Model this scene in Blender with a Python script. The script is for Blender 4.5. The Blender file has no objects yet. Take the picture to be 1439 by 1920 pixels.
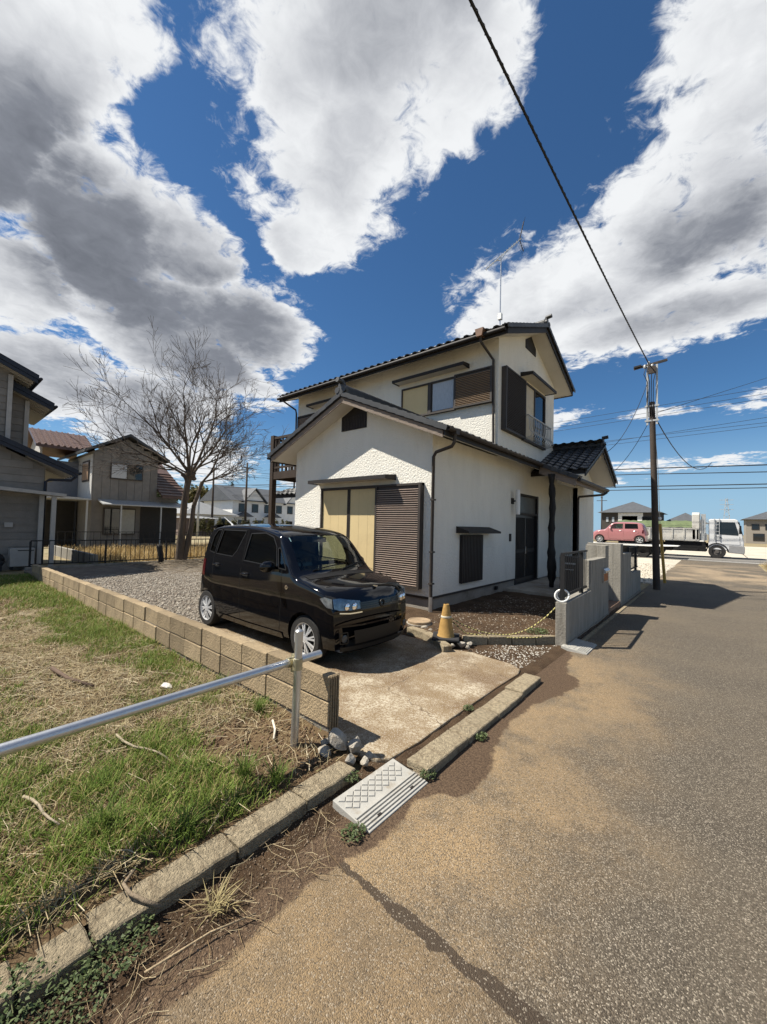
import bpy, bmesh, math, random
import numpy as np
from mathutils import Vector, Matrix
R = math.radians
S = bpy.context.scene
COL = S.collection
random.seed(7); np.random.seed(7)

# ---------------------------------------------------------------- camera, sky, sun, exposure
EYE = 1.70
cam = bpy.data.objects.new('camera', bpy.data.cameras.new('camera'))
COL.objects.link(cam)
PITCH, ROLL, YAW = 0.0338974, 0.024545, 0.699543
def _cam():
    f = Vector((-math.sin(YAW)*math.cos(PITCH), math.cos(YAW)*math.cos(PITCH), math.sin(PITCH)))
    r = Vector((math.cos(YAW), math.sin(YAW), 0)); u = r.cross(f)
    r2 = r*math.cos(ROLL)+u*math.sin(ROLL); u2 = -r*math.sin(ROLL)+u*math.cos(ROLL)
    m = Matrix(((r2.x,u2.x,-f.x),(r2.y,u2.y,-f.y),(r2.z,u2.z,-f.z))).to_4x4()
    m.translation = (0,0,EYE); return m
cam.matrix_world = _cam()
cam.data.sensor_fit = 'VERTICAL'; cam.data.sensor_height = 24.0
cam.data.lens = 742.0/1920.0*24.0
cam.data.clip_start = 0.05; cam.data.clip_end = 3000
S.camera = cam

SUN_DIR = Vector((-.56,-.44,1.0)).normalized()
W = bpy.data.worlds.new('World'); S.world = W; W.use_nodes = True
def build_world():
    nt = W.node_tree; nt.nodes.clear(); N = nt.nodes.new; L = nt.links.new
    out = N('ShaderNodeOutputWorld'); bg = N('ShaderNodeBackground'); L(bg.outputs[0], out.inputs[0])
    bg.inputs[1].default_value = 1.0
    sky = N('ShaderNodeTexSky'); sky.sky_type = 'NISHITA'; sky.sun_disc = False
    sky.sun_elevation = math.asin(SUN_DIR.z); sky.sun_rotation = math.atan2(SUN_DIR.x, SUN_DIR.y)
    sky.air_density = 1.0; sky.dust_density = .15; sky.ozone_density = 2.0
    def math_(op, a, b=None, c=None, clamp=False):
        n = N('ShaderNodeMath'); n.operation = op; n.use_clamp = clamp
        for i, v in enumerate((a,b,c)):
            if v is None: continue
            if isinstance(v,(int,float)): n.inputs[i].default_value = v
            else: L(v, n.inputs[i])
        return n.outputs[0]
    def mixc(f, a, b):
        n = N('ShaderNodeMix'); n.data_type = 'RGBA'
        if isinstance(f,(int,float)): n.inputs[0].default_value = f
        else: L(f, n.inputs[0])
        for i, v in ((6,a),(7,b)):
            if isinstance(v, tuple): n.inputs[i].default_value = (*v,1)
            else: L(v, n.inputs[i])
        return n.outputs[2]
    def sstep(v, a, b, lo=0., hi=1.):
        n = N('ShaderNodeMapRange'); n.interpolation_type = 'SMOOTHSTEP'
        L(v, n.inputs[0])
        for i, x in enumerate((a,b,lo,hi)): n.inputs[i+1].default_value = x
        return n.outputs[0]
    tc = N('ShaderNodeTexCoord'); sep = N('ShaderNodeSeparateXYZ'); L(tc.outputs['Generated'], sep.inputs[0])
    den = math_('ADD', math_('MAXIMUM', sep.outputs[2], 0.0), .12)
    cmb = N('ShaderNodeCombineXYZ')
    L(math_('DIVIDE', sep.outputs[0], den), cmb.inputs[0]); L(math_('DIVIDE', sep.outputs[1], den), cmb.inputs[1])
    q = cmb.outputs[0]
    def noise(vec, scale, detail, rough=.55, dist=0., off=0.):
        n = N('ShaderNodeTexNoise'); n.inputs['Scale'].default_value = scale; n.inputs['Detail'].default_value = detail
        n.inputs['Roughness'].default_value = rough; n.inputs['Distortion'].default_value = dist
        m = N('ShaderNodeMapping'); m.inputs['Location'].default_value = (off,off*.7,off*.3); L(vec, m.inputs[0]); L(m.outputs[0], n.inputs['Vector'])
        return n.outputs[0]
    def warp_of(vec, scale, amt, off):
        n = N('ShaderNodeTexNoise'); n.inputs['Scale'].default_value = scale; n.inputs['Detail'].default_value = 6; n.inputs['Roughness'].default_value = .6
        m = N('ShaderNodeMapping'); m.inputs['Location'].default_value = (off,off,off); L(vec, m.inputs[0]); L(m.outputs[0], n.inputs['Vector'])
        v = N('ShaderNodeVectorMath'); v.operation = 'MULTIPLY_ADD'; L(n.outputs['Color'], v.inputs[0]); v.inputs[1].default_value = (amt,amt,0); 
        w = N('ShaderNodeVectorMath'); w.operation = 'SUBTRACT'; L(vec, w.inputs[0]); w.inputs[1].default_value = (amt*.5,amt*.5,0); L(w.outputs[0], v.inputs[2]); return v.outputs[0]
    wq = warp_of(q, 3.2, .24, 2.0)
    # cloud banks as soft lobes on the cloud deck (deck coordinates: direction / height)
    def lobes(lst, q):
        acc = None
        for (x,y,a,b,rot,h) in lst:
            m = N('ShaderNodeMapping'); m.vector_type = 'TEXTURE'
            m.inputs['Location'].default_value = (x,y,0); m.inputs['Rotation'].default_value = (0,0,R(rot)); m.inputs['Scale'].default_value = (a,b,1)
            L(q, m.inputs[0])
            ln = N('ShaderNodeVectorMath'); ln.operation = 'LENGTH'; L(m.outputs[0], ln.inputs[0])
            v = sstep(ln.outputs['Value'], 1.55, .35, 0., h)
            acc = v if acc is None else math_('MAXIMUM', acc, v)
        return acc
    bank = lobes([
        (-.95,.09,.30,.155,0,1),(-.80,.20,.10,.10,0,.9),(-1.25,.07,.3,.14,0,1),(-1.42,.36,.46,.27,148,1),(-1.22,.52,.22,.17,140,1),(-1.72,.70,.60,.42,150,1),(-1.46,.86,.38,.27,140,1),(-1.9,.9,.4,.3,150,1),(-2.6,.35,.7,.45,0,1),(-1.78,.20,.38,.20,0,1),(-2.25,1.0,.5,.25,150,.95),
        (-.64,.57,.38,.235,140,1),(-.38,.45,.30,.20,140,1),(-.36,.60,.14,.12,140,.9),(-.93,.70,.17,.10,140,.85),(-.50,.70,.13,.11,130,.8),(-.30,.55,.08,.10,0,.7),
        (-.36,1.52,.46,.42,20,1),(-.64,1.52,.22,.27,0,.9),(-.05,1.25,.25,.30,0,1),(.08,.92,.17,.22,0,1),(.45,1.4,.5,.6,0,1),(-.1,1.75,.35,.22,0,1),
        (-.92,2.55,.36,.20,-20,.80),(-.25,2.65,.20,.12,0,.66),(.3,2.7,.3,.2,0,.7),(-1.95,1.22,.30,.17,-35,.72),(-2.8,.95,.9,.46,-15,1),(-3.6,1.7,1.0,.5,-25,.84),(-3.4,2.7,.9,.35,-35,.62),(-.3,3.8,1.1,.25,0,.62),(-1.0,4.3,.5,.3,0,.6),
        (.6,-.6,.6,.5,20,.9),(-.2,-1.5,.8,.5,0,.9),(1.6,.4,.7,.5,50,.9),(2.0,2.2,.8,.6,0,.8),(-1.6,-1.2,.7,.5,30,.8)], wq)
    f1 = noise(q, 4.6, 10, .60, .25)
    f2 = noise(q, 17., 9, .64, .6, 3.1)
    fb = math_('ADD', math_('MULTIPLY', math_('SUBTRACT', f1, .5), 1.5), math_('MULTIPLY', math_('SUBTRACT', f2, .5), 1.15))
    D = math_('ADD', bank, fb)
    mask = sstep(D, .38, .76)
    # thickness makes the underside grey; thin edges glow white
    dark = lobes([(-1.28,.16,.36,.17,5,.72),(-1.50,.36,.42,.26,150,.82),(-1.65,.78,.62,.40,150,.68),(-2.4,.5,.5,.35,0,.5),(-.46,.46,.18,.13,40,.45),(-.30,.42,.2,.15,40,.6),(-.60,.40,.10,.12,0,.30),(-.62,.60,.2,.08,140,.28),
                  (-.02,1.36,.22,.17,20,.68),(-.12,1.72,.34,.12,0,.5),(-.30,1.50,.22,.12,0,.25),(.4,1.4,.4,.5,0,.6),(-2.9,1.0,.8,.3,-15,.5),(.6,-.6,.5,.4,20,.6),(-.2,-1.5,.6,.4,0,.6),(1.6,.4,.5,.4,50,.6),(-1.6,-1.2,.6,.4,30,.6)], wq)
    f3 = noise(q, 3.0, 5, .5, .5, 8.7)
    shade = math_('ADD', math_('ADD', math_('MULTIPLY', dark, .88), math_('MULTIPLY', math_('SUBTRACT', f3, .46), .55)), math_('MULTIPLY', math_('SUBTRACT', f2, .52), -.30))
    shade = math_('MULTIPLY', shade, sstep(math_('ADD', bank, math_('MULTIPLY', math_('SUBTRACT', f1, .5), .7)), .55, 1.02), None, True)
    ramp = N('ShaderNodeValToRGB'); L(shade, ramp.inputs[0]); e = ramp.color_ramp.elements
    e[0].position = 0.; e[0].color = (.50,.51,.52,1); e[1].position = 1.; e[1].color = (.050,.056,.070,1)
    x = e.new(.28); x.color = (.33,.34,.36,1); x = e.new(.6); x.color = (.135,.145,.168,1)
    skyc = N('ShaderNodeVectorMath'); skyc.operation = 'MULTIPLY'; L(sky.outputs[0], skyc.inputs[0]); skyc.inputs[1].default_value = (.026,.0425,.0555)
    hz = sstep(sep.outputs[2], .26, .0, 0., .85)
    clear = mixc(hz, skyc.outputs[0], (.20,.31,.42))
    L(mixc(mask, clear, ramp.outputs[0]), bg.inputs[0])
build_world()

sun = bpy.data.objects.new('sun', bpy.data.lights.new('sun','SUN')); COL.objects.link(sun)
sun.data.energy = 5.0; sun.data.angle = R(.53); sun.data.color = (1.0,.935,.82)
sun.rotation_euler = SUN_DIR.to_track_quat('Z','Y').to_euler(); sun.location = (-30,-20,60)
S.view_settings.view_transform = 'Standard'; S.view_settings.look = 'None'
S.view_settings.exposure = 0.84; S.view_settings.gamma = 1.0
S.render.engine = 'CYCLES'
S.cycles.max_bounces = 8; S.cycles.transparent_max_bounces = 12

# ---------------------------------------------------------------- helpers
class MB:
    """collects shapes, builds them as ONE mesh object"""
    def __init__(s): s.v = []; s.f = []
    def add(s, vs, fs):
        o = len(s.v); s.v += [tuple(v) for v in vs]; s.f += [tuple(i+o for i in f) for f in fs]; return s
    def box(s, x0,x1,y0,y1,z0,z1, m=None):
        vs = [Vector(p) for p in ((x0,y0,z0),(x1,y0,z0),(x1,y1,z0),(x0,y1,z0),(x0,y0,z1),(x1,y0,z1),(x1,y1,z1),(x0,y1,z1))]
        if m is not None: vs = [m@v for v in vs]
        return s.add(vs, [(0,3,2,1),(4,5,6,7),(0,1,5,4),(1,2,6,5),(2,3,7,6),(3,0,4,7)])
    def prism(s, poly, axis, a, b):
        """poly of 2D points; axis 'x': (y,z), 'y': (x,z), 'z': (x,y)"""
        def P(p, t): return (t,p[0],p[1]) if axis=='x' else (p[0],t,p[1]) if axis=='y' else (p[0],p[1],t)
        n = len(poly)
        area = sum(poly[i][0]*poly[(i+1)%n][1]-poly[(i+1)%n][0]*poly[i][1] for i in range(n))
        if (area < 0) ^ (axis == 'y'): poly = poly[::-1]
        vs = [P(p,a) for p in poly]+[P(p,b) for p in poly]
        if a > b: fs = [tuple(range(n)), tuple(range(2*n-1,n-1,-1))]+[(i+n,(i+1)%n+n,(i+1)%n,i) for i in range(n)]
        else: fs = [tuple(range(n-1,-1,-1)), tuple(range(n,2*n))]+[(i,(i+1)%n,(i+1)%n+n,i+n) for i in range(n)]
        return s.add(vs, fs)
    def tube(s, pts, r, seg=8, cap=True):
        pts = [Vector(p) for p in pts]; n = len(pts)
        rs = r if isinstance(r,(list,tuple)) else [r]*n
        t0 = (pts[1]-pts[0]).normalized(); ref = Vector((0,0,1)) if abs(t0.z) < .9 else Vector((1,0,0))
        u = t0.cross(ref).normalized(); vs = []
        for i, p in enumerate(pts):
            t = (pts[min(i+1,n-1)]-pts[max(i-1,0)])
            t = t.normalized() if t.length > 1e-9 else t0
            u = (u - t*u.dot(t)); u = u.normalized() if u.length > 1e-6 else t.orthogonal().normalized()
            w = t.cross(u)
            vs += [p+(u*math.cos(2*math.pi*k/seg)+w*math.sin(2*math.pi*k/seg))*rs[i] for k in range(seg)]
        fs = [(i*seg+k, i*seg+(k+1)%seg, (i+1)*seg+(k+1)%seg, (i+1)*seg+k) for i in range(n-1) for k in range(seg)]
        if cap: fs += [tuple(range(seg-1,-1,-1)), tuple((n-1)*seg+k for k in range(seg))]
        return s.add(vs, fs)
    def lathe(s, prof, c=(0,0,0), seg=20, axis='z', cap=True):
        """prof: (radius, height)"""
        vs = []
        for r, h in prof:
            for k in range(seg):
                a = 2*math.pi*k/seg; x, y = r*math.cos(a), r*math.sin(a)
                p = (x,y,h) if axis=='z' else (x,h,-y) if axis=='y' else (h,x,y)
                vs.append((c[0]+p[0],c[1]+p[1],c[2]+p[2]))
        n = len(prof)
        fs = [(i*seg+k, i*seg+(k+1)%seg, (i+1)*seg+(k+1)%seg, (i+1)*seg+k) for i in range(n-1) for k in range(seg)]
        if cap: fs += [tuple(range(seg-1,-1,-1)), tuple((n-1)*seg+k for k in range(seg))]
        return s.add(vs, fs)
    def bar(s, a, b, w, h=None):
        """square bar between two points, h measured along z-ish"""
        a = Vector(a); b = Vector(b); h = h or w; t = (b-a).normalized()
        ref = Vector((0,0,1)) if abs(t.z) < .95 else Vector((0,1,0))
        u = t.cross(ref).normalized()*w/2; n = u.cross(t).normalized()*h/2
        vs = [p+i*u+j*n for p in (a,b) for i,j in ((-1,-1),(1,-1),(1,1),(-1,1))]
        return s.add(vs, [(3,2,1,0),(4,5,6,7),(0,1,5,4),(1,2,6,5),(2,3,7,6),(3,0,4,7)])
    def mesh(s, name, off=(0,0,0), fix=True):
        me = bpy.data.meshes.new(name); o = Vector(off)
        me.from_pydata([Vector(v)-o for v in s.v], [], s.f)
        if fix:
            bm = bmesh.new(); bm.from_mesh(me); bmesh.ops.recalc_face_normals(bm, faces=bm.faces); bm.to_mesh(me); bm.free()
        me.update(); return me
    def build(s, name, mat, parent=None, smooth=False, bevel=0., auto=None):
        off = root_loc(parent)
        me = s.mesh(name, off); o = link(name, me, mat, parent)
        if smooth: 
            me.polygons.foreach_set('use_smooth', [True]*len(me.polygons))
            if auto is not None: me.set_sharp_from_angle(angle=R(auto))
        if bevel:
            m = o.modifiers.new('bevel','BEVEL'); m.width = bevel; m.segments = 2; m.limit_method = 'ANGLE'; m.angle_limit = R(40)
        return o
ROOT = {}
def root_loc(p):
    if p is None: return Vector((0,0,0))
    while p.parent: p = p.parent
    return Vector(ROOT.get(p.name, (0,0,0)))
def link(name, me, mat, parent=None):
    o = bpy.data.objects.new(name, me); COL.objects.link(o)
    if mat is not None: me.materials.clear(); me.materials.append(mat)
    if parent is not None: o.parent = parent
    return o
def tag(o, label, cat, group=None, kind=None):
    if label: o['label'] = label
    if cat: o['category'] = cat
    if group: o['group'] = group
    if kind: o['kind'] = kind
    return o
def thing(name, loc, label, cat, group=None):
    o = bpy.data.objects.new(name, None); COL.objects.link(o); o.location = loc; o.empty_display_size = .2
    ROOT[o.name] = tuple(loc); return tag(o, label, cat, group)
def piece(name, me, parent, loc, rot=(0,0,0), scale=(1,1,1)):
    """an alike piece sharing mesh data; loc in world coordinates"""
    o = bpy.data.objects.new(name, me); COL.objects.link(o); o.parent = parent
    o.location = Vector(loc)-root_loc(parent); o.rotation_euler = rot; o.scale = scale; return o
def struct(o): o['kind'] = 'structure'; return o
def stuff(o): o['kind'] = 'stuff'; return o

# ---------------------------------------------------------------- materials
MATS = {}
def mat(name, col, rough=.7, var=.12, scale=6., bump=0., bscale=50., metal=0., col2=None, spec=.35, rnd=0., detail=6., dirt=None, dscale=1.3, stretch=None, coat=0.):
    if name in MATS: return MATS[name]
    m = bpy.data.materials.new(name); m.use_nodes = True; MATS[name] = m
    nt = m.node_tree; N = nt.nodes.new; L = nt.links.new; b = nt.nodes['Principled BSDF']
    b.inputs['Roughness'].default_value = rough; b.inputs['Metallic'].default_value = metal
    b.inputs['Specular IOR Level'].default_value = spec; b.inputs['Coat Weight'].default_value = coat; b.inputs['Coat Roughness'].default_value = .03
    tc = N('ShaderNodeTexCoord'); vec = tc.outputs['Object']
    if stretch:
        mp = N('ShaderNodeMapping'); mp.inputs['Scale'].default_value = stretch; L(vec, mp.inputs[0]); vec2 = mp.outputs[0]
    else: vec2 = vec
    n = N('ShaderNodeTexNoise'); n.inputs['Scale'].default_value = scale; n.inputs['Detail'].default_value = detail; n.inputs['Roughness'].default_value = .65
    L(vec2, n.inputs['Vector'])
    r = N('ShaderNodeValToRGB'); L(n.outputs[0], r.inputs[0])
    a = tuple(c*(1-var) for c in col); c2 = col2 or tuple(min(1,c*(1+var)) for c in col)
    r.color_ramp.elements[0].position = .3; r.color_ramp.elements[0].color = (*a,1)
    r.color_ramp.elements[1].position = .7; r.color_ramp.elements[1].color = (*c2,1)
    out = r.outputs[0]
    def mul(f, x):   # mix colour towards x by f
        nonlocal out
        k = N('ShaderNodeMix'); k.data_type = 'RGBA'; L(f, k.inputs[0]); L(out, k.inputs[6]); k.inputs[7].default_value = (*x,1); out = k.outputs[2]
    if dirt:
        n2 = N('ShaderNodeTexNoise'); n2.inputs['Scale'].default_value = dscale; n2.inputs['Detail'].default_value = 7; n2.inputs['Roughness'].default_value = .7
        mp2 = N('ShaderNodeMapping'); mp2.inputs['Location'].default_value = (3.3,1.7,5.1); L(vec2, mp2.inputs[0]); L(mp2.outputs[0], n2.inputs['Vector'])
        mr = N('ShaderNodeMapRange'); mr.interpolation_type = 'SMOOTHSTEP'; L(n2.outputs[0], mr.inputs[0])
        mr.inputs[1].default_value = .5; mr.inputs[2].default_value = .72; mr.inputs[4].default_value = .85
        mul(mr.outputs[0], dirt)
    if rnd:
        oi = N('ShaderNodeObjectInfo'); hs = N('ShaderNodeHueSaturation'); L(out, hs.inputs['Color'])
        mr = N('ShaderNodeMapRange'); L(oi.outputs['Random'], mr.inputs[0]); mr.inputs[3].default_value = 1-rnd; mr.inputs[4].default_value = 1+rnd
        L(mr.outputs[0], hs.inputs['Value']); out = hs.outputs[0]
    L(out, b.inputs['Base Color'])
    if bump:
        n3 = N('ShaderNodeTexNoise'); n3.inputs['Scale'].default_value = bscale; n3.inputs['Detail'].default_value = 5; n3.inputs['Roughness'].default_value = .6
        L(vec, n3.inputs['Vector'])
        bp = N('ShaderNodeBump'); bp.inputs['Strength'].default_value = bump; bp.inputs['Distance'].default_value = .02
        L(n3.outputs[0], bp.inputs['Height']); L(bp.outputs[0], b.inputs['Normal'])
    return m
def glass(name, tint=(.6,.65,.65), trans=.6, rough=.02):
    """thin pane: part clear, part mirror by fresnel, tinted"""
    if name in MATS: return MATS[name]
    m = bpy.data.materials.new(name); m.use_nodes = True; MATS[name] = m
    nt = m.node_tree; N = nt.nodes.new; L = nt.links.new; nt.nodes.remove(nt.nodes['Principled BSDF'])
    out = nt.nodes['Material Output']
    t = N('ShaderNodeBsdfTransparent'); t.inputs[0].default_value = (*[c*trans for c in tint],1)
    g = N('ShaderNodeBsdfGlossy'); g.inputs['Roughness'].default_value = rough; g.inputs[0].default_value = (1,1,1,1)
    fr = N('ShaderNodeFresnel'); ge = N('ShaderNodeNewGeometry'); mr = N('ShaderNodeMapRange'); L(ge.outputs['Backfacing'], mr.inputs[0]); mr.inputs[3].default_value = 1.5; mr.inputs[4].default_value = 1/1.5; L(mr.outputs[0], fr.inputs[0])
    mx = N('ShaderNodeMixShader'); L(fr.outputs[0], mx.inputs[0]); L(t.outputs[0], mx.inputs[1]); L(g.outputs[0], mx.inputs[2]); L(mx.outputs[0], out.inputs[0])
    return m
# ================================================================ GROUND
from mathutils import noise as mn
def fbm(x, y, s=1., o=0.): return mn.fractal(Vector((x*s+o, y*s-o, o)), 1., 2., 4)
def ground_mat(name, c1, c2, c3, s1=3., s2=40., bump=.6, bsc=90., rough=.95):
    """three colour soil: broad patches c1/c2, fine specks c3"""
    m = bpy.data.materials.new(name); m.use_nodes = True; MATS[name] = m
    nt = m.node_tree; N = nt.nodes.new; L = nt.links.new; b = nt.nodes['Principled BSDF']
    b.inputs['Roughness'].default_value = rough; b.inputs['Specular IOR Level'].default_value = .2
    tc = N('ShaderNodeTexCoord')
    def ns(s, d=8, r=.65):
        n = N('ShaderNodeTexNoise'); n.inputs['Scale'].default_value = s; n.inputs['Detail'].default_value = d; n.inputs['Roughness'].default_value = r
        L(tc.outputs['Object'], n.inputs['Vector']); return n.outputs[0]
    def mx(f, a, c):
        k = N('ShaderNodeMix'); k.data_type = 'RGBA'; L(f, k.inputs[0])
        for i, v in ((6,a),(7,c)):
            if isinstance(v, tuple): k.inputs[i].default_value = (*v,1)
            else: L(v, k.inputs[i])
        return k.outputs[2]
    def ss(v, a, c):
        k = N('ShaderNodeMapRange'); k.interpolation_type = 'SMOOTHSTEP'; L(v, k.inputs[0]); k.inputs[1].default_value = a; k.inputs[2].default_value = c; return k.outputs[0]
    col = mx(ss(ns(s1), .4, .62), c1, c2)
    col = mx(ss(ns(s2, 4), .56, .68), col, c3)
    L(col, b.inputs['Base Color'])
    bp = N('ShaderNodeBump'); bp.inputs['Strength'].default_value = bump; bp.inputs['Distance'].default_value = .03
    L(ns(bsc, 4), bp.inputs['Height']); L(bp.outputs[0], b.inputs['Normal'])
    return m
M_soil = ground_mat('soil', (.060,.036,.020), (.100,.063,.036), (.19,.145,.10), 3.5, 85, 1.0, 110)
M_lot = ground_mat('lot soil', (.075,.046,.025), (.125,.085,.045), (.20,.155,.09), 1.6, 35)
M_gravel = ground_mat('gravel ground', (.15,.125,.10), (.20,.175,.14), (.07,.06,.05), 2., 45, .9, 60)
M_field = ground_mat('field', (.22,.17,.10), (.27,.23,.14), (.13,.14,.06), .25, 3, .5, 8)
M_pale = ground_mat('pale gravel', (.42,.38,.31), (.50,.46,.38), (.30,.26,.20), .4, 12, .4, 30)

def sheet(name, x0, x1, y0, y1, res, zf, m, clip=None):
    nx = max(1,int((x1-x0)/res)); ny = max(1,int((y1-y0)/res))
    vs = [(x0+(x1-x0)*i/nx, y0+(y1-y0)*j/ny) for j in range(ny+1) for i in range(nx+1)]
    vs = [(x,y,zf(x,y)) for x,y in vs]
    fs = [(j*(nx+1)+i, j*(nx+1)+i+1, (j+1)*(nx+1)+i+1, (j+1)*(nx+1)+i) for j in range(ny) for i in range(nx)]
    me = bpy.data.meshes.new(name); me.from_pydata(vs, [], fs); me.polygons.foreach_set('use_smooth', [True]*len(fs)); me.update()
    return struct(link(name, me, m))
sheet('ground', -700, 700, -300, 900, 100, lambda x,y: -.045, M_field)

# ---- asphalt with sand washed in from the verge, a filled cross seam and soil along the kerb
def asphalt():
    m = bpy.data.materials.new('asphalt'); m.use_nodes = True
    nt = m.node_tree; N = nt.nodes.new; L = nt.links.new; b = nt.nodes['Principled BSDF']
    tc = N('ShaderNodeTexCoord'); P = tc.outputs['Object']; sp = N('ShaderNodeSeparateXYZ'); L(P, sp.inputs[0])
    def ns(s, d=6, r=.6, off=0):
        n = N('ShaderNodeTexNoise'); n.inputs['Scale'].default_value = s; n.inputs['Detail'].default_value = d; n.inputs['Roughness'].default_value = r
        mp = N('ShaderNodeMapping'); mp.inputs['Location'].default_value = (off,off,0); L(P, mp.inputs[0]); L(mp.outputs[0], n.inputs['Vector']); return n.outputs[0]
    def ma(op, a, c=None, cl=False):
        k = N('ShaderNodeMath'); k.operation = op; k.use_clamp = cl
        for i, v in enumerate((a,c)):
            if v is None: continue
            if isinstance(v,(int,float)): k.inputs[i].default_value = v
            else: L(v, k.inputs[i])
        return k.outputs[0]
    def ss(v, a, c, lo=0., hi=1.):
        k = N('ShaderNodeMapRange'); k.interpolation_type = 'SMOOTHSTEP'; L(v, k.inputs[0])
        for i, x in enumerate((a,c,lo,hi)): k.inputs[i+1].default_value = x
        return k.outputs[0]
    def mx(f, a, c):
        k = N('ShaderNodeMix'); k.data_type = 'RGBA'; L(f, k.inputs[0])
        for i, v in ((6,a),(7,c)):
            if isinstance(v, tuple): k.inputs[i].default_value = (*v,1)
            else: L(v, k.inputs[i])
        return k.outputs[2]
    vo = N('ShaderNodeTexVoronoi'); vo.inputs['Scale'].default_value = 200; L(P, vo.inputs['Vector'])
    hv = N('ShaderNodeSeparateColor'); L(vo.outputs['Color'], hv.inputs[0])
    # aggregate stones: mostly mid grey brown, some pale, some dark
    rp = N('ShaderNodeValToRGB'); L(hv.outputs[0], rp.inputs[0]); e = rp.color_ramp.elements
    e[0].position = 0; e[0].color = (.038,.031,.023,1); e[1].position = 1; e[1].color = (.36,.315,.25,1)
    for p, c in ((.35,(.068,.056,.042)),(.75,(.105,.087,.065)),(.9,(.16,.135,.105))):
        k = e.new(p); k.color = (*c,1)
    col = rp.outputs[0]
    broad = ns(.7, 5, .6)
    col = mx(ss(broad, .35, .75, 0., .55), col, (.145,.118,.084))
    # sand film, thick by the left kerb, fading over the lane
    edge = N('ShaderNodeFloatCurve'); yy = ma('DIVIDE', sp.outputs[1], 8., True); L(yy, edge.inputs[1])
    cv = edge.mapping.curves[0]
    pts = [(0,-1.50),(.06,-1.47),(.12,-1.46),(.17,-1.47),(.195,-1.40),(.215,-1.38),(.26,-1.42),(.30,-1.20),(.34,-1.22),(.40,-1.36),(.48,-1.36),(.56,-1.20),(.60,-1.17),(.64,-1.36),(.72,-1.5),(.8,-1.6),(1,-1.65)]
    while len(cv.points) < len(pts): cv.points.new(.5,.5)
    for k, (a, v) in zip(cv.points, pts): k.location = (a, (v+2)/1.0)
    edge.mapping.update()
    ex = ma('SUBTRACT', edge.outputs[0], 2.)
    dx = ma('ADD', ma('SUBTRACT', sp.outputs[0], ex), ma('MULTIPLY', ma('SUBTRACT', ns(5., 8, .7), .5), .22))
    near = ss(sp.outputs[1], 9., 4.5)
    sand = ma('MULTIPLY', ss(ma('ADD', dx, ma('MULTIPLY', ma('SUBTRACT', ns(1.4, 5, .6, 4), .5), 1.5)), 1.35, -.02), ma('ADD', ma('MULTIPLY', near, .8), .12))
    grit = ma('MULTIPLY', ss(ns(140, 3), .36, .60, .25, .85), ss(ns(2.2, 6, .65, 6), .34, .58, .30, 1.1))
    col = mx(ma('MULTIPLY', sand, grit), col, (.35,.24,.125))
    # near corner strip beyond the seam is older, browner paving
    old = ma('MULTIPLY', ss(sp.outputs[1], 1.46, 1.40), ss(sp.outputs[0], .6, -.9))
    col = mx(ma('MULTIPLY', old, .35), col, (.16,.11,.06))
    # far patch of pale sand on the junction
    far = ma('MULTIPLY', ma('MULTIPLY', ss(sp.outputs[1], 15., 19.), ss(sp.outputs[1], 30., 24.)), ss(ns(.5, 5, .6, 9), .42, .6))
    col = mx(ma('MULTIPLY', far, .8), col, (.33,.25,.16))
    seam = ma('ABSOLUTE', ma('ADD', ma('SUBTRACT', sp.outputs[1], 1.45), ma('MULTIPLY', ma('SUBTRACT', ns(7., 6, .75), .5), .10)))
    wd = ss(ns(2.3, 3, .5, 2), .3, .75, .016, .048)
    sm = N('ShaderNodeMath'); sm.operation = 'LESS_THAN'; L(seam, sm.inputs[0]); L(wd, sm.inputs[1])
    smx = ma('MULTIPLY', sm.outputs[0], ss(sp.outputs[0], .6, -.3))
    col = mx(ma('MULTIPLY', smx, .9), col, (.048,.034,.023))
    soil = ss(dx, .015, -.02)
    scol = mx(ss(ns(75, 5, .7), .35, .65), (.045,.027,.016), (.125,.082,.049))
    col = mx(soil, col, scol)
    st = ma('GREATER_THAN', hv.outputs[1], .93); dk = ma('GREATER_THAN', hv.outputs[2], .90); keep = ss(dx, -.02, .06)
    col = mx(ma('MULTIPLY', ma('MULTIPLY', st, keep), .5), col, (.36,.31,.24)); col = mx(ma('MULTIPLY', ma('MULTIPLY', dk, keep), .7), col, (.045,.035,.025))
    L(col, b.inputs['Base Color']); b.inputs['Roughness'].default_value = .88; b.inputs['Specular IOR Level'].default_value = .3
    bp = N('ShaderNodeBump'); bp.inputs['Strength'].default_value = .75; bp.inputs['Distance'].default_value = .006
    h = ma('SUBTRACT', ma('ADD', ma('MULTIPLY', vo.outputs['Distance'], -1.2), ma('MULTIPLY', ns(110, 4), .5)), ma('MULTIPLY', smx, .5))
    L(h, bp.inputs['Height']); L(bp.outputs[0], b.inputs['Normal'])
    return m
M_asph = asphalt()
sheet('road', -1.66, 1.78, -12, 31.2, .6, lambda x,y: .004*math.sin(y*.7)-.006*max(0,abs(x)-1.2), M_asph)
M_asph2 = mat('far asphalt', (.16,.15,.135), .85, .15, .6, .3, 60)
sheet('cross_road', -90, 90, 31.0, 38.4, 3, lambda x,y: .012, M_asph2)
sheet('road_edge_line', -90, 90, 31.7, 31.85, 3, lambda x,y: .017, mat('worn road paint', (.62,.60,.55), .7, .25, 3))
sheet('gravel_verge', -14, -1.62, 16.0, 31.05, 1.2, lambda x,y: -.012+.01*fbm(x,y,.6), M_pale)
sheet('gravel_lot', 1.7, 90, 38.2, 75, 6, lambda x,y: .0, M_pale)
sheet('gravel_lot', -90, 1.75, 38.2, 60, 6, lambda x,y: .0, M_pale)
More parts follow.
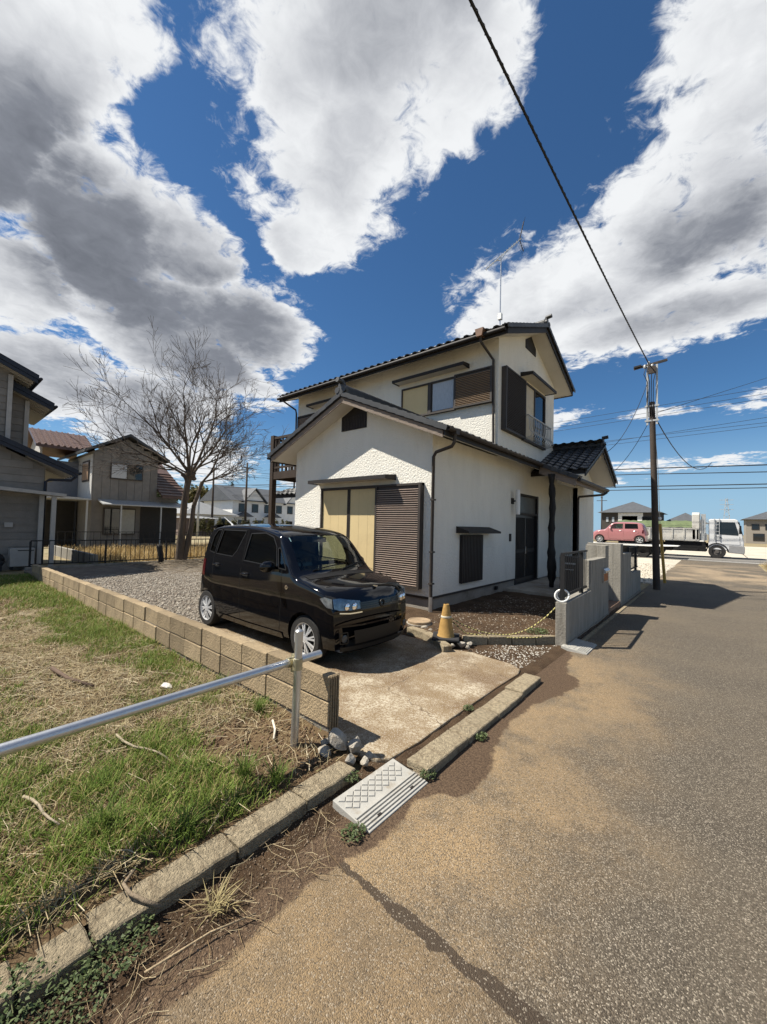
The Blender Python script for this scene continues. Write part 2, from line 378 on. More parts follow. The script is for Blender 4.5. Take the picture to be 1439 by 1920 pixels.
sheet('verge', 1.74, 40, -5, 31.1, 1.5, lambda x,y: -.01+.03*max(0,fbm(x,y,.5)), M_field)

# ---- the grassed lot, its soil strip, the yard behind the block wall
LOT_Z = lambda x,y: .075+.022*fbm(x,y,1.1)+.012*fbm(x,y,4.)-.05*max(0.,(x+2.15)/.2 if x>-2.15 else 0)*0
def lot_z(x, y):
    z = .085+.024*fbm(x,y,1.1)+.014*fbm(x,y,4.5)
    if x > -2.06: z = min(z, .062)
    return z
sheet('lot_ground', -15.0, -1.95, -9, 2.13, .09, lot_z, M_lot)
def strip_z(x, y):
    k = min(1.,max(0.,(-1.535-x)/.11)); return (.010+.014*fbm(x,y,6.)+.006*fbm(x,y,19.)-.012*math.sin(min(1,max(0,(x+1.86)/.3))*math.pi))*k-.012*(1-k)
sheet('soil_strip', -1.90, -1.50, -3, 2.32, .03, strip_z, M_soil)
sheet('soil_strip', -1.80, -1.62, 2.30, 6.2, .03, lambda x,y: (.020+.010*fbm(x,y,6.))*min(1.,max(0.,(-1.63-x)/.05 if y > 4.55 else 1.))-.003, M_soil)
sheet('gravel_yard', -16.6, -6.2, 2.25, 9.5, .14, lambda x,y: .055+.015*fbm(x,y,3.)+.05*math.exp(-((x+14.5)**2+(y-6.6)**2)/2.5), M_gravel)
def bed_z(x, y):
    line = 5.12 if x < -2.82 else 5.16+(x+2.82)*1.02          # the edging line
    k = min(1.,max(0.,(y-line+.02)/.10)); k = k*k*(3-2*k)
    z = .012+.012*fbm(x,y,3.)+.006*fbm(x,y,9.) + k*(.072+.010*fbm(x,y,2.2))
    if x > -1.78: z -= (x+1.78)*.35
    if y < 4.86: z = min(z, .024)
    return z
sheet('soil_yard', -7.5, -1.62, 4.6, 9.96, .055, bed_z, M_soil)
# ---- concrete apron under the car
def concrete(name, c=(.34,.30,.245), stain=(.17,.105,.055), pale=(.46,.43,.37), crack=True, spk=True):
    m = bpy.data.materials.new(name); m.use_nodes = True; MATS[name] = m
    nt = m.node_tree; N = nt.nodes.new; L = nt.links.new; b = nt.nodes['Principled BSDF']
    tc = N('ShaderNodeTexCoord'); P = tc.outputs['Object']
    def ns(s, d=8, r=.7, off=0):
        n = N('ShaderNodeTexNoise'); n.inputs['Scale'].default_value = s; n.inputs['Detail'].default_value = d; n.inputs['Roughness'].default_value = r
        mp = N('ShaderNodeMapping'); mp.inputs['Location'].default_value = (off,off*.6,off*.2); L(P, mp.inputs[0]); L(mp.outputs[0], n.inputs['Vector']); return n.outputs[0]
    def ss(v, a, c, lo=0., hi=1.):
        k = N('ShaderNodeMapRange'); k.interpolation_type = 'SMOOTHSTEP'; L(v, k.inputs[0])
        for i, x in enumerate((a,c,lo,hi)): k.inputs[i+1].default_value = x
        return k.outputs[0]
    def mx(f, a, c):
        k = N('ShaderNodeMix'); k.data_type = 'RGBA'; L(f, k.inputs[0])
        for i, v in ((6,a),(7,c)):
            if isinstance(v, tuple): k.inputs[i].default_value = (*v,1)
            else: L(v, k.inputs[i])
        return k.outputs[2]
    fine = ss(ns(48, 4, .6, 3), .40, .60, .12, 1.); pk = N('ShaderNodeMath'); pk.operation = 'MULTIPLY'; L(ss(ns(2.2), .40, .64), pk.inputs[0]); L(fine, pk.inputs[1])
    col = mx(pk.outputs[0], c, pale)
    col = mx(ss(ns(1.3, 9, .68, 5), .44, .64, 0, .85), col, stain)
    if spk: col = mx(ss(ns(110, 3, .5), .54, .66, 0, .6), col, (.52,.48,.42)); col = mx(ss(ns(90, 3, .5, 7), .6, .7, 0, .6), col, (.10,.08,.06))
    h = ns(70, 5)
    if crack:
        vo = N('ShaderNodeTexVoronoi'); vo.feature = 'DISTANCE_TO_EDGE'; vo.inputs['Scale'].default_value = .55
        n2 = N('ShaderNodeTexNoise'); n2.inputs['Scale'].default_value = 5; n2.inputs['Detail'].default_value = 6; L(P, n2.inputs['Vector'])
        va = N('ShaderNodeVectorMath'); va.operation = 'MULTIPLY_ADD'; L(n2.outputs['Color'], va.inputs[0]); va.inputs[1].default_value = (.22,.22,.22); L(P, va.inputs[2]); L(va.outputs[0], vo.inputs['Vector'])
        cr = ss(vo.outputs['Distance'], .0035, .0005, 0., .7); col = mx(cr, col, (.07,.05,.035))
    L(col, b.inputs['Base Color']); b.inputs['Roughness'].default_value = .9; b.inputs['Specular IOR Level'].default_value = .25
    bp = N('ShaderNodeBump'); bp.inputs['Strength'].default_value = .5; bp.inputs['Distance'].default_value = .012
    L(h, bp.inputs['Height']); L(bp.outputs[0], b.inputs['Normal'])
    return m
M_slab = concrete('apron concrete',(.19,.135,.075),(.115,.07,.034),(.42,.37,.28))
def apron():
    # outline with chipped front edge; top a little uneven
    out = [(-1.97,2.16),(-1.86,2.20),(-1.79,2.28),(-1.765,2.6),(-1.775,3.0),(-1.77,3.6),(-1.76,4.2),(-1.745,4.55),(-1.79,4.72),(-1.95,4.83),(-2.2,4.85),(-2.5,4.90),(-2.8,4.80),(-3.1,4.9),(-7.0,4.95),(-6.9,2.26)]
    m = MB(); m.prism(out, 'z', -.03, .035)
    return struct(m.build('driveway_slab', M_slab, bevel=.012))
apron()
# ================================================================ THE WHITE HOUSE
M_stucco = mat('white stucco', (.74,.715,.645), .9, .04, 2., 1.3, 24, dirt=(.66,.63,.56), dscale=1.1, spec=.2, stretch=(1.5,1.5,.5))
M_soffit = mat('soffit board', (.56,.535,.485), .8, .05, 3)
M_cream = mat('cream shutter', (.60,.47,.25), .55, .05, 1.5, spec=.4, dirt=(.54,.42,.225), dscale=2)
M_brown = mat('bronze aluminium', (.034,.026,.021), .6, .15, 8, spec=.5)
M_louv = mat('brown louvre', (.34,.265,.22), .45, .12, 9, spec=.5)
M_dark = mat('dark fascia', (.015,.012,.011), .65, .25, 6, spec=.4)
M_barge = mat('weathered barge board', (.20,.16,.13), .75, .25, 4, .5, 60, stretch=(1,12,12))
M_tile = mat('black roof tile', (.030,.031,.033), .5, .25, 6, .12, 40, rnd=.25, spec=.5)
M_found = mat('foundation render', (.27,.245,.21), .92, .15, 3, .6, 45, dirt=(.16,.13,.10))
M_log = mat('charred log', (.012,.010,.009), .7, .3, 9, .8, 30)
M_white = mat('white enamel', (.78,.78,.76), .4, .04, 5)
M_steel = mat('galvanised steel', (.55,.56,.57), .35, .08, 14, metal=.9, bump=.05, bscale=30)
M_glass_dark = mat('dark window glass', (.012,.014,.016), .04, .1, 2, spec=.6)
M_curtain = mat('net curtain behind glass', (.40,.42,.44), .12, .2, 14, spec=.6, stretch=(6,6,.5))
M_wood = mat('dark stained wood', (.034,.022,.015), .7, .3, 6, .4, 40, stretch=(1,1,.15))

HX, HY = -4.21, 6.44            # near corner
XL = -8.45                      # left end of the front wing
BX, BY0, BY1 = -12.33, 9.40, 13.84
house = thing('house', (HX,HY,0), 'white stucco two storey house with black tiled roofs behind the black car', 'house')
RZ = lambda x: 4.43-.42*abs(x+6.34)          # underside of the front wing roof

# ---- walls
def wall_front():
    m = MB(); T = .14
    m.prism([(XL,.34),(HX,.34),(HX,RZ(HX)+.02),(-6.34,4.45),(XL,RZ(XL)+.02)], 'y', HY, HY+T); m.build('wall', M_stucco, house)
    m = MB(); D0,D1,DT = 10.64,12.48,2.70     # road side wall, with the door opening
    m.box(HX-T,HX, HY+T+.001,D0, .34,3.50); m.box(HX-T,HX,D1,13.64,.2,3.50); m.box(HX-T,HX,D0,D1,DT,3.50)
    m.build('wall', M_stucco, house)
    m = MB(); m.box(XL,XL+T,HY+T+.001,BY0,.34,3.5); m.build('wall', M_stucco, house)
    m = MB(); m.box(BX,XL-.001,BY0,BY0+T,.34,3.35); m.build('wall', M_stucco, house)
    # upper storey
    m = MB(); m.box(BX,HX-.001,BY0+.001,BY0+T,3.36,6.58); m.build('wall', M_stucco, house)
    m = MB(); zz = lambda y: 7.44-.40*abs(y-11.62)
    m.prism([(BY0,3.5),(BY1,3.5),(BY1,zz(BY1)+.03),(11.62,7.47),(BY0,zz(BY0)+.03)], 'x', HX-T, HX); m.build('wall', M_stucco, house)
    m = MB(); m.prism([(BY0+T,.3),(BY1,.3),(BY1,zz(BY1)+.03),(11.62,7.47),(BY0+T,zz(BY0)+.03)], 'x', BX, BX+T); m.build('wall', M_stucco, house)
    m = MB(); m.box(BX+T,HX-T,BY1-T,BY1,.3,6.55); m.build('wall', M_stucco, house)
    # porch back wall and the small room beyond it
    m = MB(); m.box(HX+.001,-3.39-.001,13.64,13.64+T,.15,3.55); m.build('wall', M_stucco, house)
    m = MB(); m.prism([(13.64,.15),(15.80,.15),(15.80,3.45),(13.9,4.30),(11.95,3.42),(11.95,3.05),(13.64,3.05)], 'x', -3.39-T, -3.39); m.build('wall', M_stucco, house)
    m = MB(); m.box(-8,-3.4,15.66,15.80,.15,3.4); m.build('wall', M_stucco, house)
    # plinth
    m = MB(); m.box(XL+.02,HX-.02,HY+.02,HY+.3,-.02,.34); m.box(HX-.3,HX-.02,HY+.3,10.64,-.02,.34); m.box(HX-.3,HX-.02,12.48,13.64,-.02,.2)
    m.box(XL+.02,XL+.2,HY+.3,BY0,-.02,.34); m.box(BX+.02,XL+.02,BY0+.02,BY0+.2,-.02,.34); m.box(-3.6,-3.41,13.66,15.78,-.02,.15)
    m.build('plinth', M_found, house)
    m = MB(); m.box(XL+.01,HX-.008,HY-.004,HY+.05,.30,.345); m.box(HX-.05,HX-.004+.008,HY+.051,10.6,.30,.345); m.build('foot_shade_strip', M_brown, house)  # dark strip stands in for the shade below the plaster
    # dark core so no light leaks through the rooms
    m = MB(); m.box(XL+.2,HX-.35,HY+.25,BY1-.25,.3,3.3); m.box(BX+.25,XL,BY0+.25,BY1-.25,.3,6.3); m.box(XL,HX-.3,BY0+.25,BY1-.25,3.3,6.3); m.build('interior', M_dark, house)
wall_front()

# ---- kawara tiles: pan-and-roll section, front lip, shared mesh
def tile_mesh(w=.272, l=.30, t=.02):
    prof = []
    for i in range(9):
        u = i/8; prof.append((u*w, .027*math.sin(u*2*math.pi+.2)+(.018 if u > .86 else 0)*(u-.86)/.14))
    m = MB(); n = len(prof)
    vs = []
    for (v, dz) in ((0,.026),(l,0.)):
        vs += [(x, v, z+dz+t) for x,z in prof]
    vs += [(x, 0, z+.026-.006) for x,z in prof]
    fs = [(i,i+1,n+i+1,n+i) for i in range(n-1)]+[(2*n+i,2*n+i+1,i+1,i) for i in range(n-1)]
    m.add(vs, fs); me = m.mesh('roof_tile', fix=False); me.materials.append(M_tile)
    me.polygons.foreach_set('use_smooth', [True]*len(me.polygons)); me.set_sharp_from_angle(angle=R(50))
    return me
TILE = tile_mesh()
def tiles(parent, org, du, dv, nu, nv, sel, keep=None, pw=.265, pl=.235):
    """org: eave corner; du: unit vector along the eave (tile x), dv: unit vector up the slope; sel(i,j): own object; keep(x,y,z)"""
    du = Vector(du).normalized(); dv = Vector(dv).normalized(); dn = du.cross(dv)
    mt = Matrix((du,dv,dn)).transposed(); eul = mt.to_euler()
    base = [Vector(v.co) for v in TILE.vertices]; pf = [tuple(p.vertices) for p in TILE.polygons]
    rest = MB()
    for j in range(nv):
        for i in range(nu):
            p = Vector(org)+du*(i*pw)+dv*(j*pl)+dn*random.uniform(-.002,.003)
            c = p+du*pw*.5+dv*pl*.5
            if keep and not keep(c): continue
            if sel(i,j): piece('roof_tile', TILE, parent, p, eul)
            else: rest.add([p+mt@b for b in base], pf)
    if rest.v:
        off = root_loc(parent); me = rest.mesh('roof_tiles', off, fix=False); o = link('roof_tiles', me, M_tile, parent); stuff(o)
        me.polygons.foreach_set('use_smooth', [True]*len(me.polygons))
SL = math.hypot(1,.42)
# front wing roof deck: two slopes, soffit, barge boards
YR0, YR1 = 6.00, 9.45
XE, XW = -3.70, -8.98
def deck(x0, x1, y0, y1, t0, t1, name, m_):
    """slab following the front wing slope between plan x0 and x1"""
    m = MB(); m.prism([(x0,RZ(x0)+t0),(x1,RZ(x1)+t0),(x1,RZ(x1)+t1),(x0,RZ(x0)+t1)], 'y', y0, y1); return m.build(name, m_, house)
deck(-6.34,XE,YR0+.03,YR1,0,.02,'soffit',M_soffit); deck(XW,-6.34,YR0+.03,YR1,0,.02,'soffit',M_soffit)
deck(-6.34,XE,YR0+.03,YR1,.02,.16,'roof_deck',M_dark); deck(XW,-6.34,YR0+.03,YR1,.02,.16,'roof_deck',M_dark)
def barge(x0, x1, y, zf, d0, d1, th, name='barge_board', m_=M_barge):
    m = MB(); m.prism([(x0,zf(x0)+d0),(x1,zf(x1)+d0),(x1,zf(x1)+d1),(x0,zf(x0)+d1)], 'y', y, y+th); return m.build(name, m_, house)
for a, b in ((-6.34,XE-.02),(XW+.02,-6.34)):
    barge(a, b, YR0, RZ, -.035, .115, .028); barge(a, b, YR0-.022, RZ, .085, .17, .05, 'verge_trim', M_dark)
# fascias and gutters along the eaves
def eave(y0, y1, x, z, sgn=1, gut=True, m_=M_dark):
    m = MB(); m.box(min(x,x+.03*sgn),max(x,x+.03*sgn),y0,y1,z-.03,z+.15); m.build('fascia', m_, house)
    if gut:
        g = MB(); c = Vector((x+.095*sgn,0,z+.10)); n = 8; rr = .058
        for (r_) in (rr,):
            vs = []
            for y in (y0-.02,y1+.02):
                vs += [(c.x+r_*math.cos(math.pi+math.pi*k/n), y, c.z+r_*math.sin(math.pi+math.pi*k/n)) for k in range(n+1)]
                vs += [(c.x+(r_-.006)*math.cos(math.pi+math.pi*k/n), y, c.z+(r_-.006)*math.sin(math.pi+math.pi*k/n)) for k in range(n+1)]
            k = n+1
            fs = [(i,i+1,2*k+i+1,2*k+i) for i in range(n)]+[(k+i+1,k+i,3*k+i,3*k+i+1) for i in range(n)]
            fs += [(0,2*k,3*k,k),(n,k+n,3*k+n,2*k+n)]+[(i,k+i,k+i+1,i+1) for i in range(n)]+[(2*k+i,2*k+i+1,3*k+i+1,3*k+i) for i in range(n)]
            g.add(vs, fs)
        g.build('gutter', M_brown, house, smooth=True, auto=40)
eave(YR0+.0,11.0,XE,3.36); eave(YR0,YR1,XW,RZ(XW),-1)
# tiles of the front wing
nrow = int((XE+.06+6.34)*SL/.235)
def fw_keep(c): return c.y < 9.40
tiles(house, (XE+.07,YR0+.10,RZ(XE+.07)+.155), (0,1,0), (-1,0,.42), 19, nrow, lambda i,j: j==0 or i==0, lambda c: c.y < 9.38 or (c.x > HX+.02 and c.y < 10.95))
tiles(house, (XW-.07,YR1,RZ(XW-.07)+.155), (0,-1,0), (1,0,.42), 13, nrow, lambda i,j: i>=11, lambda c: c.y < 9.38)
def rake_tile_mesh():
    m = MB(); m.box(-.002,.30,-.075,.085,.012,.034); m.box(-.002,.30,-.078,-.052,-.06,.036); me = m.mesh('rake_tile'); me.materials.append(M_tile); return me
RAKE = rake_tile_mesh()
def rake(parent, p0, p1, out, n):
    """overlapping verge tiles from the eave p0 to the ridge p1; out: outward horizontal direction"""
    p0 = Vector(p0); p1 = Vector(p1); t = (p1-p0).normalized(); o = -Vector(out).normalized(); dn = t.cross(o)
    if dn.z < 0: dn = -dn
    y = dn.cross(t); mt = Matrix((t,y,dn)).transposed()
    sc = 1 if y.dot(Vector(out)) < 0 else -1
    eul = mt.to_euler(); st = (p1-p0).length/n
    for i in range(n):
        e2 = (mt@Matrix.Rotation(R(3.0),3,'Y')).to_euler()
        piece('rake_tile', RAKE, parent, p0+t*(i*st-.02)+dn*.006, e2, (st/.27,sc,1))
rake(house,(XE+.07,YR0+.03,RZ(XE+.07)+.17),(-6.30,YR0+.03,4.43+.16),(0,-1,0),12)
rake(house,(XW-.07,YR0+.03,RZ(XW-.07)+.17),(-6.38,YR0+.03,4.43+.16),(0,-1,0),12)
def ridge(p0, p1, z, end=True, ends=(1,0)):
    """stacked ridge courses with a round capping and end ornament"""
    p0 = Vector(p0); p1 = Vector(p1); d = (p1-p0).normalized(); L_ = (p1-p0).length
    m = MB(); m.bar(p0+Vector((0,0,z+.05)), p1+Vector((0,0,z+.05)), .20, .10); m.bar(p0+Vector((0,0,z+.115)), p1+Vector((0,0,z+.115)), .165, .03); m.build('ridge_course', M_tile, house)
    n = max(2,int(L_/.27))
    for i in range(n):
        a = p0+d*(L_*i/n); b = p0+d*(L_*(i+1)/n+.02); k = MB(); k.tube([a+Vector((0,0,z+.145)), b+Vector((0,0,z+.145))], [.072,.064], 10); k.build('ridge_tile', M_tile, house, smooth=True, auto=50)
    for e, p, s in ((ends[0],p0,-1),(ends[1],p1,1)):
        if not e: continue
        k = MB(); side = d.cross(Vector((0,0,1)))
        q = p+d*s*.03+Vector((0,0,z)); 
        pr = [(-.17,-.04),(-.19,.06),(-.12,.10),(-.10,.20),(-.04,.25),(.04,.25),(.10,.20),(.12,.10),(.19,.06),(.17,-.04)]
        vs = [q+side*a+Vector((0,0,b)) for a,b in pr]+[q+d*s*.05+side*a*.92+Vector((0,0,b)) for a,b in pr]; nn = len(pr)
        k.add(vs, [tuple(range(nn)), tuple(range(2*nn-1,nn-1,-1))]+[(i,(i+1)%nn,nn+(i+1)%nn,nn+i) for i in range(nn)])
        k.tube([q+d*s*.0+Vector((0,0,.25)), q+d*s*.17+Vector((0,0,.27))], .055, 12); k.tube([q+side*.10+d*s*.02+Vector((0,0,.07)), q+side*.10+d*s*.08+Vector((0,0,.07))], .07, 12); k.tube([q-side*.10+d*s*.02+Vector((0,0,.07)), q-side*.10+d*s*.08+Vector((0,0,.07))], .07, 12)
        k.build('ridge_end_tile', M_tile, house, smooth=True, auto=35)
ridge((-6.34,YR0+.05,0),(-6.34,9.38,0),4.43+.17)
# round stop tile at the verge peak
m = MB(); m.lathe([(0,-.02),(.07,-.02),(.078,0),(.078,.05),(0,.05)],(-6.34,YR0-.03,4.63),16,'y'); m.build('verge_cap', M_tile, house, smooth=True, auto=40)

# ---- upper roof
E2Y, E2N = 8.85, 14.40
Z2 = lambda y: 7.44-.40*abs(y-11.62)
XR0, XR1 = -12.78, -3.75
S2 = math.hypot(1,.40)
for (a, b) in ((E2Y,11.62),(11.62,E2N)):
    for n_, t0, t1, mm in (('soffit',0,.02,M_soffit),('roof_deck',.02,.16,M_dark)):
        m = MB(); m.prism([(a,Z2(a)+t0),(b,Z2(b)+t0),(b,Z2(b)+t1),(a,Z2(a)+t1)], 'x', XR0+.03, XR1-.03); m.build(n_, mm, house)
    for xx, s in ((XR1,-1),(XR0,1)):
        m = MB(); m.prism([(a,Z2(a)-.03),(b,Z2(b)-.03),(b,Z2(b)+.13),(a,Z2(a)+.13)], 'x', xx, xx+.028*s); m.build('barge_board', M_dark, house)
        m = MB(); m.prism([(a,Z2(a)+.1),(b,Z2(b)+.1),(b,Z2(b)+.18),(a,Z2(a)+.18)], 'x', xx-.02*s, xx+.04*s); m.build('verge_trim', M_dark, house)
m = MB(); m.box(XR0+.02,XR1-.03,E2Y-.03,E2Y,Z2(E2Y)-.03,Z2(E2Y)+.16); m.build('fascia', M_dark, house)
m = MB(); m.box(XR0+.02,XR1-.03,E2N,E2N+.03,Z2(E2N)-.03,Z2(E2N)+.16); m.build('fascia', M_dark, house)
m = MB(); m.tube([(XR0,E2Y-.085,Z2(E2Y)+.075),(XR1-.03,E2Y-.085,Z2(E2Y)+.075)], .05, 10); m.build('gutter', M_dark, house, smooth=True, auto=40)
n2 = int((XR1-XR0+.05)/.265); nr2 = int((11.62-E2Y+.07)*S2/.235)
tiles(house, (XR0-.03,E2Y-.07,Z2(E2Y)-.028+.17), (1,0,0), (0,1,.40), n2, nr2, lambda i,j: j==0)
tiles(house, (XR1+.03,E2N+.07,Z2(E2N)-.028+.17), (-1,0,0), (0,-1,.40), n2, nr2, lambda i,j: False)
rake(house,(XR1-.02,E2Y-.07,Z2(E2Y)+.15),(XR1-.02,11.58,7.44+.17),(1,0,0),12)
rake(house,(XR1-.02,E2N+.07,Z2(E2N)+.15),(XR1-.02,11.66,7.44+.17),(1,0,0),12)
ridge((XR1-.06,11.62,0),(XR0+.06,11.62,0),7.44+.16,ends=(1,1))

# ---- porch roof: the road slope carried out over the porch, with a small gable across it
XP = -2.80
PY0, PY1 = 10.98, 14.55
deck(HX,XP,PY0,PY1,0,.02,'soffit',M_soffit); deck(HX+.02,XP,PY0,PY1,.02,.15,'roof_deck',M_dark)
barge(XE+.0,XP+.02,PY0-.03,RZ,-.10,.13,.028); barge(XE,XP+.03,PY0-.05,RZ,.10,.18,.05,'verge_trim',M_dark)
m = MB(); m.box(XP,XP+.03,PY0,PY1,RZ(XP)-.06,RZ(XP)+.13); m.build('fascia', M_barge, house)
m = MB(); m.tube([(XP+.09,PY0+.05,RZ(XP)+.07),(XP+.09,PY1+.05,RZ(XP)+.07)], .052, 10); m.build('gutter', M_brown, house, smooth=True, auto=40)
GY, GZ_, GS = 13.90, 4.22, .46                   # gable ridge, soffit height, slope
GX = -2.72
ZG = lambda y: GZ_-GS*abs(y-GY)
GL, GR = 11.75, 15.95
tiles(house,(XP+.08,PY0+.05,RZ(XP+.08)+.145),(0,1,0),(-1,0,.42),13,6,lambda i,j: j<=1 or i==0, lambda c: c.z > ZG(c.y)+.06)
rake(house,(XP+.08,PY0-.02,RZ(XP+.08)+.16),(XE-.35,PY0-.02,RZ(XE-.35)+.16),(0,-1,0),6)
for a, b in ((GL,GY),(GY,GR)):
    for n_, t0, t1, mm in (('soffit',0,.02,M_soffit),('roof_deck',.02,.14,M_dark)):
        m = MB(); m.prism([(a,ZG(a)+t0),(b,ZG(b)+t0),(b,ZG(b)+t1),(a,ZG(a)+t1)], 'x', HX, GX-.03); m.build(n_, mm, house)
    m = MB(); m.prism([(a,ZG(a)-.05),(b,ZG(b)-.05),(b,ZG(b)+.13),(a,ZG(a)+.13)], 'x', GX, GX-.028); m.build('barge_board', M_dark, house)
    m = MB(); m.prism([(a,ZG(a)+.1),(b,ZG(b)+.1),(b,ZG(b)+.17),(a,ZG(a)+.17)], 'x', GX+.02, GX-.04); m.build('verge_trim', M_dark, house)
SG = math.hypot(1,GS); ng = int((GY-GL+.05)*SG/.235)+1
tiles(house,(HX,GL-.05,ZG(GL-.05)+.15),(1,0,0),(0,1,GS),6,ng,lambda i,j: True, lambda c: c.x < GX+.03 and c.z > RZ(c.x)+.12)
tiles(house,(GX+.02,GR+.05,ZG(GR+.05)+.15),(-1,0,0),(0,-1,GS),6,ng,lambda i,j: i<2)
rake(house,(GX-.02,GL-.05,ZG(GL-.05)+.16),(GX-.02,GY-.03,GZ_+.15),(1,0,0),9)
rake(house,(GX-.02,GR+.05,ZG(GR+.05)+.16),(GX-.02,GY+.03,GZ_+.15),(1,0,0),9)
ridge((GX-.06,GY,0),(HX+.02,GY,0),GZ_+.15)

# ---- downpipes
def pipe(pts, r=.032, name='downpipe', m_=M_brown):
    m = MB(); m.tube(pts, r, 10); return m.build(name, m_, house, smooth=True, auto=50)
pipe([(-3.62,6.25,3.42),(-3.62,6.25,3.24),(-3.68,6.26,3.17),(-4.08,6.36,3.12),(-4.15,6.385,3.04),(-4.155,6.39,.34)])
pipe([(-4.155,6.39,.36),(-4.155,6.39,.02)], .04, 'drain_stub', M_steel)
m = MB(); m.box(-3.68,-3.55,6.19,6.31,3.37,3.47); m.build('hopper', M_brown, house)
pipe([(-4.40,8.76,6.36),(-4.40,8.78,6.25),(-4.38,9.28,6.08),(-4.33,9.34,5.98),(-4.30,9.345,3.75)])
m = MB(); m.prism([(-4.47,6.36),(-4.33,6.36),(-4.29,6.55),(-4.51,6.55)], 'y', 8.66, 8.84); m.build('hopper', mat('copper hopper',(.16,.085,.05),.5,.2), house)
pipe([(-12.55,8.76,6.42),(-12.5,8.8,6.3),(-12.36,9.30,6.05),(-12.36,9.34,5.9),(-12.36,9.34,3.0)])
pipe([(XP+.09,14.45,RZ(XP)+.03),(XP+.09,14.4,2.93),(XP+.02,14.3,2.86),(-3.34,13.62,2.76),(-3.36,13.59,2.66),(-3.36,13.59,.1)], .036)
for z in (2.2,1.2,.6):
    m = MB(); m.box(-4.19,-4.11,6.345,6.44,z,z+.03); m.build('pipe_clip', M_brown, house)

# ---- window sets
def hood(x0,x1,y0,y1,z,axis='y'):
    """flat window canopy with a shallow pitched top and front lip; axis: wall normal"""
    m = MB()
    if axis=='y': m.prism([(y1,z+.09),(y0,z+.05),(y0,z-.03),(y0+.03,z-.03),(y0+.03,z+.005),(y1,z+.005)], 'x', x0, x1); m.box(x0,x0+.03,y0+.03,y1,z-.03,z+.004); m.box(x1-.03,x1,y0+.03,y1,z-.03,z+.004)
    else: m.prism([(x1,z+.09),(x0,z+.05),(x0,z-.03),(x0-.03,z-.03),(x0-.03,z+.005),(x1,z+.005)], 'y', y0, y1); m.box(x1,x0-.03,y0,y0+.03,z-.03,z+.004); m.box(x1,x0-.03,y1-.03,y1,z-.03,z+.004)
    h = m.build('window_hood', M_dark, house)
    m = MB()
    if axis=='y': m.box(x0+.04,x1-.04,y0+.035,y1,z-.012,z+.003)
    else: m.box(x1,x0-.035,y0+.04,y1-.04,z-.012,z+.003)
    m.build('hood_lining', M_soffit, h); return h
def louvre_box(x0,x1,y,z0,z1,d,parent,axis='y',step=.044,mm=None):
    """shutter case with a ribbed front"""
    mm = mm or M_louv; m = MB()
    def bx(a,b,c,e,z_0,z_1):           # a..b along wall, c..e outwards
        if axis=='y': m.box(a,b,y-e,y-c,z_0,z_1)
        else: m.box(y+c,y+e,a,b,z_0,z_1)
    bx(x0,x1,0,d*.72,z0,z1); bx(x0,x0+.05,d*.72,d,z0,z1); bx(x1-.05,x1,d*.72,d,z0,z1); bx(x0+.05,x1-.05,d*.72,d,z1-.04,z1); bx(x0+.05,x1-.05,d*.72,d,z0,z0+.04)
    fr = m.build('shutter_case', M_brown, parent)
    m = MB(); n = int((z1-z0-.1)/step)
    for i in range(n):
        za = z0+.05+i*step
        if axis=='y': m.prism([(y-d*.72,za),(y-d*.99,za+.004),(y-d*.99,za+step*.30),(y-d*.72,za+step*.50)], 'x', x0+.05, x1-.05)
        else: m.prism([(y+d*.72,za),(y+d*.97,za+.006),(y+d*.97,za+step*.42),(y+d*.72,za+step*.62)], 'y', x0+.05, x1-.05)
    m.build('louvre', mm, fr); return fr
# ground floor front: two cream storm shutters in a bronze frame, louvred case at the right
wz0, wz1 = .50, 2.55; wx0, wx1, wx2 = -7.37, -5.56, -4.39
w = MB(); w.box(wx0,wx2,HY-.07,HY,wz1-.05,wz1+.01); w.box(wx0,wx1,HY-.09,HY,wz0-.06,wz0); w.box(wx0,wx0+.05,HY-.07,HY,wz0,wz1-.05)
win = w.build('window_frame', M_brown, house)
xm = -6.43
for a, b in ((wx0+.05,xm-.045),(xm+.045,wx1)):
    m = MB(); m.box(a,b,HY-.035,HY-.005,wz0,wz1-.05); p = m.build('storm_shutter', M_cream, win, bevel=.004)
    for t in (.33,.66):
        m = MB(); xx = a+(b-a)*t; m.box(xx-.004,xx+.004,HY-.0365,HY-.034,wz0+.03,wz1-.08); m.build('rib', mat('cream rib',(.52,.41,.22),.6), p)
m = MB()
for dx in (-.036,0,.036): m.box(xm+dx-.010,xm+dx+.010,HY-.045,HY-.004,wz0,wz1-.05)
m.build('meeting_rail', M_brown, win)
m = MB(); m.box(xm-.045,xm+.045,HY-.03,HY-.004,wz0,wz1-.05); m.build('meeting_strip', M_cream, win)
louvre_box(wx1,wx2,HY,wz0-.02,wz1,.13,house)
hood(-7.52,-5.10,HY-.36,HY,2.68)
# gable vent
m = MB(); m.prism([(-6.76,3.88),(-5.97,3.88),(-5.97,4.22),(-6.34,4.40),(-6.76,4.21)], 'y', HY-.02, HY-.001); v = m.build('gable_vent', M_dark, house)
m = MB()
for i in range(15):
    x = -6.72+i*.05; m.box(x,x+.016,HY-.032,HY-.02,3.9,4.19-.0*abs(i-7))
m.build('slat', M_brown, v)
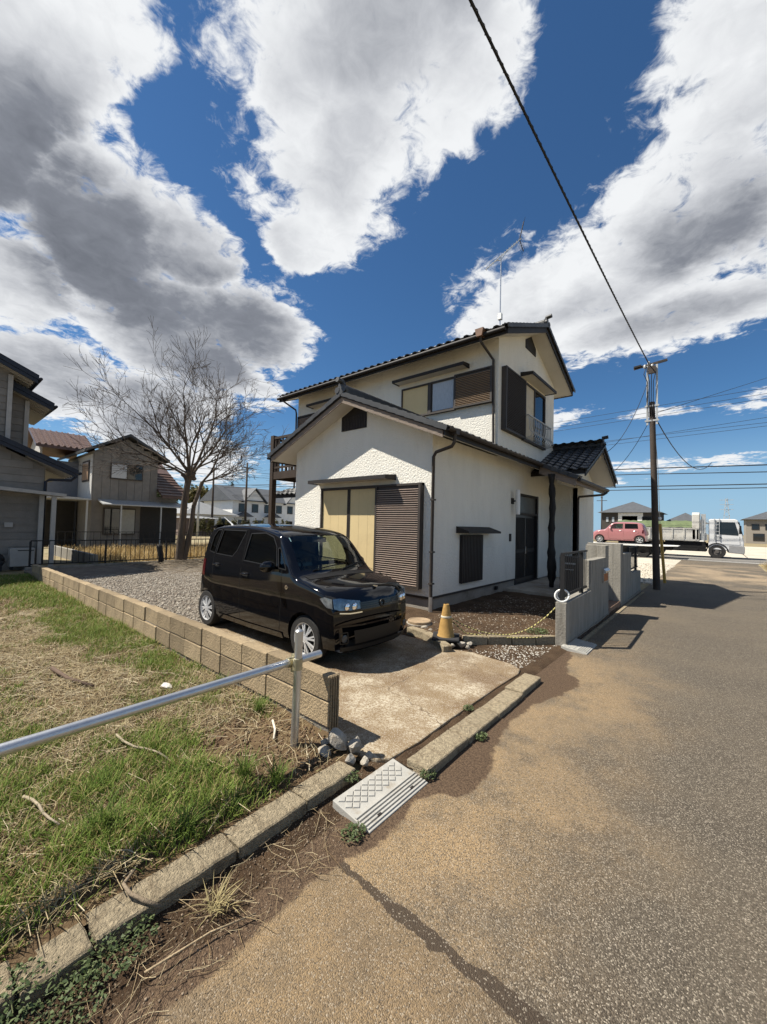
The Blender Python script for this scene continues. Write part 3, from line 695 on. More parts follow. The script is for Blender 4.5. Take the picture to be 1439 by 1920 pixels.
# upper front window
hz0, hz1 = 4.93, 5.80
w = MB(); w.box(-7.26,-5.42,BY0-.07,BY0,hz1-.04,hz1+.01); w.box(-7.26,-5.42,BY0-.09,BY0,hz0-.05,hz0); w.box(-7.26,-7.22,BY0-.07,BY0,hz0,hz1-.04); w.box(-6.31,-6.20,BY0-.07,BY0,hz0,hz1-.04); w.box(-5.47,-5.42,BY0-.07,BY0,hz0,hz1-.04)
win2 = w.build('window_frame', M_brown, house)
m = MB(); m.box(-7.22,-6.31,BY0-.04,BY0-.005,hz0,hz1-.04); m.build('storm_shutter', M_cream, win2)
m = MB(); m.box(-6.20,-5.47,BY0-.03,BY0-.02,hz0,hz1-.04); m.build('pane', M_curtain, win2)
m = MB(); m.box(-6.20,-6.17,BY0-.045,BY0-.021,hz0,hz1-.04); m.box(-6.20,-5.47,BY0-.045,BY0-.021,hz0,hz0+.035); m.build('sash', M_brown, win2)
louvre_box(-5.42,-4.33,BY0,hz0-.03,hz1+.02,.13,house,mm=mat('upper brown louvre',(.30,.215,.14),.5,.1))  # warmer brown than the ground floor louvre
hood(-7.42,-5.03,BY0-.34,BY0,5.98)
# upper left window behind the balcony
hood(-11.45,-9.2,BY0-.34,BY0,5.98); louvre_box(-12.2,-11.2,BY0,3.9,5.75,.13,house)
m = MB(); m.box(-11.2,-9.4,BY0-.04,BY0,3.7,5.75); m.build('window', M_glass_dark, house)
# upper road-side window: dark case, cream panel, dark pane, white bowed railing
louvre_box(9.58,10.95,HX,4.22,5.86,.14,house,'x',mm=M_brown)
w = MB(); w.box(HX,HX+.07,10.95,12.80,5.84,5.90); w.box(HX,HX+.09,10.95,12.80,4.20,4.26); w.box(HX,HX+.07,12.74,12.80,4.26,5.84); w.box(HX,HX+.065,11.82,11.88,4.26,5.84)
win3 = w.build('window_frame', M_brown, house)
m = MB(); m.box(HX+.005,HX+.04,10.95,11.82,4.26,5.84); m.build('storm_shutter', mat('grey cream panel',(.50,.43,.31),.6), win3)
m = MB(); m.box(HX+.02,HX+.03,11.88,12.74,4.26,5.84); m.build('pane', M_glass_dark, win3)
hood(HX+.36,HX,10.85,12.95,6.02,'x')
rl = MB(); rl.bar((HX+.20,10.98,4.90),(HX+.20,12.92,4.90),.035,.03); rl.bar((HX+.06,10.98,4.27),(HX+.06,12.92,4.27),.03,.03); rl.bar((HX,10.98,4.9),(HX+.2,10.98,4.9),.03); rl.bar((HX,12.92,4.9),(HX+.2,12.92,4.9),.03)
M_rail = mat('grey white rail paint', (.42,.42,.41), .5, .08, 8); rail2 = rl.build('window_railing', M_rail, house)
for i in range(14):
    y = 11.02+i*.143; m = MB(); m.tube([(HX+.20,y,4.90),(HX+.20,y,4.66),(HX+.22,y,4.50),(HX+.30,y,4.38),(HX+.26,y,4.30),(HX+.08,y,4.27)], .011, 6); m.build('baluster', M_rail, rail2, smooth=True)
m = MB(); m.prism([(11.19,6.94),(12.01,6.94),(12.01,7.18),(11.62,7.42),(11.19,7.18)], 'x', HX+.001, HX+.02); m.build('gable_vent', M_dark, house)
# small kitchen window by the porch, boarded dark lattice with a hood
m = MB(); m.box(HX+.001,HX+.06,7.56,8.56,.50,1.54); kw = m.build('window_lattice', M_dark, house)
m = MB()
for i in range(14): m.box(HX+.06,HX+.072,7.58+i*.07,7.61+i*.07,.52,1.52)
m.build('slat', M_brown, kw)
hd = MB(); hd.prism([(HX,1.72),(HX+.30,1.62),(HX+.30,1.575),(HX,1.575)], 'y', 7.40, 9.0); hd.build('window_hood', M_dark, house)
# ---- porch: floor, door, lamp, log post, meter
m = MB(); m.box(HX-.02,-2.55,9.95,13.63,-.03,.16); m.build('porch_floor', concrete('porch concrete',(.36,.33,.28),(.25,.21,.16),(.42,.39,.34),False,False), house, bevel=.01)
d = MB(); d.box(HX-.12,HX-.02,10.66,10.72,.17,2.70); d.box(HX-.12,HX-.02,12.40,12.46,.17,2.70); d.box(HX-.12,HX-.02,10.72,12.40,2.64,2.70); d.box(HX-.12,HX-.02,10.72,12.40,2.10,2.16); d.box(HX-.12,HX-.0,10.66,12.46,.16,.19)
door = d.build('door', M_dark, house)
m = MB(); m.box(HX-.09,HX-.08,10.72,12.40,2.16,2.64); m.build('transom_pane', mat('frosted transom',(.09,.09,.085),.25,.1), door)
for a, b, xx in ((10.72,11.58,HX-.07),(11.54,12.40,HX-.10)):
    m = MB(); m.box(xx-.03,xx,a,b,.19,2.10); lf = m.build('door_leaf', mat('door panel',(.012,.013,.016),.35,.2,spec=.5), door)
    m = MB()
    for i in range(9): m.box(xx,xx+.012,a+.07+i*.085,a+.095+i*.085,.3,2.02)
    m.box(xx,xx+.014,a,b,1.02,1.12); m.build('rail', M_dark, lf)
    m = MB(); m.box(xx,xx+.03,(b-.07 if a < 11 else a+.05),(b-.04 if a < 11 else a+.08),.98,1.18); m.build('handle', M_steel, lf)
lm = MB(); lm.box(HX,HX+.03,10.30,10.44,2.36,2.52); lm.box(HX+.03,HX+.10,10.35,10.39,2.42,2.46); wl = lm.build('wall_lamp', M_dark, house)
m = MB(); m.lathe([(.0,2.08),(.055,2.08),(.06,2.2),(.06,2.62),(.055,2.74),(.0,2.74)],(HX+.16,10.37,0),16); m.build('lamp_shade', mat('opal shade',(.72,.71,.69),.3,.03), wl, smooth=True, auto=50)
m = MB(); m.box(HX,HX+.03,10.20,10.29,1.36,1.56); m.build('intercom', M_dark, house)
lp = MB(); pts = []; 
rnd = random.Random(3)
for i in range(24):
    z = .18+i*(3.0/23); r = .075+.012*math.sin(i*1.7)+rnd.uniform(-.008,.010); r += .035 if z < 1.2 else 0; pts.append(((-3.35+.012*math.sin(i*.5),10.95+.012*math.cos(i*.7),z), r if z > .4 else .06))
lp.tube([p for p,_ in pts], [r for _,r in pts], 10); lp.build('log_post', M_log, house, smooth=True)
m = MB(); m.box(HX+.001,HX+.05,HY+2.9,HY+3.0,.18,.26); m.build('floor_vent', M_dark, house)
# ---- balcony at the left and the small pent roof below it
bal = MB(); by0, by1, bx0, bx1 = 7.0, 9.36, -10.45, -8.95
bal.box(bx0,bx1+.4,by0,by0+.06,3.02,3.24); bal.box(bx0,bx0+.06,by0+.06,by1,3.02,3.24); bal.box(bx0+.06,bx1+.4,by0+.06,by1,3.14,3.2); bal.box(bx0,bx1+.4,by0,by0+.07,4.24,4.31); bal.box(bx0,bx0+.07,by0+.07,by1,4.24,4.31); bal.box(bx0,bx1+.4,by0+.01,by0+.05,3.34,3.40)
b_ = bal.build('balcony', M_wood, house)
for i in range(11):
    m = MB(); x = bx0+.18+i*.17; m.box(x,x+.035,by0+.015,by0+.05,3.24,4.24); m.build('baluster', M_wood, b_)
for i in range(13):
    m = MB(); y = by0+.2+i*.17; m.box(bx0+.015,bx0+.05,y,y+.035,3.24,4.24); m.build('baluster', M_wood, b_)
for x, y in ((bx0,by0),(bx0,by1-.12)):
    m = MB(); m.box(x-.02,x+.13,y-.02,y+.13,.02,4.36); m.build('balcony_post', M_wood, b_)
pz = lambda y: 2.62+.4*(y-8.75)
m = MB(); m.prism([(8.75,pz(8.75)),(BY0,pz(BY0)),(BY0,pz(BY0)+.12),(8.75,pz(8.75)+.12)], 'x', BX-.4, XL-.01); m.build('pent_roof', M_dark, house)
tiles(house,(BX-.42,8.70,pz(8.7)+.13),(1,0,0),(0,1,.4),15,3,lambda i,j: j==0 and i > 5)
m = MB(); m.box(-10.6,-8.75,BY0-.05,BY0,.5,2.25); lw = m.build('window_frame', M_brown, house)
m = MB(); m.box(-10.55,-8.8,BY0-.06,BY0-.05,.55,2.2); m.build('storm_shutter', M_cream, lw)
hood(-10.8,-8.6,BY0-.33,BY0,2.36)
# ---- aerial on the upper roof
ant = thing('tv_antenna', (-4.55,10.2,7.0), 'slim grey rooftop TV antenna on a mast above the upper roof', 'antenna')
m = MB(); m.tube([(-4.55,10.2,7.0),(-4.55,10.2,9.25)], .018, 8); m.build('mast', M_steel, ant)
m = MB(); m.box(-4.60,-4.50,10.15,10.25,7.45,7.62); m.build('booster_box', M_white, ant)
bd = Vector((.58,.40,.62)).normalized(); c0 = Vector((-4.55,10.2,9.25))
m = MB(); m.tube([c0-bd*.55, c0+bd*.72], .014, 6); m.tube([c0-bd*.2-Vector((0,0,.0)), c0-Vector((0,0,.12)), c0+bd*.25], .010, 6); m.build('boom', M_steel, ant)
sd = bd.cross(Vector((0,0,1))).normalized()
for i in range(14):
    c = c0-bd*.5+bd*i*.085; m = MB(); m.tube([c-sd*.11, c+sd*.11], .006, 5); m.build('element', M_steel, ant)
e0 = c0+bd*.66
for dz in (-1,1):
    m = MB(); up = (Vector((0,0,1))*dz*.42+bd*.14*(1)); m.tube([e0, e0+up], .012, 6)
    for k in range(5):
        c = e0+up*(k+1)/5; m.tube([c-sd*.17,c+sd*.17], .004, 5)
    m.build('reflector', M_brown, ant)
# ================================================================ CARS (shared builder pieces)
def interp(pts, x):
    if x <= pts[0][0]: return pts[0][1]
    for (a,va),(b,vb) in zip(pts, pts[1:]):
        if x <= b:
            t = (x-a)/(b-a); return va+(vb-va)*t
    return pts[-1][1]
def smooth_interp(pts, x):
    """monotone-ish cubic through the points"""
    n = len(pts)
    if x <= pts[0][0]: return pts[0][1]
    if x >= pts[-1][0]: return pts[-1][1]
    for i in range(n-1):
        if x <= pts[i+1][0]:
            x0,y0 = pts[i]; x1,y1 = pts[i+1]; h = x1-x0
            def sl(k):
                if k <= 0 or k >= n-1: 
                    a,b = (0,1) if k <= 0 else (n-2,n-1); return (pts[b][1]-pts[a][1])/(pts[b][0]-pts[a][0])
                d0 = (pts[k][1]-pts[k-1][1])/(pts[k][0]-pts[k-1][0]); d1 = (pts[k+1][1]-pts[k][1])/(pts[k+1][0]-pts[k][0])
                return 0 if d0*d1 <= 0 else 2*d0*d1/(d0+d1)
            t = (x-x0)/h; m0, m1 = sl(i)*h, sl(i+1)*h
            return y0*(2*t**3-3*t**2+1)+m0*(t**3-2*t**2+t)+y1*(-2*t**3+3*t**2)+m1*(t**3-t**2)
class CarShape:
    def __init__(s, top, wprof, plan, length, zb, bend_f, bend_r, rr=.085, crown=.035, nose=.05):
        s.top, s.wp, s.plan, s.L, s.zb, s.bf, s.br, s.rr, s.crown, s.nose = top, wprof, plan, length, zb, bend_f, bend_r, rr, crown, nose
    def zt(s, x): return smooth_interp(s.top, x)
    def W(s, x, z): return smooth_interp(s.wp, z)*smooth_interp(s.plan, x)
    def warp(s, x, y, z):
        k = (abs(y)/.72)**3.0
        f = max(0., 1-x/1.9); r = max(0., (x-(s.L-.7))/.7)
        return x + s.bf*f*k - s.br*r*k + s.nose*max(0,1-x/.35)*((z-.5)/.35)**2
    def ring(s, x, ins=0., zb=None):
        zb = s.zb if zb is None else zb
        zt = s.zt(x)-ins; rr = min(s.rr, .3*(zt-zb)); out = []
        w0 = s.W(x, zb+.05)-ins
        out += [(0,zb),(.5*w0,zb),(.9*w0,zb+.004)]
        n = 22
        for i in range(n+1):
            z = zb+.035+(zt-rr-zb-.035)*i/n; out.append((s.W(x,z)-ins, z))
        we = s.W(x, zt-rr)-ins; rx = rr*1.15
        for i in range(1,6):
            a = math.pi/2*i/5; out.append((we-rx*(1-math.cos(a)), zt-s.crown-(rr-s.crown)*(1-math.sin(a)) if rr > s.crown else zt-rr*(1-math.sin(a))))
        wi = we-rx
        for i in range(1,7):
            y = wi*(1-i/6); out.append((y, zt-s.crown*(y/wi)**2))
        return out
    def solid(s, xs, ins=0., zb=None):
        m = MB(); vs = []; n = 0
        for x in xs:
            h = s.ring(x, ins, zb); full = h+[(-y,z) for y,z in h[-2:0:-1]]; n = len(full)
            vs += [(-s.warp(x,y,z), y, z) for y,z in full]
        fs = [(i*n+k, i*n+(k+1)%n, (i+1)*n+(k+1)%n, (i+1)*n+k) for i in range(len(xs)-1) for k in range(n)]
        # end caps as fans of quads across the section
        for base, flip in ((0,False),((len(xs)-1)*n,True)):
            hn = n//2
            for k in range(hn):
                a, b = base+k, base+k+1; c, d = base+(n-k-1)%n, base+(n-k)%n
                f = (a,b,c,d) if k > 0 and k < hn-1 else ((a,b,c) if k == 0 else (a,b,d))
                f = tuple(dict.fromkeys(f)); fs.append(f if flip else f[::-1])
        m.add(vs, fs); return m
    def side(s, x, z, off=0., sg=-1):
        """point on the flank at station x (before warp) and height z"""
        y = s.W(x,z)+off; return Vector((-s.warp(x,y,z), sg*y, z))
    def xtop(s, z, y):
        """station where the upper profile (windscreen) has height z at half-width y"""
        zz = z + s.crown*(y/.6)**2; lo, hi = .45, 1.7
        for _ in range(30):
            mid = (lo+hi)/2
            if s.zt(mid) < zz: lo = mid
            else: hi = mid
        return lo
def bool_cut(me_name, base, cutters):
    """difference of meshes evaluated once, returns a plain mesh"""
    o = bpy.data.objects.new('tmp', base); COL.objects.link(o); tmp = [o]
    for c in cutters:
        k = bpy.data.objects.new('tmpc', c); COL.objects.link(k); tmp.append(k)
        md = o.modifiers.new('b','BOOLEAN'); md.operation = 'DIFFERENCE'; md.object = k; md.solver = 'EXACT'
    dg = bpy.context.evaluated_depsgraph_get(); dg.update()
    me = bpy.data.meshes.new_from_object(o.evaluated_get(dg)); me.name = me_name
    for t in tmp: bpy.data.objects.remove(t)
    return me
def smooth_mesh(me, ang=35):
    me.polygons.foreach_set('use_smooth', [True]*len(me.polygons)); me.set_sharp_from_angle(angle=R(ang)); return me
def place(name, mb_or_me, m_, parent, smooth=True, ang=35):
    """a car part already in the car's own coordinates (car root may be rotated)"""
    me = mb_or_me.mesh(name) if isinstance(mb_or_me, MB) else mb_or_me
    if smooth: smooth_mesh(me, ang)
    return link(name, me, m_, parent)
def patch(pts2, fn, sub=0):
    """fan-free polygon patch: outline in 2D mapped by fn to 3D, filled with a grid by bmesh"""
    bm = bmesh.new(); vs = [bm.verts.new((p[0],p[1],0)) for p in pts2]; bm.faces.new(vs)
    bmesh.ops.triangulate(bm, faces=bm.faces)
    for _ in range(sub): bmesh.ops.subdivide_edges(bm, edges=bm.edges, cuts=1, use_grid_fill=True); bmesh.ops.triangulate(bm, faces=[f for f in bm.faces if len(f.verts) > 4])
    for v in bm.verts: v.co = fn(v.co.x, v.co.y)
    me = bpy.data.meshes.new('patch'); bm.to_mesh(me); bm.free(); return me
def strip(path, fn, w):
    """thin ribbon along a 2D path mapped to 3D"""
    m = MB(); n = len(path); vs = []
    for i,(a,b) in enumerate(path):
        a0,b0 = path[max(i-1,0)]; a1,b1 = path[min(i+1,n-1)]; d = Vector((a1-a0,b1-b0)); d = d.normalized() if d.length else Vector((1,0)); nn = Vector((-d.y,d.x))*w/2
        vs += [fn(a+nn.x,b+nn.y), fn(a-nn.x,b-nn.y)]
    m.add(vs, [(2*i,2*i+1,2*i+3,2*i+2) for i in range(n-1)]); return m
M_paint = mat('black car paint', (.004,.004,.005), .05, .05, 4, spec=.5)
M_trim = mat('black trim plastic', (.005,.005,.0055), .5, .1, 30)
M_seam = mat('panel gap', (.002,.002,.002), .9, 0)
M_tyre = mat('tyre rubber', (.022,.021,.020), .85, .25, 20, .5, 120)
M_alloy = mat('bright alloy', (.62,.63,.64), .3, .05, 12, metal=.35)
M_chrome = mat('chrome', (.85,.85,.86), .08, 0, metal=1.)
M_under = mat('underbody', (.010,.010,.010), .9, .2)
M_lens = mat('lamp reflector', (.22,.25,.28), .12, .5, 22, metal=.6)
M_gclear = glass('windscreen glass', (.85,.95,.92), .9); M_gside = glass('side glass', (.6,.68,.66), .6); M_gpriv = glass('privacy glass', (.2,.22,.22), .10); M_glamp = glass('lamp cover', (.9,.95,1.), .85)
M_seat = mat('navy seat fabric', (.018,.024,.042), .9, .2, 30)
M_dash = mat('dashboard', (.035,.036,.038), .7, .15, 20)

def wheel(car, x, y, z, r, rim, w, sg, nsp=8):
    """tyre and alloy; sg = -1 when the outer face looks to -y"""
    m = MB(); prof = [(rim*.98,-w*.5),(r*.93,-w*.5),(r*.985,-w*.40),(r,-w*.25),(r,w*.25),(r*.985,w*.40),(r*.93,w*.5),(rim*.98,w*.5)]
    m.lathe(prof+[prof[0]],(x,y,z),40,'y',False); t = place('tyre', m, M_tyre, car, True, 30)
    m = MB(); s = sg; e = y+s*w*.5
    m.lathe([(rim*.99,-s*w*.5+s*w),(rim*.93,s*w*.47),(rim*.90,s*w*.30),(rim*.88,-s*w*.3)],(x,y,z),40,'y',False)
    rm = place('rim', m, M_alloy, car, True, 30)
    m = MB()
    for k in range(nsp):
        a = 2*math.pi*k/nsp+.2
        for da in (-.13,.13):
            c0 = Vector((x+rim*.20*math.cos(a), y+s*w*.44, z+rim*.20*math.sin(a))); c1 = Vector((x+rim*.93*math.cos(a+da), y+s*w*.36, z+rim*.93*math.sin(a+da)))
            m.bar(c0, c1, rim*.085, rim*.10)
    m.lathe([(0,s*w*.40),(rim*.27,s*w*.40),(rim*.25,s*w*.47),(rim*.12,s*w*.50),(0,s*w*.50)],(x,y,z),20,'y',False)
    place('spokes', m, M_alloy, rm, True, 30)
    m = MB(); m.lathe([(0,s*w*.1),(rim*.88,s*w*.1)],(x,y,z),24,'y',False); m.lathe([(rim*.6,s*w*.14),(rim*.2,s*w*.15)],(x,y,z),24,'y',False); place('brake_disc', m, M_under, rm, False)

def arch_cut(x, z, r, y0, y1):
    m = MB(); m.lathe([(r,min(y0,y1)),(r,max(y0,y1))],(-x,0,z),36,'y'); return m.mesh('c')

def kei_wagon():
    car = thing('parked_car', (-3.17,3.79,.035), 'glossy black boxy minicar parked on the concrete apron', 'car')
    sh = CarShape(top=[(0,.73),(.03,.82),(.07,.878),(.13,.915),(.25,.945),(.45,.98),(.66,1.015),(.74,1.045),(.85,1.14),(1.05,1.36),(1.17,1.48),(1.27,1.545),(1.45,1.59),(1.8,1.635),(2.3,1.65),(2.8,1.64),(3.1,1.61),(3.2,1.575),(3.27,1.48),(3.33,1.15),(3.37,.85),(3.395,.70)],
        wprof=[(.15,.66),(.25,.70),(.38,.722),(.55,.735),(.75,.7375),(.95,.728),(1.06,.715),(1.12,.700),(1.3,.662),(1.5,.612),(1.65,.57)],
        plan=[(0,.925),(.06,.96),(.2,.985),(.5,1),(2.9,1),(3.2,.985),(3.395,.955)], length=3.395, zb=.19, bend_f=.17, bend_r=.10)
    xs = [0,.012,.03,.05,.07,.10,.13,.17,.22,.28,.35,.42,.5,.58,.64,.68,.71,.74,.78,.82,.87,.93,.99,1.05,1.11,1.17,1.22,1.27,1.33,1.4,1.5,1.62,1.75,1.9,2.1,2.3,2.5,2.65,2.8,2.92,3.02,3.1,3.16,3.2,3.235,3.27,3.3,3.33,3.35,3.37,3.395]
    outer = sh.solid(xs).mesh('outer')
    inner = sh.solid([.98,1.02,1.1,1.2,1.3,1.5,1.8,2.2,2.6,2.9,3.05,3.15,3.2], .055, .42).mesh('inner')
    WF, WR = .62, 3.08
    side_f = [(1.16,1.085),(2.03,1.115),(1.99,1.50),(1.62,1.52),(1.40,1.47),(1.27,1.35)]
    side_q = [(.93,1.07),(1.11,1.08),(1.22,1.33),(1.17,1.335)]
    side_r = [(2.36,1.15),(2.88,1.165),(2.80,1.535),(2.13,1.535),(2.26,1.25)]
    side_b = [(2.93,1.17),(3.14,1.19),(3.10,1.42),(3.0,1.53),(2.86,1.535)]
    cut = [inner]
    for poly in (side_f, side_r, side_b, side_q):
        m = MB(); m.prism([(-sh.warp(x,.68,z),z) for x,z in poly], 'y', -1.2, 1.2); cut.append(m.mesh('c'))
    m = MB(); m.prism([(-.60,1.065),(.60,1.065),(.53,1.475),(.40,1.50),(-.40,1.50),(-.53,1.475)], 'x', -1.5, -.60); cut.append(m.mesh('c'))
    m = MB(); m.prism([(-.50,1.12),(.50,1.12),(.46,1.48),(-.46,1.48)], 'x', -3.6, -3.14); cut.append(m.mesh('c'))
    for x in (WF, WR):
        for sg in (-1,1): cut.append(arch_cut(x, .283, .315, sg*.50, sg*1.0))
    body = bool_cut('body', outer, cut); place('body', body, M_paint, car, True, 32)
    # wheel housings and floor pan
    m = MB(); m.box(-3.30,-.12,-.48,.48,.17,.30); place('floor_pan', m, M_under, car, False)
    for x in (WF,WR):
        for sg in (-1,1): wheel(car, -x, sg*(.7375-.105), .281, .281, .197, .155, sg)
    # glass
    def fs(sg, off): return lambda x,z: sh.side(x,z,off,sg)
    for sg in (-1,1):
        for nm, poly, gm in (('front_window',side_f,M_gside),('rear_window',side_r,M_gpriv),('quarter_window',side_b,M_gpriv),('mirror_window',side_q,M_gside)):
            cx_ = sum(p[0] for p in poly)/len(poly); cz_ = sum(p[1] for p in poly)/len(poly)
            big = [(cx_+(x-cx_)*1.05, cz_+(z-cz_)*1.05) for x,z in poly]
            place(nm, patch(big, fs(sg,-.012), 2), gm, car, True)
            ed = poly+[poly[0]]; den = []
            for (a,b),(c,d) in zip(ed, ed[1:]): den += [(a+(c-a)*t/6, b+(d-b)*t/6) for t in range(6)]
            den.append(den[0]); place('window_seal', strip(den, fs(sg,.002), .016), M_trim, car, True)
    def wsf(y, z): return Vector((-sh.warp(sh.xtop(z,y)+.012,y,z), y, z))
    place('windscreen', patch([(-.63,1.05),(.63,1.05),(.56,1.49),(.40,1.515),(-.40,1.515),(-.56,1.49)], wsf, 4), M_gclear, car, True)
    place('tailgate_window', patch([(-.52,1.10),(.52,1.10),(.48,1.5),(-.48,1.5)], lambda y,z: Vector((-(3.345-.06*((z-1.1)/.4)-.1*(abs(y)/.72)**2.2),y,z)), 3), M_gpriv, car, True)
    # near and far flanks: panel gaps, belt moulding, handles, mirrors, lamps
    def dens(pl, n=8):
        out = []
        for (a,b),(c,d) in zip(pl, pl[1:]): out += [(a+(c-a)*t/n, b+(d-b)*t/n) for t in range(n)]
        return out+[pl[-1]]
    for sg in (-1,1):
        f = fs(sg, .0012)
        for pl in ([(2.075,1.545),(2.06,1.1),(2.07,.26)],[(1.02,1.06),(.98,.8),(1.00,.45),(1.06,.27),(2.07,.245)],[(2.07,.245),(2.60,.27),(2.76,.52),(2.90,.70),(2.92,1.15)],[(2.10,1.56),(2.9,1.555)],[(.80,1.02),(.4,.93),(.16,.86)]):
            place('panel_gap', strip(dens(pl), f, .006), M_seam, car, False)
        place('belt_moulding', strip(dens([(1.10,1.072),(1.6,1.088),(2.05,1.10)]), fs(sg,.006), .020), M_chrome if False else M_paint, car, False)
        # character line: soft raised rib along the doors
        place('door_rib', strip(dens([(1.05,.60),(1.6,.585),(2.2,.60),(2.74,.66)]), fs(sg,.005), .022), M_paint, car, False)
        for x, z in ((1.93,.93),(2.76,1.00)):
            m = MB(); a = sh.side(x+.09,z,.032,sg); b = sh.side(x-.07,z+.006,.032,sg); m.tube([sh.side(x+.10,z,.004,sg), a, sh.side(x+.01,z+.006,.040,sg), b, sh.side(x-.085,z+.006,.004,sg)], .012, 8); h = place('door_handle', m, M_paint, car, True, 60)
            place('handle_cup', patch([(x-.06,z-.028),(x+.07,z-.03),(x+.075,z+.028),(x-.06,z+.03)], fs(sg,.002), 1), M_seam, h, True)
        # door mirror
        m = MB(); c = sh.side(1.13,1.10,.13,sg); vs = []
        for i in range(7):
            a = -math.pi/2+math.pi*i/6
            for k in range(12):
                b = 2*math.pi*k/12; vs.append(c+Vector((.055*math.sin(a)+.01, .125*math.cos(a)*math.cos(b), .075*math.cos(a)*math.sin(b))))
        m.add(vs, [(i*12+k,i*12+(k+1)%12,(i+1)*12+(k+1)%12,(i+1)*12+k) for i in range(6) for k in range(12)])
        m.bar(sh.side(1.09,1.05,-.005,sg), c+Vector((0,0,-.045)), .05, .03); mr = place('door_mirror', m, M_paint, car, True, 60)
        # head lamp wraps the corner
        def lampf(off): return lambda y,z: Vector((-sh.warp(0,abs(y),z)+off, sg*y, z))
        lp = [(.36,.685),(.50,.675),(.62,.68),(.672,.70),(.676,.81),(.60,.815),(.50,.795),(.36,.775)]
        base = patch(lp, lampf(.004), 3); hl = place('headlight', base, M_lens, car, True)
        place('lamp_cover', patch(lp, lampf(.012), 3), M_glamp, hl, True)
        m = MB()
        for yy in (.44,.53): m.lathe([(0,.0),(.036,.0),(.042,.012),(.03,.02),(0,.024)],tuple(lampf(.0)(yy,.715)),16,'x',False)
        place('projector', m, M_chrome, hl, True)
        place('lamp_chrome', strip(dens([(.34,.645),(.50,.64),(.62,.65)],5), lampf(.008), .014), M_chrome, hl, True)
        sl = [(.13,.66),(.27,.655),(.33,.71),(.27,.80),(.15,.79)]
        place('side_lamp', patch([(-.005,.70),(.06,.71),(.16,.80),(.08,.825),(-.005,.81)], fs(sg,.004), 2), M_lens, car, True)
        m = MB(); m.lathe([(0,0),(.040,0),(.044,.01),(.03,.014),(0,.016)],tuple(lampf(.006)(.565,.36)),16,'x',False); fo = place('fog_lamp', m, mat('dark fog lens',(.05,.055,.06),.15,.2), car, True)
        place('fog_bezel', strip(dens([(.51,.30),(.60,.30),(.62,.42),(.53,.43),(.51,.30)],4), lampf(.006), .014), M_trim, fo, True)
        place('tail_lamp', patch([(3.22,.80),(3.34,.80),(3.32,1.06),(3.22,1.06)], fs(sg,.004), 2), mat('red lens',(.06,.006,.006),.15,.1), car, True)
        place('sill_skirt', strip(dens([(.98,.235),(1.8,.225),(2.70,.235)]), fs(sg,.014), .07), M_paint, car, True)
        if sg < 0:
            bg = MB(); c = sh.side(.86,.86,.004,sg); bg.lathe([(.012,-.004),(.028,-.004),(.028,.0),(.012,.0)],tuple(c),20,'y',False); bg.bar(c+Vector((-.01,-.004,-.022)), c+Vector((.012,-.004,.022)), .006, .004); place('fender_badge', bg, M_chrome, car, True)
    # front: grille bar, intake, bonnet edge, emblem, wipers
    ff = lambda off: (lambda y,z: Vector((-sh.warp(0,abs(y),z)+off, y, z)))
    place('grille', patch([(-.36,.665),(.36,.665),(.37,.755),(-.37,.755)], ff(.005), 3), mat('smoked grille',(.010,.010,.012),.25,.1,spec=.6), car, True)
    for z in (.685,.71,.735): place('grille_bar', strip([(-.35+.07*i,z) for i in range(11)], ff(.012), .008), M_paint, car, True)
    m = MB(); m.lathe([(.030,0),(.046,0),(.046,.008),(.030,.008)],tuple(ff(.010)(0,.71)),24,'x',False); place('grille_ring', m, M_trim, car, True)
    place('lower_intake', patch([(-.42,.28),(.42,.28),(.45,.44),(-.45,.44)], ff(.004), 3), M_trim, car, True)
    place('bumper_lip', strip([(-.62+.062*i,.50) for i in range(21)], ff(.010), .02), M_paint, car, True)
    place('lower_lip', strip([(-.60+.06*i,.235) for i in range(21)], ff(.016), .05), M_trim, car, True)
    m = MB(); z0 = sh.zt(.105); m.lathe([(0,0),(.034,0),(.034,.008),(0,.010)],(-.125,0,z0-.004),20,'z',False); place('bonnet_emblem', m, M_chrome, car, True)
    gap = MB()
    tf = lambda x,y: Vector((-sh.warp(x,y,.9), y, sh.zt(x)-sh.crown*(y/.64)**2+.002))
    place('bonnet_gap', strip([(.10+.0*i, -.6+.06*i) for i in range(21)], tf, .006), M_seam, car, False)
    place('cowl', patch([(.60,-.60),(.71,-.60),(.72,.60),(.60,.60)], lambda x,y: tf(x,y)+Vector((0,0,.002)), 3), M_trim, car, True)
    for (y0,y1) in ((-.45,.10),(.05,.52)):
        m = MB(); pts = [wsf(y0+(y1-y0)*t/6, 1.055+.05*math.sin(t/6*1.6))+Vector((.02,0,.012)) for t in range(7)]; m.tube(pts, .008, 5); place('wiper', m, M_trim, car, True)
    place('roof_trim', strip(dens([(1.27,.0),(1.27,.0)],1)+[(1.27,0)], lambda a,b: Vector((-a,b,1.6)), .001), M_trim, car) if False else None
    m = MB(); m.tube([(-2.98,-.36,1.60),(-3.02,-.36,1.63),(-3.16,-.42,1.74)], [.02,.012,.006], 6); place('roof_antenna', m, mat('white antenna',(.6,.6,.6),.4), car, True)
    m = MB(); m.prism([(-3.20,1.555),(-3.36,1.545),(-3.37,1.57),(-3.15,1.615)], 'y', -.53, .53); place('roof_spoiler', m, M_paint, car, False)
    # inside: dashboard, seats, steering wheel, sun visor mirror, stickers
    m = MB(); m.prism([(-.95,.45),(-.88,.98),(-1.02,1.04),(-1.30,1.00),(-1.32,.62),(-1.15,.45)], 'y', -.63, .63); place('dashboard', m, M_dash, car, False)
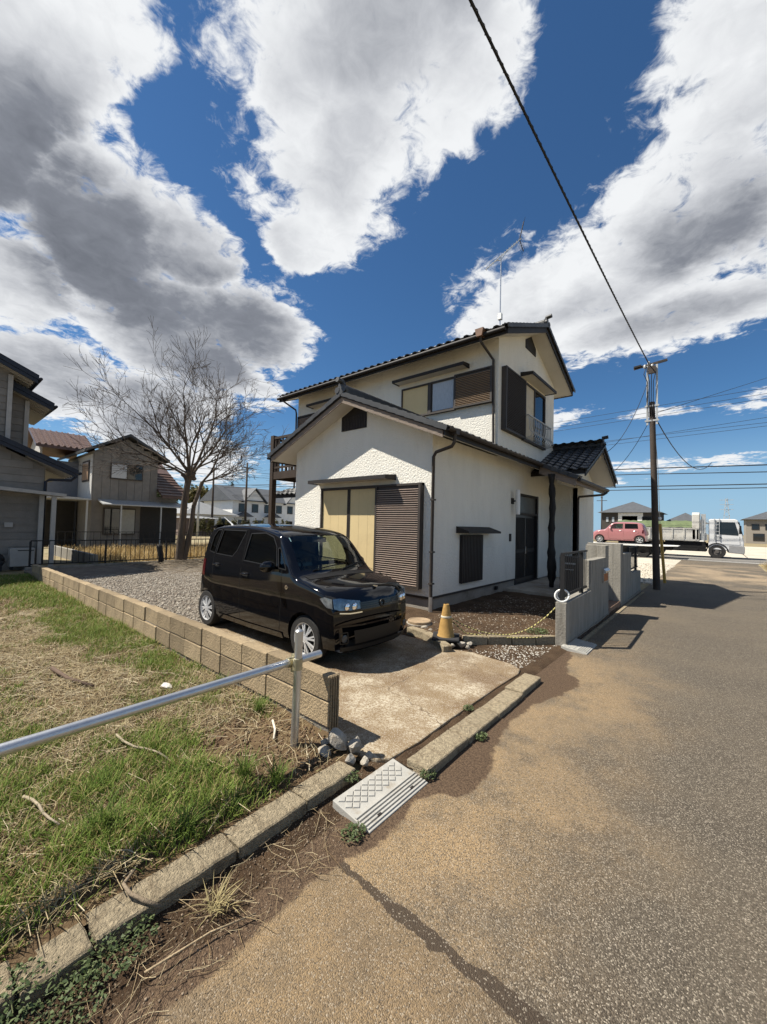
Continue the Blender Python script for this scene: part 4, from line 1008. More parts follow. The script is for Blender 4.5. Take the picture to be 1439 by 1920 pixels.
    for y in (-.33,.33):
        for x in (1.85,2.65):
            m = MB(); m.prism([(-x+.25,.48),(-x+.27,.64),(-x-.20,.60),(-x-.36,1.10),(-x-.46,1.10),(-x-.34,.48)], 'y', y-.24, y+.24); st = place('seat', m, M_seat, car, False)
            m = MB(); m.prism([(-x-.35,1.12),(-x-.35,1.34),(-x-.44,1.34),(-x-.46,1.12)], 'y', y-.13, y+.13); place('headrest', m, M_seat, st, False)
    m = MB(); c = Vector((-1.42,-.33,1.0)); ax = Vector((-.85,0,.5)).normalized(); u = Vector((0,1,0)); v = ax.cross(u)
    m.tube([c+(u*math.cos(t)+v*math.sin(t))*.18 for t in [2*math.pi*k/24 for k in range(25)]], .014, 6); m.bar(c+u*.17, c-u*.17, .04, .03); m.bar(c, c+Vector((.2,0,-.12)), .06); place('steering_wheel', m, M_trim, car, True)
    m = MB(); m.box(-1.34,-1.22,-.13,.13,1.40,1.47); place('mirror_housing', m, M_trim, car, False)
    stk = patch([(-.57,1.42),(-.52,1.42),(-.515,1.47),(-.555,1.47)], lambda y,z: wsf(y,z)+Vector((-.004,0,0)), 1); place('sticker', stk, mat('pale sticker',(.5,.62,.66),.5), car, False)
    return car
CAR = kei_wagon()
# ================================================================ YARD AND ROADSIDE THINGS
M_block = mat('concrete block', (.27,.205,.125), .93, .25, 5, .7, 55, dirt=(.085,.070,.050), dscale=4.5, rnd=.25)
M_mortar = mat('mortar', (.20,.18,.15), .95, .2, 8, .5, 60)
M_kerb = mat('kerb concrete', (.31,.255,.17), .95, .4, 40, 1.2, 90, dirt=(.13,.09,.05), dscale=6, rnd=.10)
M_wallc = mat('weathered wall concrete', (.24,.225,.195), .92, .2, 2.2, .5, 40, dirt=(.12,.108,.09), dscale=1.6, stretch=(3,3,.5))
M_plas = mat('off white plastic', (.34,.33,.30), .7, .1, 9, .1, 60, dirt=(.24,.205,.155), dscale=7)
M_fence = mat('black coated steel', (.010,.010,.011), .6, .1, 10)

def chipped_box(lx, ly, lz, seed, amp=.006, cuts=3):
    """small stone with uneven faces and worn edges"""
    bm = bmesh.new(); bmesh.ops.create_cube(bm, size=1)
    for v in bm.verts: v.co = Vector((v.co.x*lx, v.co.y*ly, v.co.z*lz))
    bmesh.ops.bevel(bm, geom=bm.edges[:], offset=.007, segments=1, affect='EDGES')
    bmesh.ops.subdivide_edges(bm, edges=[e for e in bm.edges if e.calc_length() > max(lx,ly)*.4], cuts=cuts, use_grid_fill=True)
    for v in bm.verts:
        n = mn.noise_vector(v.co*9+Vector((seed*7.1,seed*3.3,0))); v.co += n*amp
    me = bpy.data.meshes.new('stone'); bm.to_mesh(me); bm.free(); return me
# ---- low block wall between the lot and the drive
bw = thing('block_wall', (-2.29,2.18,0), 'low two course grey concrete block wall beside the grass lot', 'wall')
BL = .418; blocks = []
for k in range(4):
    me = chipped_box(.409,.12,.191,k,.0028,2); me.materials.append(M_block); blocks.append(me)
def btop(x): return .525+.0085*(x+2.29)
nb = 26
mo = MB()
for j in range(2):
    for i in range(nb):
        xc = -2.29-BL*(i+.5); zc = btop(xc)-.0975-.2*j
        dy = .004*math.sin(i*2.1+j)+(.018 if i == 8 and j == 0 else 0)
        piece('concrete_block', blocks[(i*3+j)%4], bw, (xc-(.012 if i >= 8 else 0),2.18+dy,zc), (0,.0085+(.02 if i == 8 and j == 0 else 0),.004*math.sin(i*1.3)))
    piece('concrete_block', blocks[j], bw, (-13.5,2.19,.33-.2*j)); piece('concrete_block', blocks[j+1], bw, (-13.92,2.19,.32-.2*j))
mo.prism([(-2.30,.0),(-14.1,-.05),(-14.1,.38),(-13.25,.40),(-13.24,btop(-13.2)-.012),(-2.30,btop(-2.3)-.012)], 'y', 2.136, 2.224); mo.build('mortar', M_mortar, bw)
# end face grooves
m = MB()
for dy in (-.036,-.012,.012,.036): m.box(-2.297,-2.284,2.18+dy-.006,2.18+dy+.006,.10,.515)
m.build('end_rib', M_block, bw)
# ---- galvanised pipe rail on a post
pr = thing('pipe_rail', (-2.37,1.86,.05), 'galvanised steel pipe rail clamped to a short post in the grass', 'railing')
m = MB(); m.tube([(-2.365,1.86,-.1),(-2.35,1.865,.905)], .029, 16); m.lathe([(.031,0),(.031,.02),(.02,.03),(0,.033)],(-2.35,1.865,.89),16); m.build('post', M_steel, pr, smooth=True, auto=40)
m = MB(); m.tube([(-2.37,-.55,-.1),(-2.36,-.55,.88)], .029, 16); m.build('post', M_steel, pr, smooth=True, auto=40)
m = MB(); m.tube([(-2.432,-1.4,.660),(-2.424,2.135,.667)], .0285, 20); m.build('rail', M_steel, pr, smooth=True, auto=40)
for y in (1.862,-.55):
    m = MB(); m.tube([(-2.354,y,.63),(-2.354,y,.71)], .036, 14); m.tube([(-2.427,y-.035,.666),(-2.427,y+.035,.666)], .036, 14); m.box(-2.42,-2.36,y-.012,y+.012,.60,.73); m.tube([(-2.385,y-.06,.715),(-2.385,y+.05,.715)], .008, 6); m.build('clamp', mat('zinc clamp',(.40,.36,.24),.5,.2,metal=.7), pr, smooth=True, auto=40)
# ---- kerbs
def kerb_run(name, x0, x1, ys, z, seed0, jit=.012):
    b = MB(); b.box(x0+.02,x1-.03,ys[0],ys[-1],-.06,z-.05); base = struct(b.build(name, M_mortar)); 
    for i,(a,c) in enumerate(zip(ys,ys[1:])):
        me = chipped_box(x1-x0,c-a-.012,.16,seed0+i,.006,5); me.materials.append(M_kerb)
        o = bpy.data.objects.new('kerb_stone', me); COL.objects.link(o); o.parent = base
        r = random.Random(seed0+i); o.location = ((x0+x1)/2+r.uniform(-jit,jit),(a+c)/2,z-.08+r.uniform(-.006,.008)); o.rotation_euler = (r.uniform(-.012,.012),r.uniform(-.02,.02),r.uniform(-.014,.014))
kerb_run('kerb', -1.995, -1.835, [-2.7,-2.1,-1.5,-.9,-.3,.3,.52,1.12,1.56,1.98], .070, 10)
kerb_run('kerb', -1.675, -1.485, [2.30,2.88,3.44,4.02,4.58], .055, 40)
# ---- plastic step ramp over the gutter
def ramp(name, x0, x1, y0, y1, z0, z1, label, holes=True):
    t = thing(name, ((x0+x1)/2,(y0+y1)/2,0), label, 'ramp'); L_ = x1-x0; f = lambda x: z0+(z1-z0)*(x-x0)/L_
    xm_ = x0+L_*.56
    m = MB(); m.prism([(x0,-.01),(x1,-.01),(x1,f(x1)),(x0,f(x0))], 'y', y0, y1); m.build('plate', M_plas, t, bevel=.004)
    ang = -math.atan2(z1-z0,L_)
    dm = MB(); s = .0265; dm.add([(-s,0,0),(0,-s*1.15,0),(s,0,0),(0,s*1.15,0),(-s*.86,0,.005),(0,-s,.005),(s*.86,0,.005),(0,s,.005)], [(4,5,6,7),(0,1,5,4),(1,2,6,5),(2,3,7,6),(3,0,4,7)]); dme = dm.mesh('diamond'); dme.materials.append(M_plas)
    ny = int((y1-y0)/.068)
    for i in range(5):
        for j in range(ny):
            x = x0+.034+i*.0295; y = y0+.045+(j+.5*(i%2))*.068
            if x < xm_-.02 and y < y1-.035: piece('tread_pad', dme, t, (x,y,f(x)+.001), (0,ang,0))
    for k in range(5):
        x = xm_+.012+k*(x1-xm_-.02)/5; m = MB(); m.prism([(x,f(x)),(x+.016,f(x+.016)),(x+.014,f(x)+.006),(x+.002,f(x)+.007)], 'y', y0+.006, y1-.006); m.build('tread_bar', M_plas, t)
    if holes:
        for y in (y0+.13,y1-.13):
            m = MB(); x = xm_+.085; m.box(x,x+.016,y-.014,y+.014,f(x)-.01,f(x)+.009); m.build('fixing_slot', M_dark, t)
    return t
ramp('step_ramp', -1.765,-1.465,1.69,2.27,.048,.008,'off white diamond tread plastic ramp bridging the gutter by the drive')
ramp('step_ramp', -1.70,-1.36,6.02,6.62,.05,.010,'off white plastic ramp at the foot of the concrete wall', False)
# ---- rubble at the end of the block wall
M_rub = mat('broken concrete', (.36,.33,.28), .95, .2, 12, .9, 60, dirt=(.2,.15,.1), dscale=5)
def rock(name, loc, s, seed, label, group, m_=None, cat='rubble'):
    bm = bmesh.new(); bmesh.ops.create_icosphere(bm, subdivisions=2, radius=1)
    r = random.Random(seed)
    pl = [(Vector((r.gauss(0,1),r.gauss(0,1),r.gauss(0,1))).normalized(), r.uniform(.45,.75)) for _ in range(9)]
    for v in bm.verts:
        for n, d in pl:
            k = v.co.dot(n)
            if k > d: v.co -= n*(k-d)
        v.co += mn.noise_vector(v.co*2+Vector((seed,0,0)))*.08
        v.co = Vector((v.co.x*s[0],v.co.y*s[1],v.co.z*s[2]))
    me = bpy.data.meshes.new(name); bm.to_mesh(me); bm.free()
    o = link(name, me, m_ or M_rub); o.location = loc; o.rotation_euler = (r.uniform(-.3,.3),r.uniform(-.3,.3),r.uniform(0,6))
    return tag(o, label, cat, group)
RB = 'broken concrete by the end of the block wall'
for i,(x,y,z,a,b,c) in enumerate(((-2.10,2.06,.13,.085,.10,.10),(-2.02,2.12,.09,.06,.07,.08),(-2.14,1.96,.09,.05,.08,.05),(-1.95,2.03,.06,.05,.05,.05),(-1.88,2.10,.05,.045,.04,.035),(-2.08,2.20,.07,.05,.05,.05),(-2.20,2.03,.10,.05,.04,.04),(-1.93,2.20,.04,.035,.04,.03))):
    rock('rubble_chunk', (x,y,z), (a,b,c), 20+i, ('largest jagged lump of broken concrete against the block wall end','tall broken concrete piece behind the largest lump','long flat concrete shard beside the rail post','fist sized concrete lump between kerb and apron','small concrete bit near the upper corner of the ramp','broken piece hugging the block wall corner','rough chunk nearest the foot of the rail post','smallest crumb of concrete on the apron edge')[i], RB)
# ---- soil bed edging, manhole, cone, rope
ed = thing('garden_edging', (-2.3,5.8,.0), 'row of low grey concrete edging stones in front of the soil bed', 'edging')
e0 = Vector((-2.82,5.20,0)); e1 = Vector((-1.80,6.22,0)); ne = 4
for i in range(ne):
    me = chipped_box((e1-e0).length/ne-.012,.10,.17,70+i,.004,2); me.materials.append(M_kerb); c = e0+(e1-e0)*(i+.5)/ne
    piece('edging_stone', me, ed, (c.x,c.y,.045), (0,0,math.atan2((e1-e0).y,(e1-e0).x)))
ce = [(-3.72,5.12),(-3.36,5.06),(-3.04,4.88),(-2.74,4.66)]
for i in range(3):
    a = Vector((*ce[i],0)); b = Vector((*ce[i+1],0)); me = chipped_box((b-a).length-.01,.13,.17,80+i,.008,2); me.materials.append(M_kerb); c = (a+b)/2
    piece('edging_stone', me, ed, (c.x,c.y,.03), (random.uniform(-.08,.08),0,math.atan2((b-a).y,(b-a).x)))
for i,(x,y,s) in enumerate(((-2.72,4.98,.06),(-2.66,5.12,.05),(-2.60,4.95,.04),(-2.78,4.86,.045),(-3.45,5.30,.05),(-3.60,5.36,.06),(-3.25,5.25,.035))):
    rock('edging_rock', (x,y,.07), (s,s*1.2,s*.8), 50+i, 'small rough stone lying by the garden edging', 'loose stones by the edging', cat='stone')
mh = thing('drain_cover', (-3.79,5.50,.08), 'round weathered concrete drain cover beside the house corner', 'drain cover')
m = MB(); m.lathe([(0,0),(.19,0),(.195,.03),(.195,.065),(.185,.075),(.165,.075),(.16,.068),(0,.066)],(-3.79,5.50,.07),28); m.build('lid', mat('drain lid',(.30,.22,.14),.9,.25,8,.6,60), mh, smooth=True, auto=30)
m = MB(); m.lathe([(.17,0),(.215,0),(.215,.04),(.17,.04)],(-3.79,5.50,.06),28,cap=False); m.build('collar', M_rub, mh)
cn = thing('traffic_cone', (-2.98,5.0,.1), 'faded yellow traffic cone on a black rubber base', 'traffic cone')
m = MB(); m.prism([(-.19,-.19),(.19,-.19),(.19,.19),(-.19,.19)], 'z', 0, .035); M4 = Matrix.Translation((-2.98,5.0,.105))@Matrix.Rotation(.5,4,'Z')
m.v = [tuple(M4@Vector(v)) for v in m.v]; m.build('base', mat('black rubber',(.02,.02,.022),.8,.3,9), cn, bevel=.01)
M_cone = mat('faded yellow plastic', (.36,.215,.065), .7, .2, 7, .3, 40, dirt=(.20,.125,.05), dscale=7)
m = MB(); m.lathe([(.13,.03),(.115,.06),(.085,.24),(.072,.30)],(-2.98,5.0,.10),24,cap=False); m.build('cone_body', M_cone, cn, smooth=True, auto=50)
m = MB(); m.lathe([(.074,.30),(.076,.305),(.073,.325),(.070,.328)],(-2.98,5.0,.10),24,cap=False); m.build('collar_band', mat('worn white band',(.5,.46,.36),.7,.3,20), cn, smooth=True)
m = MB(); m.lathe([(.069,.328),(.042,.475),(.038,.49),(.030,.492),(.028,.47)],(-2.98,5.0,.10),24,cap=False); m.build('cone_tip', M_cone, cn, smooth=True, auto=50)
def rope_mat():
    m = bpy.data.materials.new('rope'); m.use_nodes = True; nt = m.node_tree; b = nt.nodes['Principled BSDF']; w = nt.nodes.new('ShaderNodeTexWave'); w.inputs['Scale'].default_value = 9; w.inputs['Distortion'].default_value = .5
    tc = nt.nodes.new('ShaderNodeTexCoord'); nt.links.new(tc.outputs['Object'], w.inputs[0]); r = nt.nodes.new('ShaderNodeValToRGB'); nt.links.new(w.outputs[0], r.inputs[0]); r.color_ramp.interpolation = 'CONSTANT'
    r.color_ramp.elements[0].color = (.03,.028,.02,1); r.color_ramp.elements[1].position = .28; r.color_ramp.elements[1].color = (.50,.44,.17,1); nt.links.new(r.outputs[0], b.inputs['Base Color']); b.inputs['Roughness'].default_value = .9; return m
M_rope = rope_mat()
def strands(path, r=.0075):
    """two-ply twisted rope along a polyline"""
    P = [Vector(p) for p in path]; dense = []
    for i in range(len(P)-1):
        n = max(2,int((P[i+1]-P[i]).length/.012))
        dense += [P[i]+(P[i+1]-P[i])*k/n for k in range(n)]
    dense.append(P[-1]); m = MB()
    for ph in (0,math.pi):
        pts = []
        for i,p in enumerate(dense):
            t = (dense[min(i+1,len(dense)-1)]-dense[max(i-1,0)]).normalized(); u = t.cross(Vector((0,0,1))).normalized(); v = u.cross(t); a = i*.55+ph; pts.append(p+(u*math.cos(a)+v*math.sin(a))*r*.55)
        m.tube(pts, r*.7, 5)
    return m
def sag(a, b, s, n=20): a = Vector(a); b = Vector(b); return [a+(b-a)*i/n-Vector((0,0,s*4*(i/n)*(1-i/n))) for i in range(n+1)]
r1 = strands(sag((-2.94,5.02,.41),(-2.40,5.62,.145),.06)+sag((-2.40,5.62,.145),(-1.76,6.20,.64),.13)[1:]); tag(r1.build('rope', M_rope, smooth=True), 'yellow and black twisted rope sagging from the cone to the wall end', 'rope')
r2 = strands([(-2.94,5.02,.38),(-2.80,5.25,.16),(-2.62,5.46,.125),(-2.42,5.56,.12),(-2.22,5.70,.12),(-2.02,5.92,.12),(-1.95,6.02,.13)]); tag(r2.build('rope', M_rope, smooth=True), 'second yellow and black rope lying slack on the soil bed', 'rope')
m = MB(); c = Vector((-1.735,6.17,.735)); m.tube([c+Vector((.085*math.cos(t),.02*math.sin(t)+.04*math.cos(t),.085*math.sin(t))) for t in [2*math.pi*k/28 for k in range(29)]], .013, 8); m.tube([c+Vector((.07*math.cos(t),.03+.04*math.cos(t),.07*math.sin(t)+.004)) for t in [2*math.pi*k/28 for k in range(29)]], .011, 8); tag(m.build('pipe_coil', M_white, smooth=True), 'small white plastic pipe coil hung on the concrete wall end', 'coil')
# ---- concrete street wall with gateway
sw = thing('street_wall', (-1.66,6.1,0), 'stepped weathered concrete street wall with a gateway to the porch', 'wall')
xa, xb = -1.81, -1.66
def wl(poly, name='wall_panel'):
    m = MB(); m.prism(poly, 'x', xa, xb); return m.build(name, M_wallc, sw, bevel=.006)
wl([(6.12,-.03),(7.60,-.03),(7.60,.66),(6.12,.64)]); wl([(7.602,-.03),(9.05,-.03),(9.05,1.41),(8.76,1.41),(8.76,1.18),(7.602,1.18)])
wl([(10.36,-.03),(11.80,-.03),(11.80,1.17),(10.66,1.17),(10.66,1.41),(10.36,1.41)]); wl([(11.802,-.03),(13.46,-.03),(13.46,.60),(11.802,.64)])
for y0, y1 in ((8.90,9.05),(10.36,10.51)):
    m = MB(); m.box(-2.05 if y0 < 9 else -2.35,xa-.002,y0,y1,-.03,1.41); m.build('gate_return', M_wallc, sw, bevel=.006)
m = MB(); m.box(-1.96,-1.665,9.06,10.35,-.02,.12); m.build('gate_step', mat('brown tile step',(.16,.10,.07),.7,.2), sw); m = MB(); m.box(-2.5,-1.97,9.06,10.35,-.02,.24); m.build('gate_step', MATS['brown tile step'], sw)
m = MB(); m.box(xb,xb+.015,6.12,9.05,-.03,.06); m.box(xb,xb+.015,10.36,13.46,-.03,.06); m.build('wall_footing', M_mortar, sw)
ls = MB(); ls.box(xb,xb+.03,8.44,8.84,.72,.98); bx_ = ls.build('letter_slot', mat('stained steel',(.34,.31,.27),.5,.2,metal=.4), sw)
m = MB(); m.prism([(xb+.03,.98),(xb+.07,.94),(xb+.07,.91),(xb+.03,.90)], 'y', 8.44, 8.84); m.build('flap', M_steel, bx_)
m = MB(); m.box(xb+.03,xb+.034,8.47,8.81,.74,.88); m.build('rusty_plate', mat('rust',(.34,.13,.045),.8,.3,14), bx_)
def fence_panel(y0, y1, z0, z1, x, label, nb_):
    t = thing('fence_panel', (x,y0,z0), label, 'fence')
    m = MB(); m.box(x-.02,x+.02,y0,y1,z1-.03,z1); m.build('top_rail', M_fence, t); m = MB(); m.box(x-.015,x+.015,y0,y1,z0+.05,z0+.085); m.build('bottom_rail', M_fence, t)
    for y in (y0+.03,y1-.33):
        m = MB(); m.box(x-.028,x+.028,y-.028,y+.028,z0-.01,z1-.031); m.build('fence_post', M_fence, t)
    me = None
    for i in range(nb_):
        y = y0+.10+i*(y1-y0-.12)/(nb_-1)
        if me is None: k = MB(); k.box(-.004,.004,-.010,.010,z0+.086,z1-.031); me = k.mesh('baluster'); me.materials.append(M_fence)
        o = bpy.data.objects.new('baluster', me); COL.objects.link(o); o.parent = t; o.location = Vector((x,y,0))-Vector(t.location)
fence_panel(6.16,7.58,.66,1.36,-1.735,'black steel baluster fence panel above the rope end of the street wall',13)
fence_panel(11.84,13.40,.64,1.30,-1.735,'black steel baluster fence panel beyond the gateway steps',13)
cb = thing('mail_cabinet', (-2.75,10.75,.16), 'black parcel cabinet standing on the porch behind the fence', 'cabinet')
m = MB(); m.box(-3.05,-2.62,10.62,11.10,.162,1.02); m.build('case', M_fence, cb, bevel=.01)
m = MB(); m.box(-3.0,-2.68,10.605,10.62,.84,.88); m.box(-2.98,-2.7,10.60,10.62,.70,.72); m.build('slot', M_steel, cb)
# iron grating channel along the wall foot
m = MB(); m.box(-1.60,-1.545,6.65,13.3,-.02,.016); struct(m.build('gutter_edge', M_kerb))
# ================================================================ BACKGROUND: pole, wires, vehicles, houses
M_pole = mat('dark weathered pole', (.055,.042,.034), .8, .2, 5, .3, 40)
M_zinc = mat('zinc steel', (.42,.43,.43), .5, .12, 10, metal=.4)
M_cable = mat('black cable', (.012,.012,.013), .6, .1)
PX, PY_ = -1.36, 14.34
up = thing('utility_pole', (PX,PY_,0), 'dark brown utility pole with steel extension frame and crossarm', 'utility pole')
m = MB(); m.tube([(PX,PY_,-.2),(PX-.06,PY_,2.8),(PX-.13,PY_,5.65)], [.096,.086,.076], 14); m.build('shaft', M_pole, up, smooth=True, auto=50)
for dx in (-.24,.0):
    m = MB(); x = PX+dx-.0; m.box(x-.025,x+.025,PY_-.06,PY_-.045,4.95,6.78); m.box(x-.025,x-.018,PY_-.045,PY_-.01,4.95,6.78); m.box(x+.018,x+.025,PY_-.045,PY_-.01,4.95,6.78); m.build('extension_bar', M_zinc, up)
m = MB()
for z in (5.05,5.5): m.box(PX-.30,PX+.06,PY_-.075,PY_-.061,z,z+.05)
m.build('band', M_zinc, up)
m = MB(); m.bar((-1.96,PY_-.03,6.77),(-1.10,PY_-.03,6.86),.06,.06); m.build('crossarm', M_pole, up)
for x in (-1.85,-1.22):
    m = MB(); m.bar((x-.10,PY_-.09,6.80),(x+.10,PY_-.09,6.82),.04,.05); m.build('arm_sleeve', M_cable, up)
for x, z in ((-1.66,6.70),(-1.56,6.78),(-1.47,6.68)):
    m = MB(); m.lathe([(0,0),(.03,.0),(.045,.03),(.03,.05),(.045,.08),(.025,.11),(0,.12)],(x,PY_-.10,z),10); m.build('insulator', M_zinc, up, smooth=True)
rj = random.Random(5)
for k in range(4):
    m = MB(); x = -1.62+.05*k; m.tube([(x,PY_-.1,6.75),(x-.06+.05*k,PY_-.16,6.5),(x+.03,PY_-.13,6.25),(x+.02,PY_-.08,6.0-.2*k),(x+.05,PY_-.09,5.2)], .011, 5); m.build('jumper_wire', M_cable, up, smooth=True)
m = MB(); m.box(PX-.20,PX-.02,PY_-.16,PY_-.075,6.50,6.72); m.build('joint_box', M_pole, up)
gg = thing('guy_wire', (-1.40,16.25,0), 'yellow plastic guy wire guard leaning behind the pole', 'guy wire')
m = MB(); m.tube([(-1.33,16.35,0),(-1.455,16.25,1.98)], .045, 12); m.build('guard', mat('yellow guard',(.40,.24,.05),.5,.15,6), gg, smooth=True, auto=50)
m = MB(); m.tube([(-1.455,16.25,1.97),(-1.46,15.7,3.8),(-1.47,PY_+.1,5.5)], .008, 5); m.build('stay', M_zinc, gg); m = MB(); m.lathe([(0,0),(.04,.02),(.05,.06),(.04,.10),(0,.12)],(-1.457,16.22,2.10),12); m.build('stay_insulator', M_white, gg, smooth=True)
def wire(pts, r, label, group=None, m_=None, name='cable'):
    k = MB(); k.tube(pts, r, 6); o = k.build(name, m_ or M_cable, smooth=True); return tag(o, label, 'cable', group)
# service cable from the pole passing over the drive towards the camera side
a = Vector((-1.55,PY_-.1,6.80)); b = Vector((-2.02,-22,7.5)); pts = []
for i in range(61):
    t = i/60; p = a+(b-a)*t; p.z -= .62*4*t*(1-t)*1.0; pts.append(p)
wire(pts, .0145, 'thick black service cable running overhead from the pole top')
k = MB(); n = 160; hp = []
for i in range(n*6):
    t = i/(n*6)*.62; p = a+(b-a)*t; p.z -= .62*4*t*(1-t); an = i*1.05; hp.append(p+Vector((math.cos(an)*.018,0,math.sin(an)*.018)))
k.tube(hp, .003, 3, False); tag(k.build('cable_lashing', M_cable), 'fine lashing wire wound round the overhead service cable', 'cable')
for i,(z0,z1,r) in enumerate(((5.96,5.65,.035),(5.59,5.25,.028),(4.74,4.56,.032),(4.52,4.35,.026))):
    y = 31.0; sl = (z1-z0)/7.67; L_ = ('topmost','second','third','lowest')[i]
    wire([(x, y, z0+sl*(x+5.45)*(1 if x > -5.45 else .3)+.0012*(x+5)**2*.2) for x in range(-60,61,4)], r, f'{L_} of the four thick cables along the cross road', 'thick cables along the cross road')
for i,(z0,z1) in enumerate(((9.95,10.23),(9.62,9.98),(9.42,9.77),(7.99,8.69),(8.3,8.45),(8.02,8.3))):
    sl = (z1-z0)/11.6; wire([(x, 31.6+.3*i, z0+sl*(x+9.4)) for x in range(-50,61,10)], .012, f'{("highest","second highest","third highest","lowest","fourth highest","fifth highest")[i]} thin power line above the cross road', 'thin power lines above the cross road')
wire([(-2.85,13.9,4.1)]+[Vector((-2.85,13.9,4.1)).lerp(Vector((-1.6,PY_-.1,6.2)),t/12)-Vector((0,0,.5*4*t/12*(1-t/12))) for t in range(1,13)], .009, 'thin drop wire from the pole to the porch gable')
wire([Vector((-2.9,15.5,3.6)).lerp(Vector((-1.5,PY_,5.2)),t/10)-Vector((0,0,.25*4*t/10*(1-t/10))) for t in range(11)], .008, 'lower drop wire from the pole to the back of the house')
wire([Vector((-1.4,PY_,5.15)).lerp(Vector((-.2,31,6.0)),t/12)-Vector((0,0,.9*4*t/12*(1-t/12))) for t in range(13)], .016, 'sagging cable from the pole to the cross road lines')
wire([Vector((-1.4,PY_,5.3)).lerp(Vector((3.4,31,10.9)),t/10) for t in range(11)], .009, 'straight wire rising from the pole across the lane')

# ---- dump truck across the junction
def dump_truck():
    Y0, Y1 = 35.6, 37.7
    t = thing('dump_truck', (-1.5,36.6,.012), 'white dump truck with a green tarpaulin over its load', 'truck')
    Mw = mat('white truck paint', (.58,.585,.585), .3, .04, 3, dirt=(.62,.61,.59), dscale=.6); Mg = mat('greyish bed paint', (.52,.50,.45), .5, .1, 3, dirt=(.36,.33,.28), dscale=1.5); Mt = mat('green tarpaulin', (.10,.13,.06), .7, .25, 3, .5, 6); Mb = M_under
    m = MB(); m.prism([(-.42,.62),(1.28,.50),(1.40,.62),(1.42,1.10),(1.36,1.55),(1.12,2.62),(.98,2.70),(-.30,2.70),(-.42,2.62)], 'y', Y0+.03, Y1-.03); m.build('cab', Mw, t, bevel=.05)
    m = MB(); m.prism([(.02,1.66),(1.12,1.60),(1.14,1.72),(.96,2.48),(.05,2.50)], 'y', Y0+.018, Y0+.03); m.build('side_window', M_glass_dark, t)
    m = MB(); m.prism([(1.385,1.56),(1.19,2.52),(1.17,2.52),(1.36,1.56)], 'y', Y0+.14, Y1-.14); m.build('windscreen', M_glass_dark, t)
    for pl in ([(.0,.98),(.0,2.58)],[(1.20,1.52),(1.22,.95)],[(0,.98),(1.22,.95)]):
        k = MB(); k.bar((pl[0][0],Y0+.027,pl[0][1]),(pl[1][0],Y0+.027,pl[1][1]),.012,.012); k.build('door_gap', M_trim, t)
    m = MB(); m.box(.14,.28,Y0+.0,Y0+.03,1.40,1.45); m.build('door_handle', M_trim, t)
    m = MB(); m.prism([(1.16,1.70),(1.30,1.70),(1.28,2.25),(1.18,2.25)], 'y', Y0-.16, Y0-.10); m.bar((1.2,Y0-.12,2.3),(1.1,Y0+.05,2.5),.03); m.build('mirror', M_trim, t)
    m = MB(); m.prism([(.62,.42),(1.42,.36),(1.45,.50),(1.45,.86),(1.30,.90),(.66,.92)], 'y', Y0-.005, Y1+.005); m.build('bumper', mat('grey bumper',(.24,.24,.24),.5), t, bevel=.03)
    m = MB(); m.box(1.36,1.455,Y0+.10,Y0+.40,.60,.78); m.build('headlight', M_lens, t)
    m = MB()
    arc = [(.04-.60*math.cos(math.pi*i/14), .46+.60*math.sin(math.pi*i/14)) for i in range(15)]; ar2 = [(.04-.535*math.cos(math.pi*i/14), .46+.535*math.sin(math.pi*i/14)) for i in range(15)]
    for i in range(14): m.prism([arc[i],arc[i+1],ar2[i+1],ar2[i]], 'y', Y0-.02, Y0+.5)
    m.build('fender', M_trim, t)
    def tw(x, y, sgn, r=.47):
        k = MB(); k.lathe([(.27,-.13),(r*.95,-.13),(r,-.09),(r,.09),(r*.95,.13),(.27,.13),(.27,-.13)],(x,y,r),28,'y',False); ty = place('tyre', k, M_tyre, None, True); 
        ty.data.transform(Matrix.Translation(-Vector(t.location))); ty.parent = t
        ty.location = (0,0,.012-.012)
        k = MB(); k.lathe([(.27,-.12*sgn*-1),(.25,-.06),(.12,-.05),(.11,-.11),(0,-.11)],(x,y,r),20,'y',False)
        for q in range(6): k.lathe([(.02,-.075),(.02,-.045)],(x+.18*math.cos(q),y,r+.18*math.sin(q)),8,'y')
        rm = place('rim', k, mat('dull steel rim',(.11,.10,.09),.6,.3,9,metal=.3), None, True); rm.data.transform(Matrix.Translation(-Vector(t.location))); rm.parent = t
    tw(.04,Y0+.15,1); tw(.04,Y1-.15,1)
    for x in (-3.55,):
        tw(x,Y0+.2,1); tw(x,Y1-.2,1)
    m = MB(); m.box(-5.6,.9,Y0+.55,Y0+.75,.72,1.0); m.box(-5.6,.9,Y1-.75,Y1-.55,.72,1.0); m.box(-2.9,-.55,Y0+.12,Y0+.5,.42,1.11); m.box(-5.9,-4.2,Y0+.12,Y0+.4,.75,1.11); m.box(-2.6,-1.0,Y0+.05,Y0+.12,.48,.62); m.build('chassis_shade_fill', Mb, t)  # frame rails, plus black boxes standing in for the shade under the bed
    m = MB(); m.box(-6.0,-.95,Y0+.02,Y1-.02,1.12,1.24); bed = m.build('bed_floor', Mg, t)
    m = MB(); m.box(-6.0,-.95,Y0,Y0+.06,1.24,2.05); side = m.build('bed_side', Mg, t)
    for i in range(8):
        m = MB(); x = -5.9+i*.68; m.box(x,x+.09,Y0-.05,Y0,1.22,2.05); m.build('rib', Mg, side)
    m = MB(); m.box(-6.0,-.95,Y0-.03,Y0,1.96,2.06); m.box(-6.0,-.95,Y0-.03,Y0,1.16,1.26); m.build('rail', Mg, side)
    m = MB(); m.box(-6.0,-.95,Y1-.06,Y1,1.24,2.05); m.build('bed_side', Mg, t); m = MB(); m.box(-6.05,-6.0,Y0,Y1,1.2,2.3); m.build('tailgate', Mg, t)
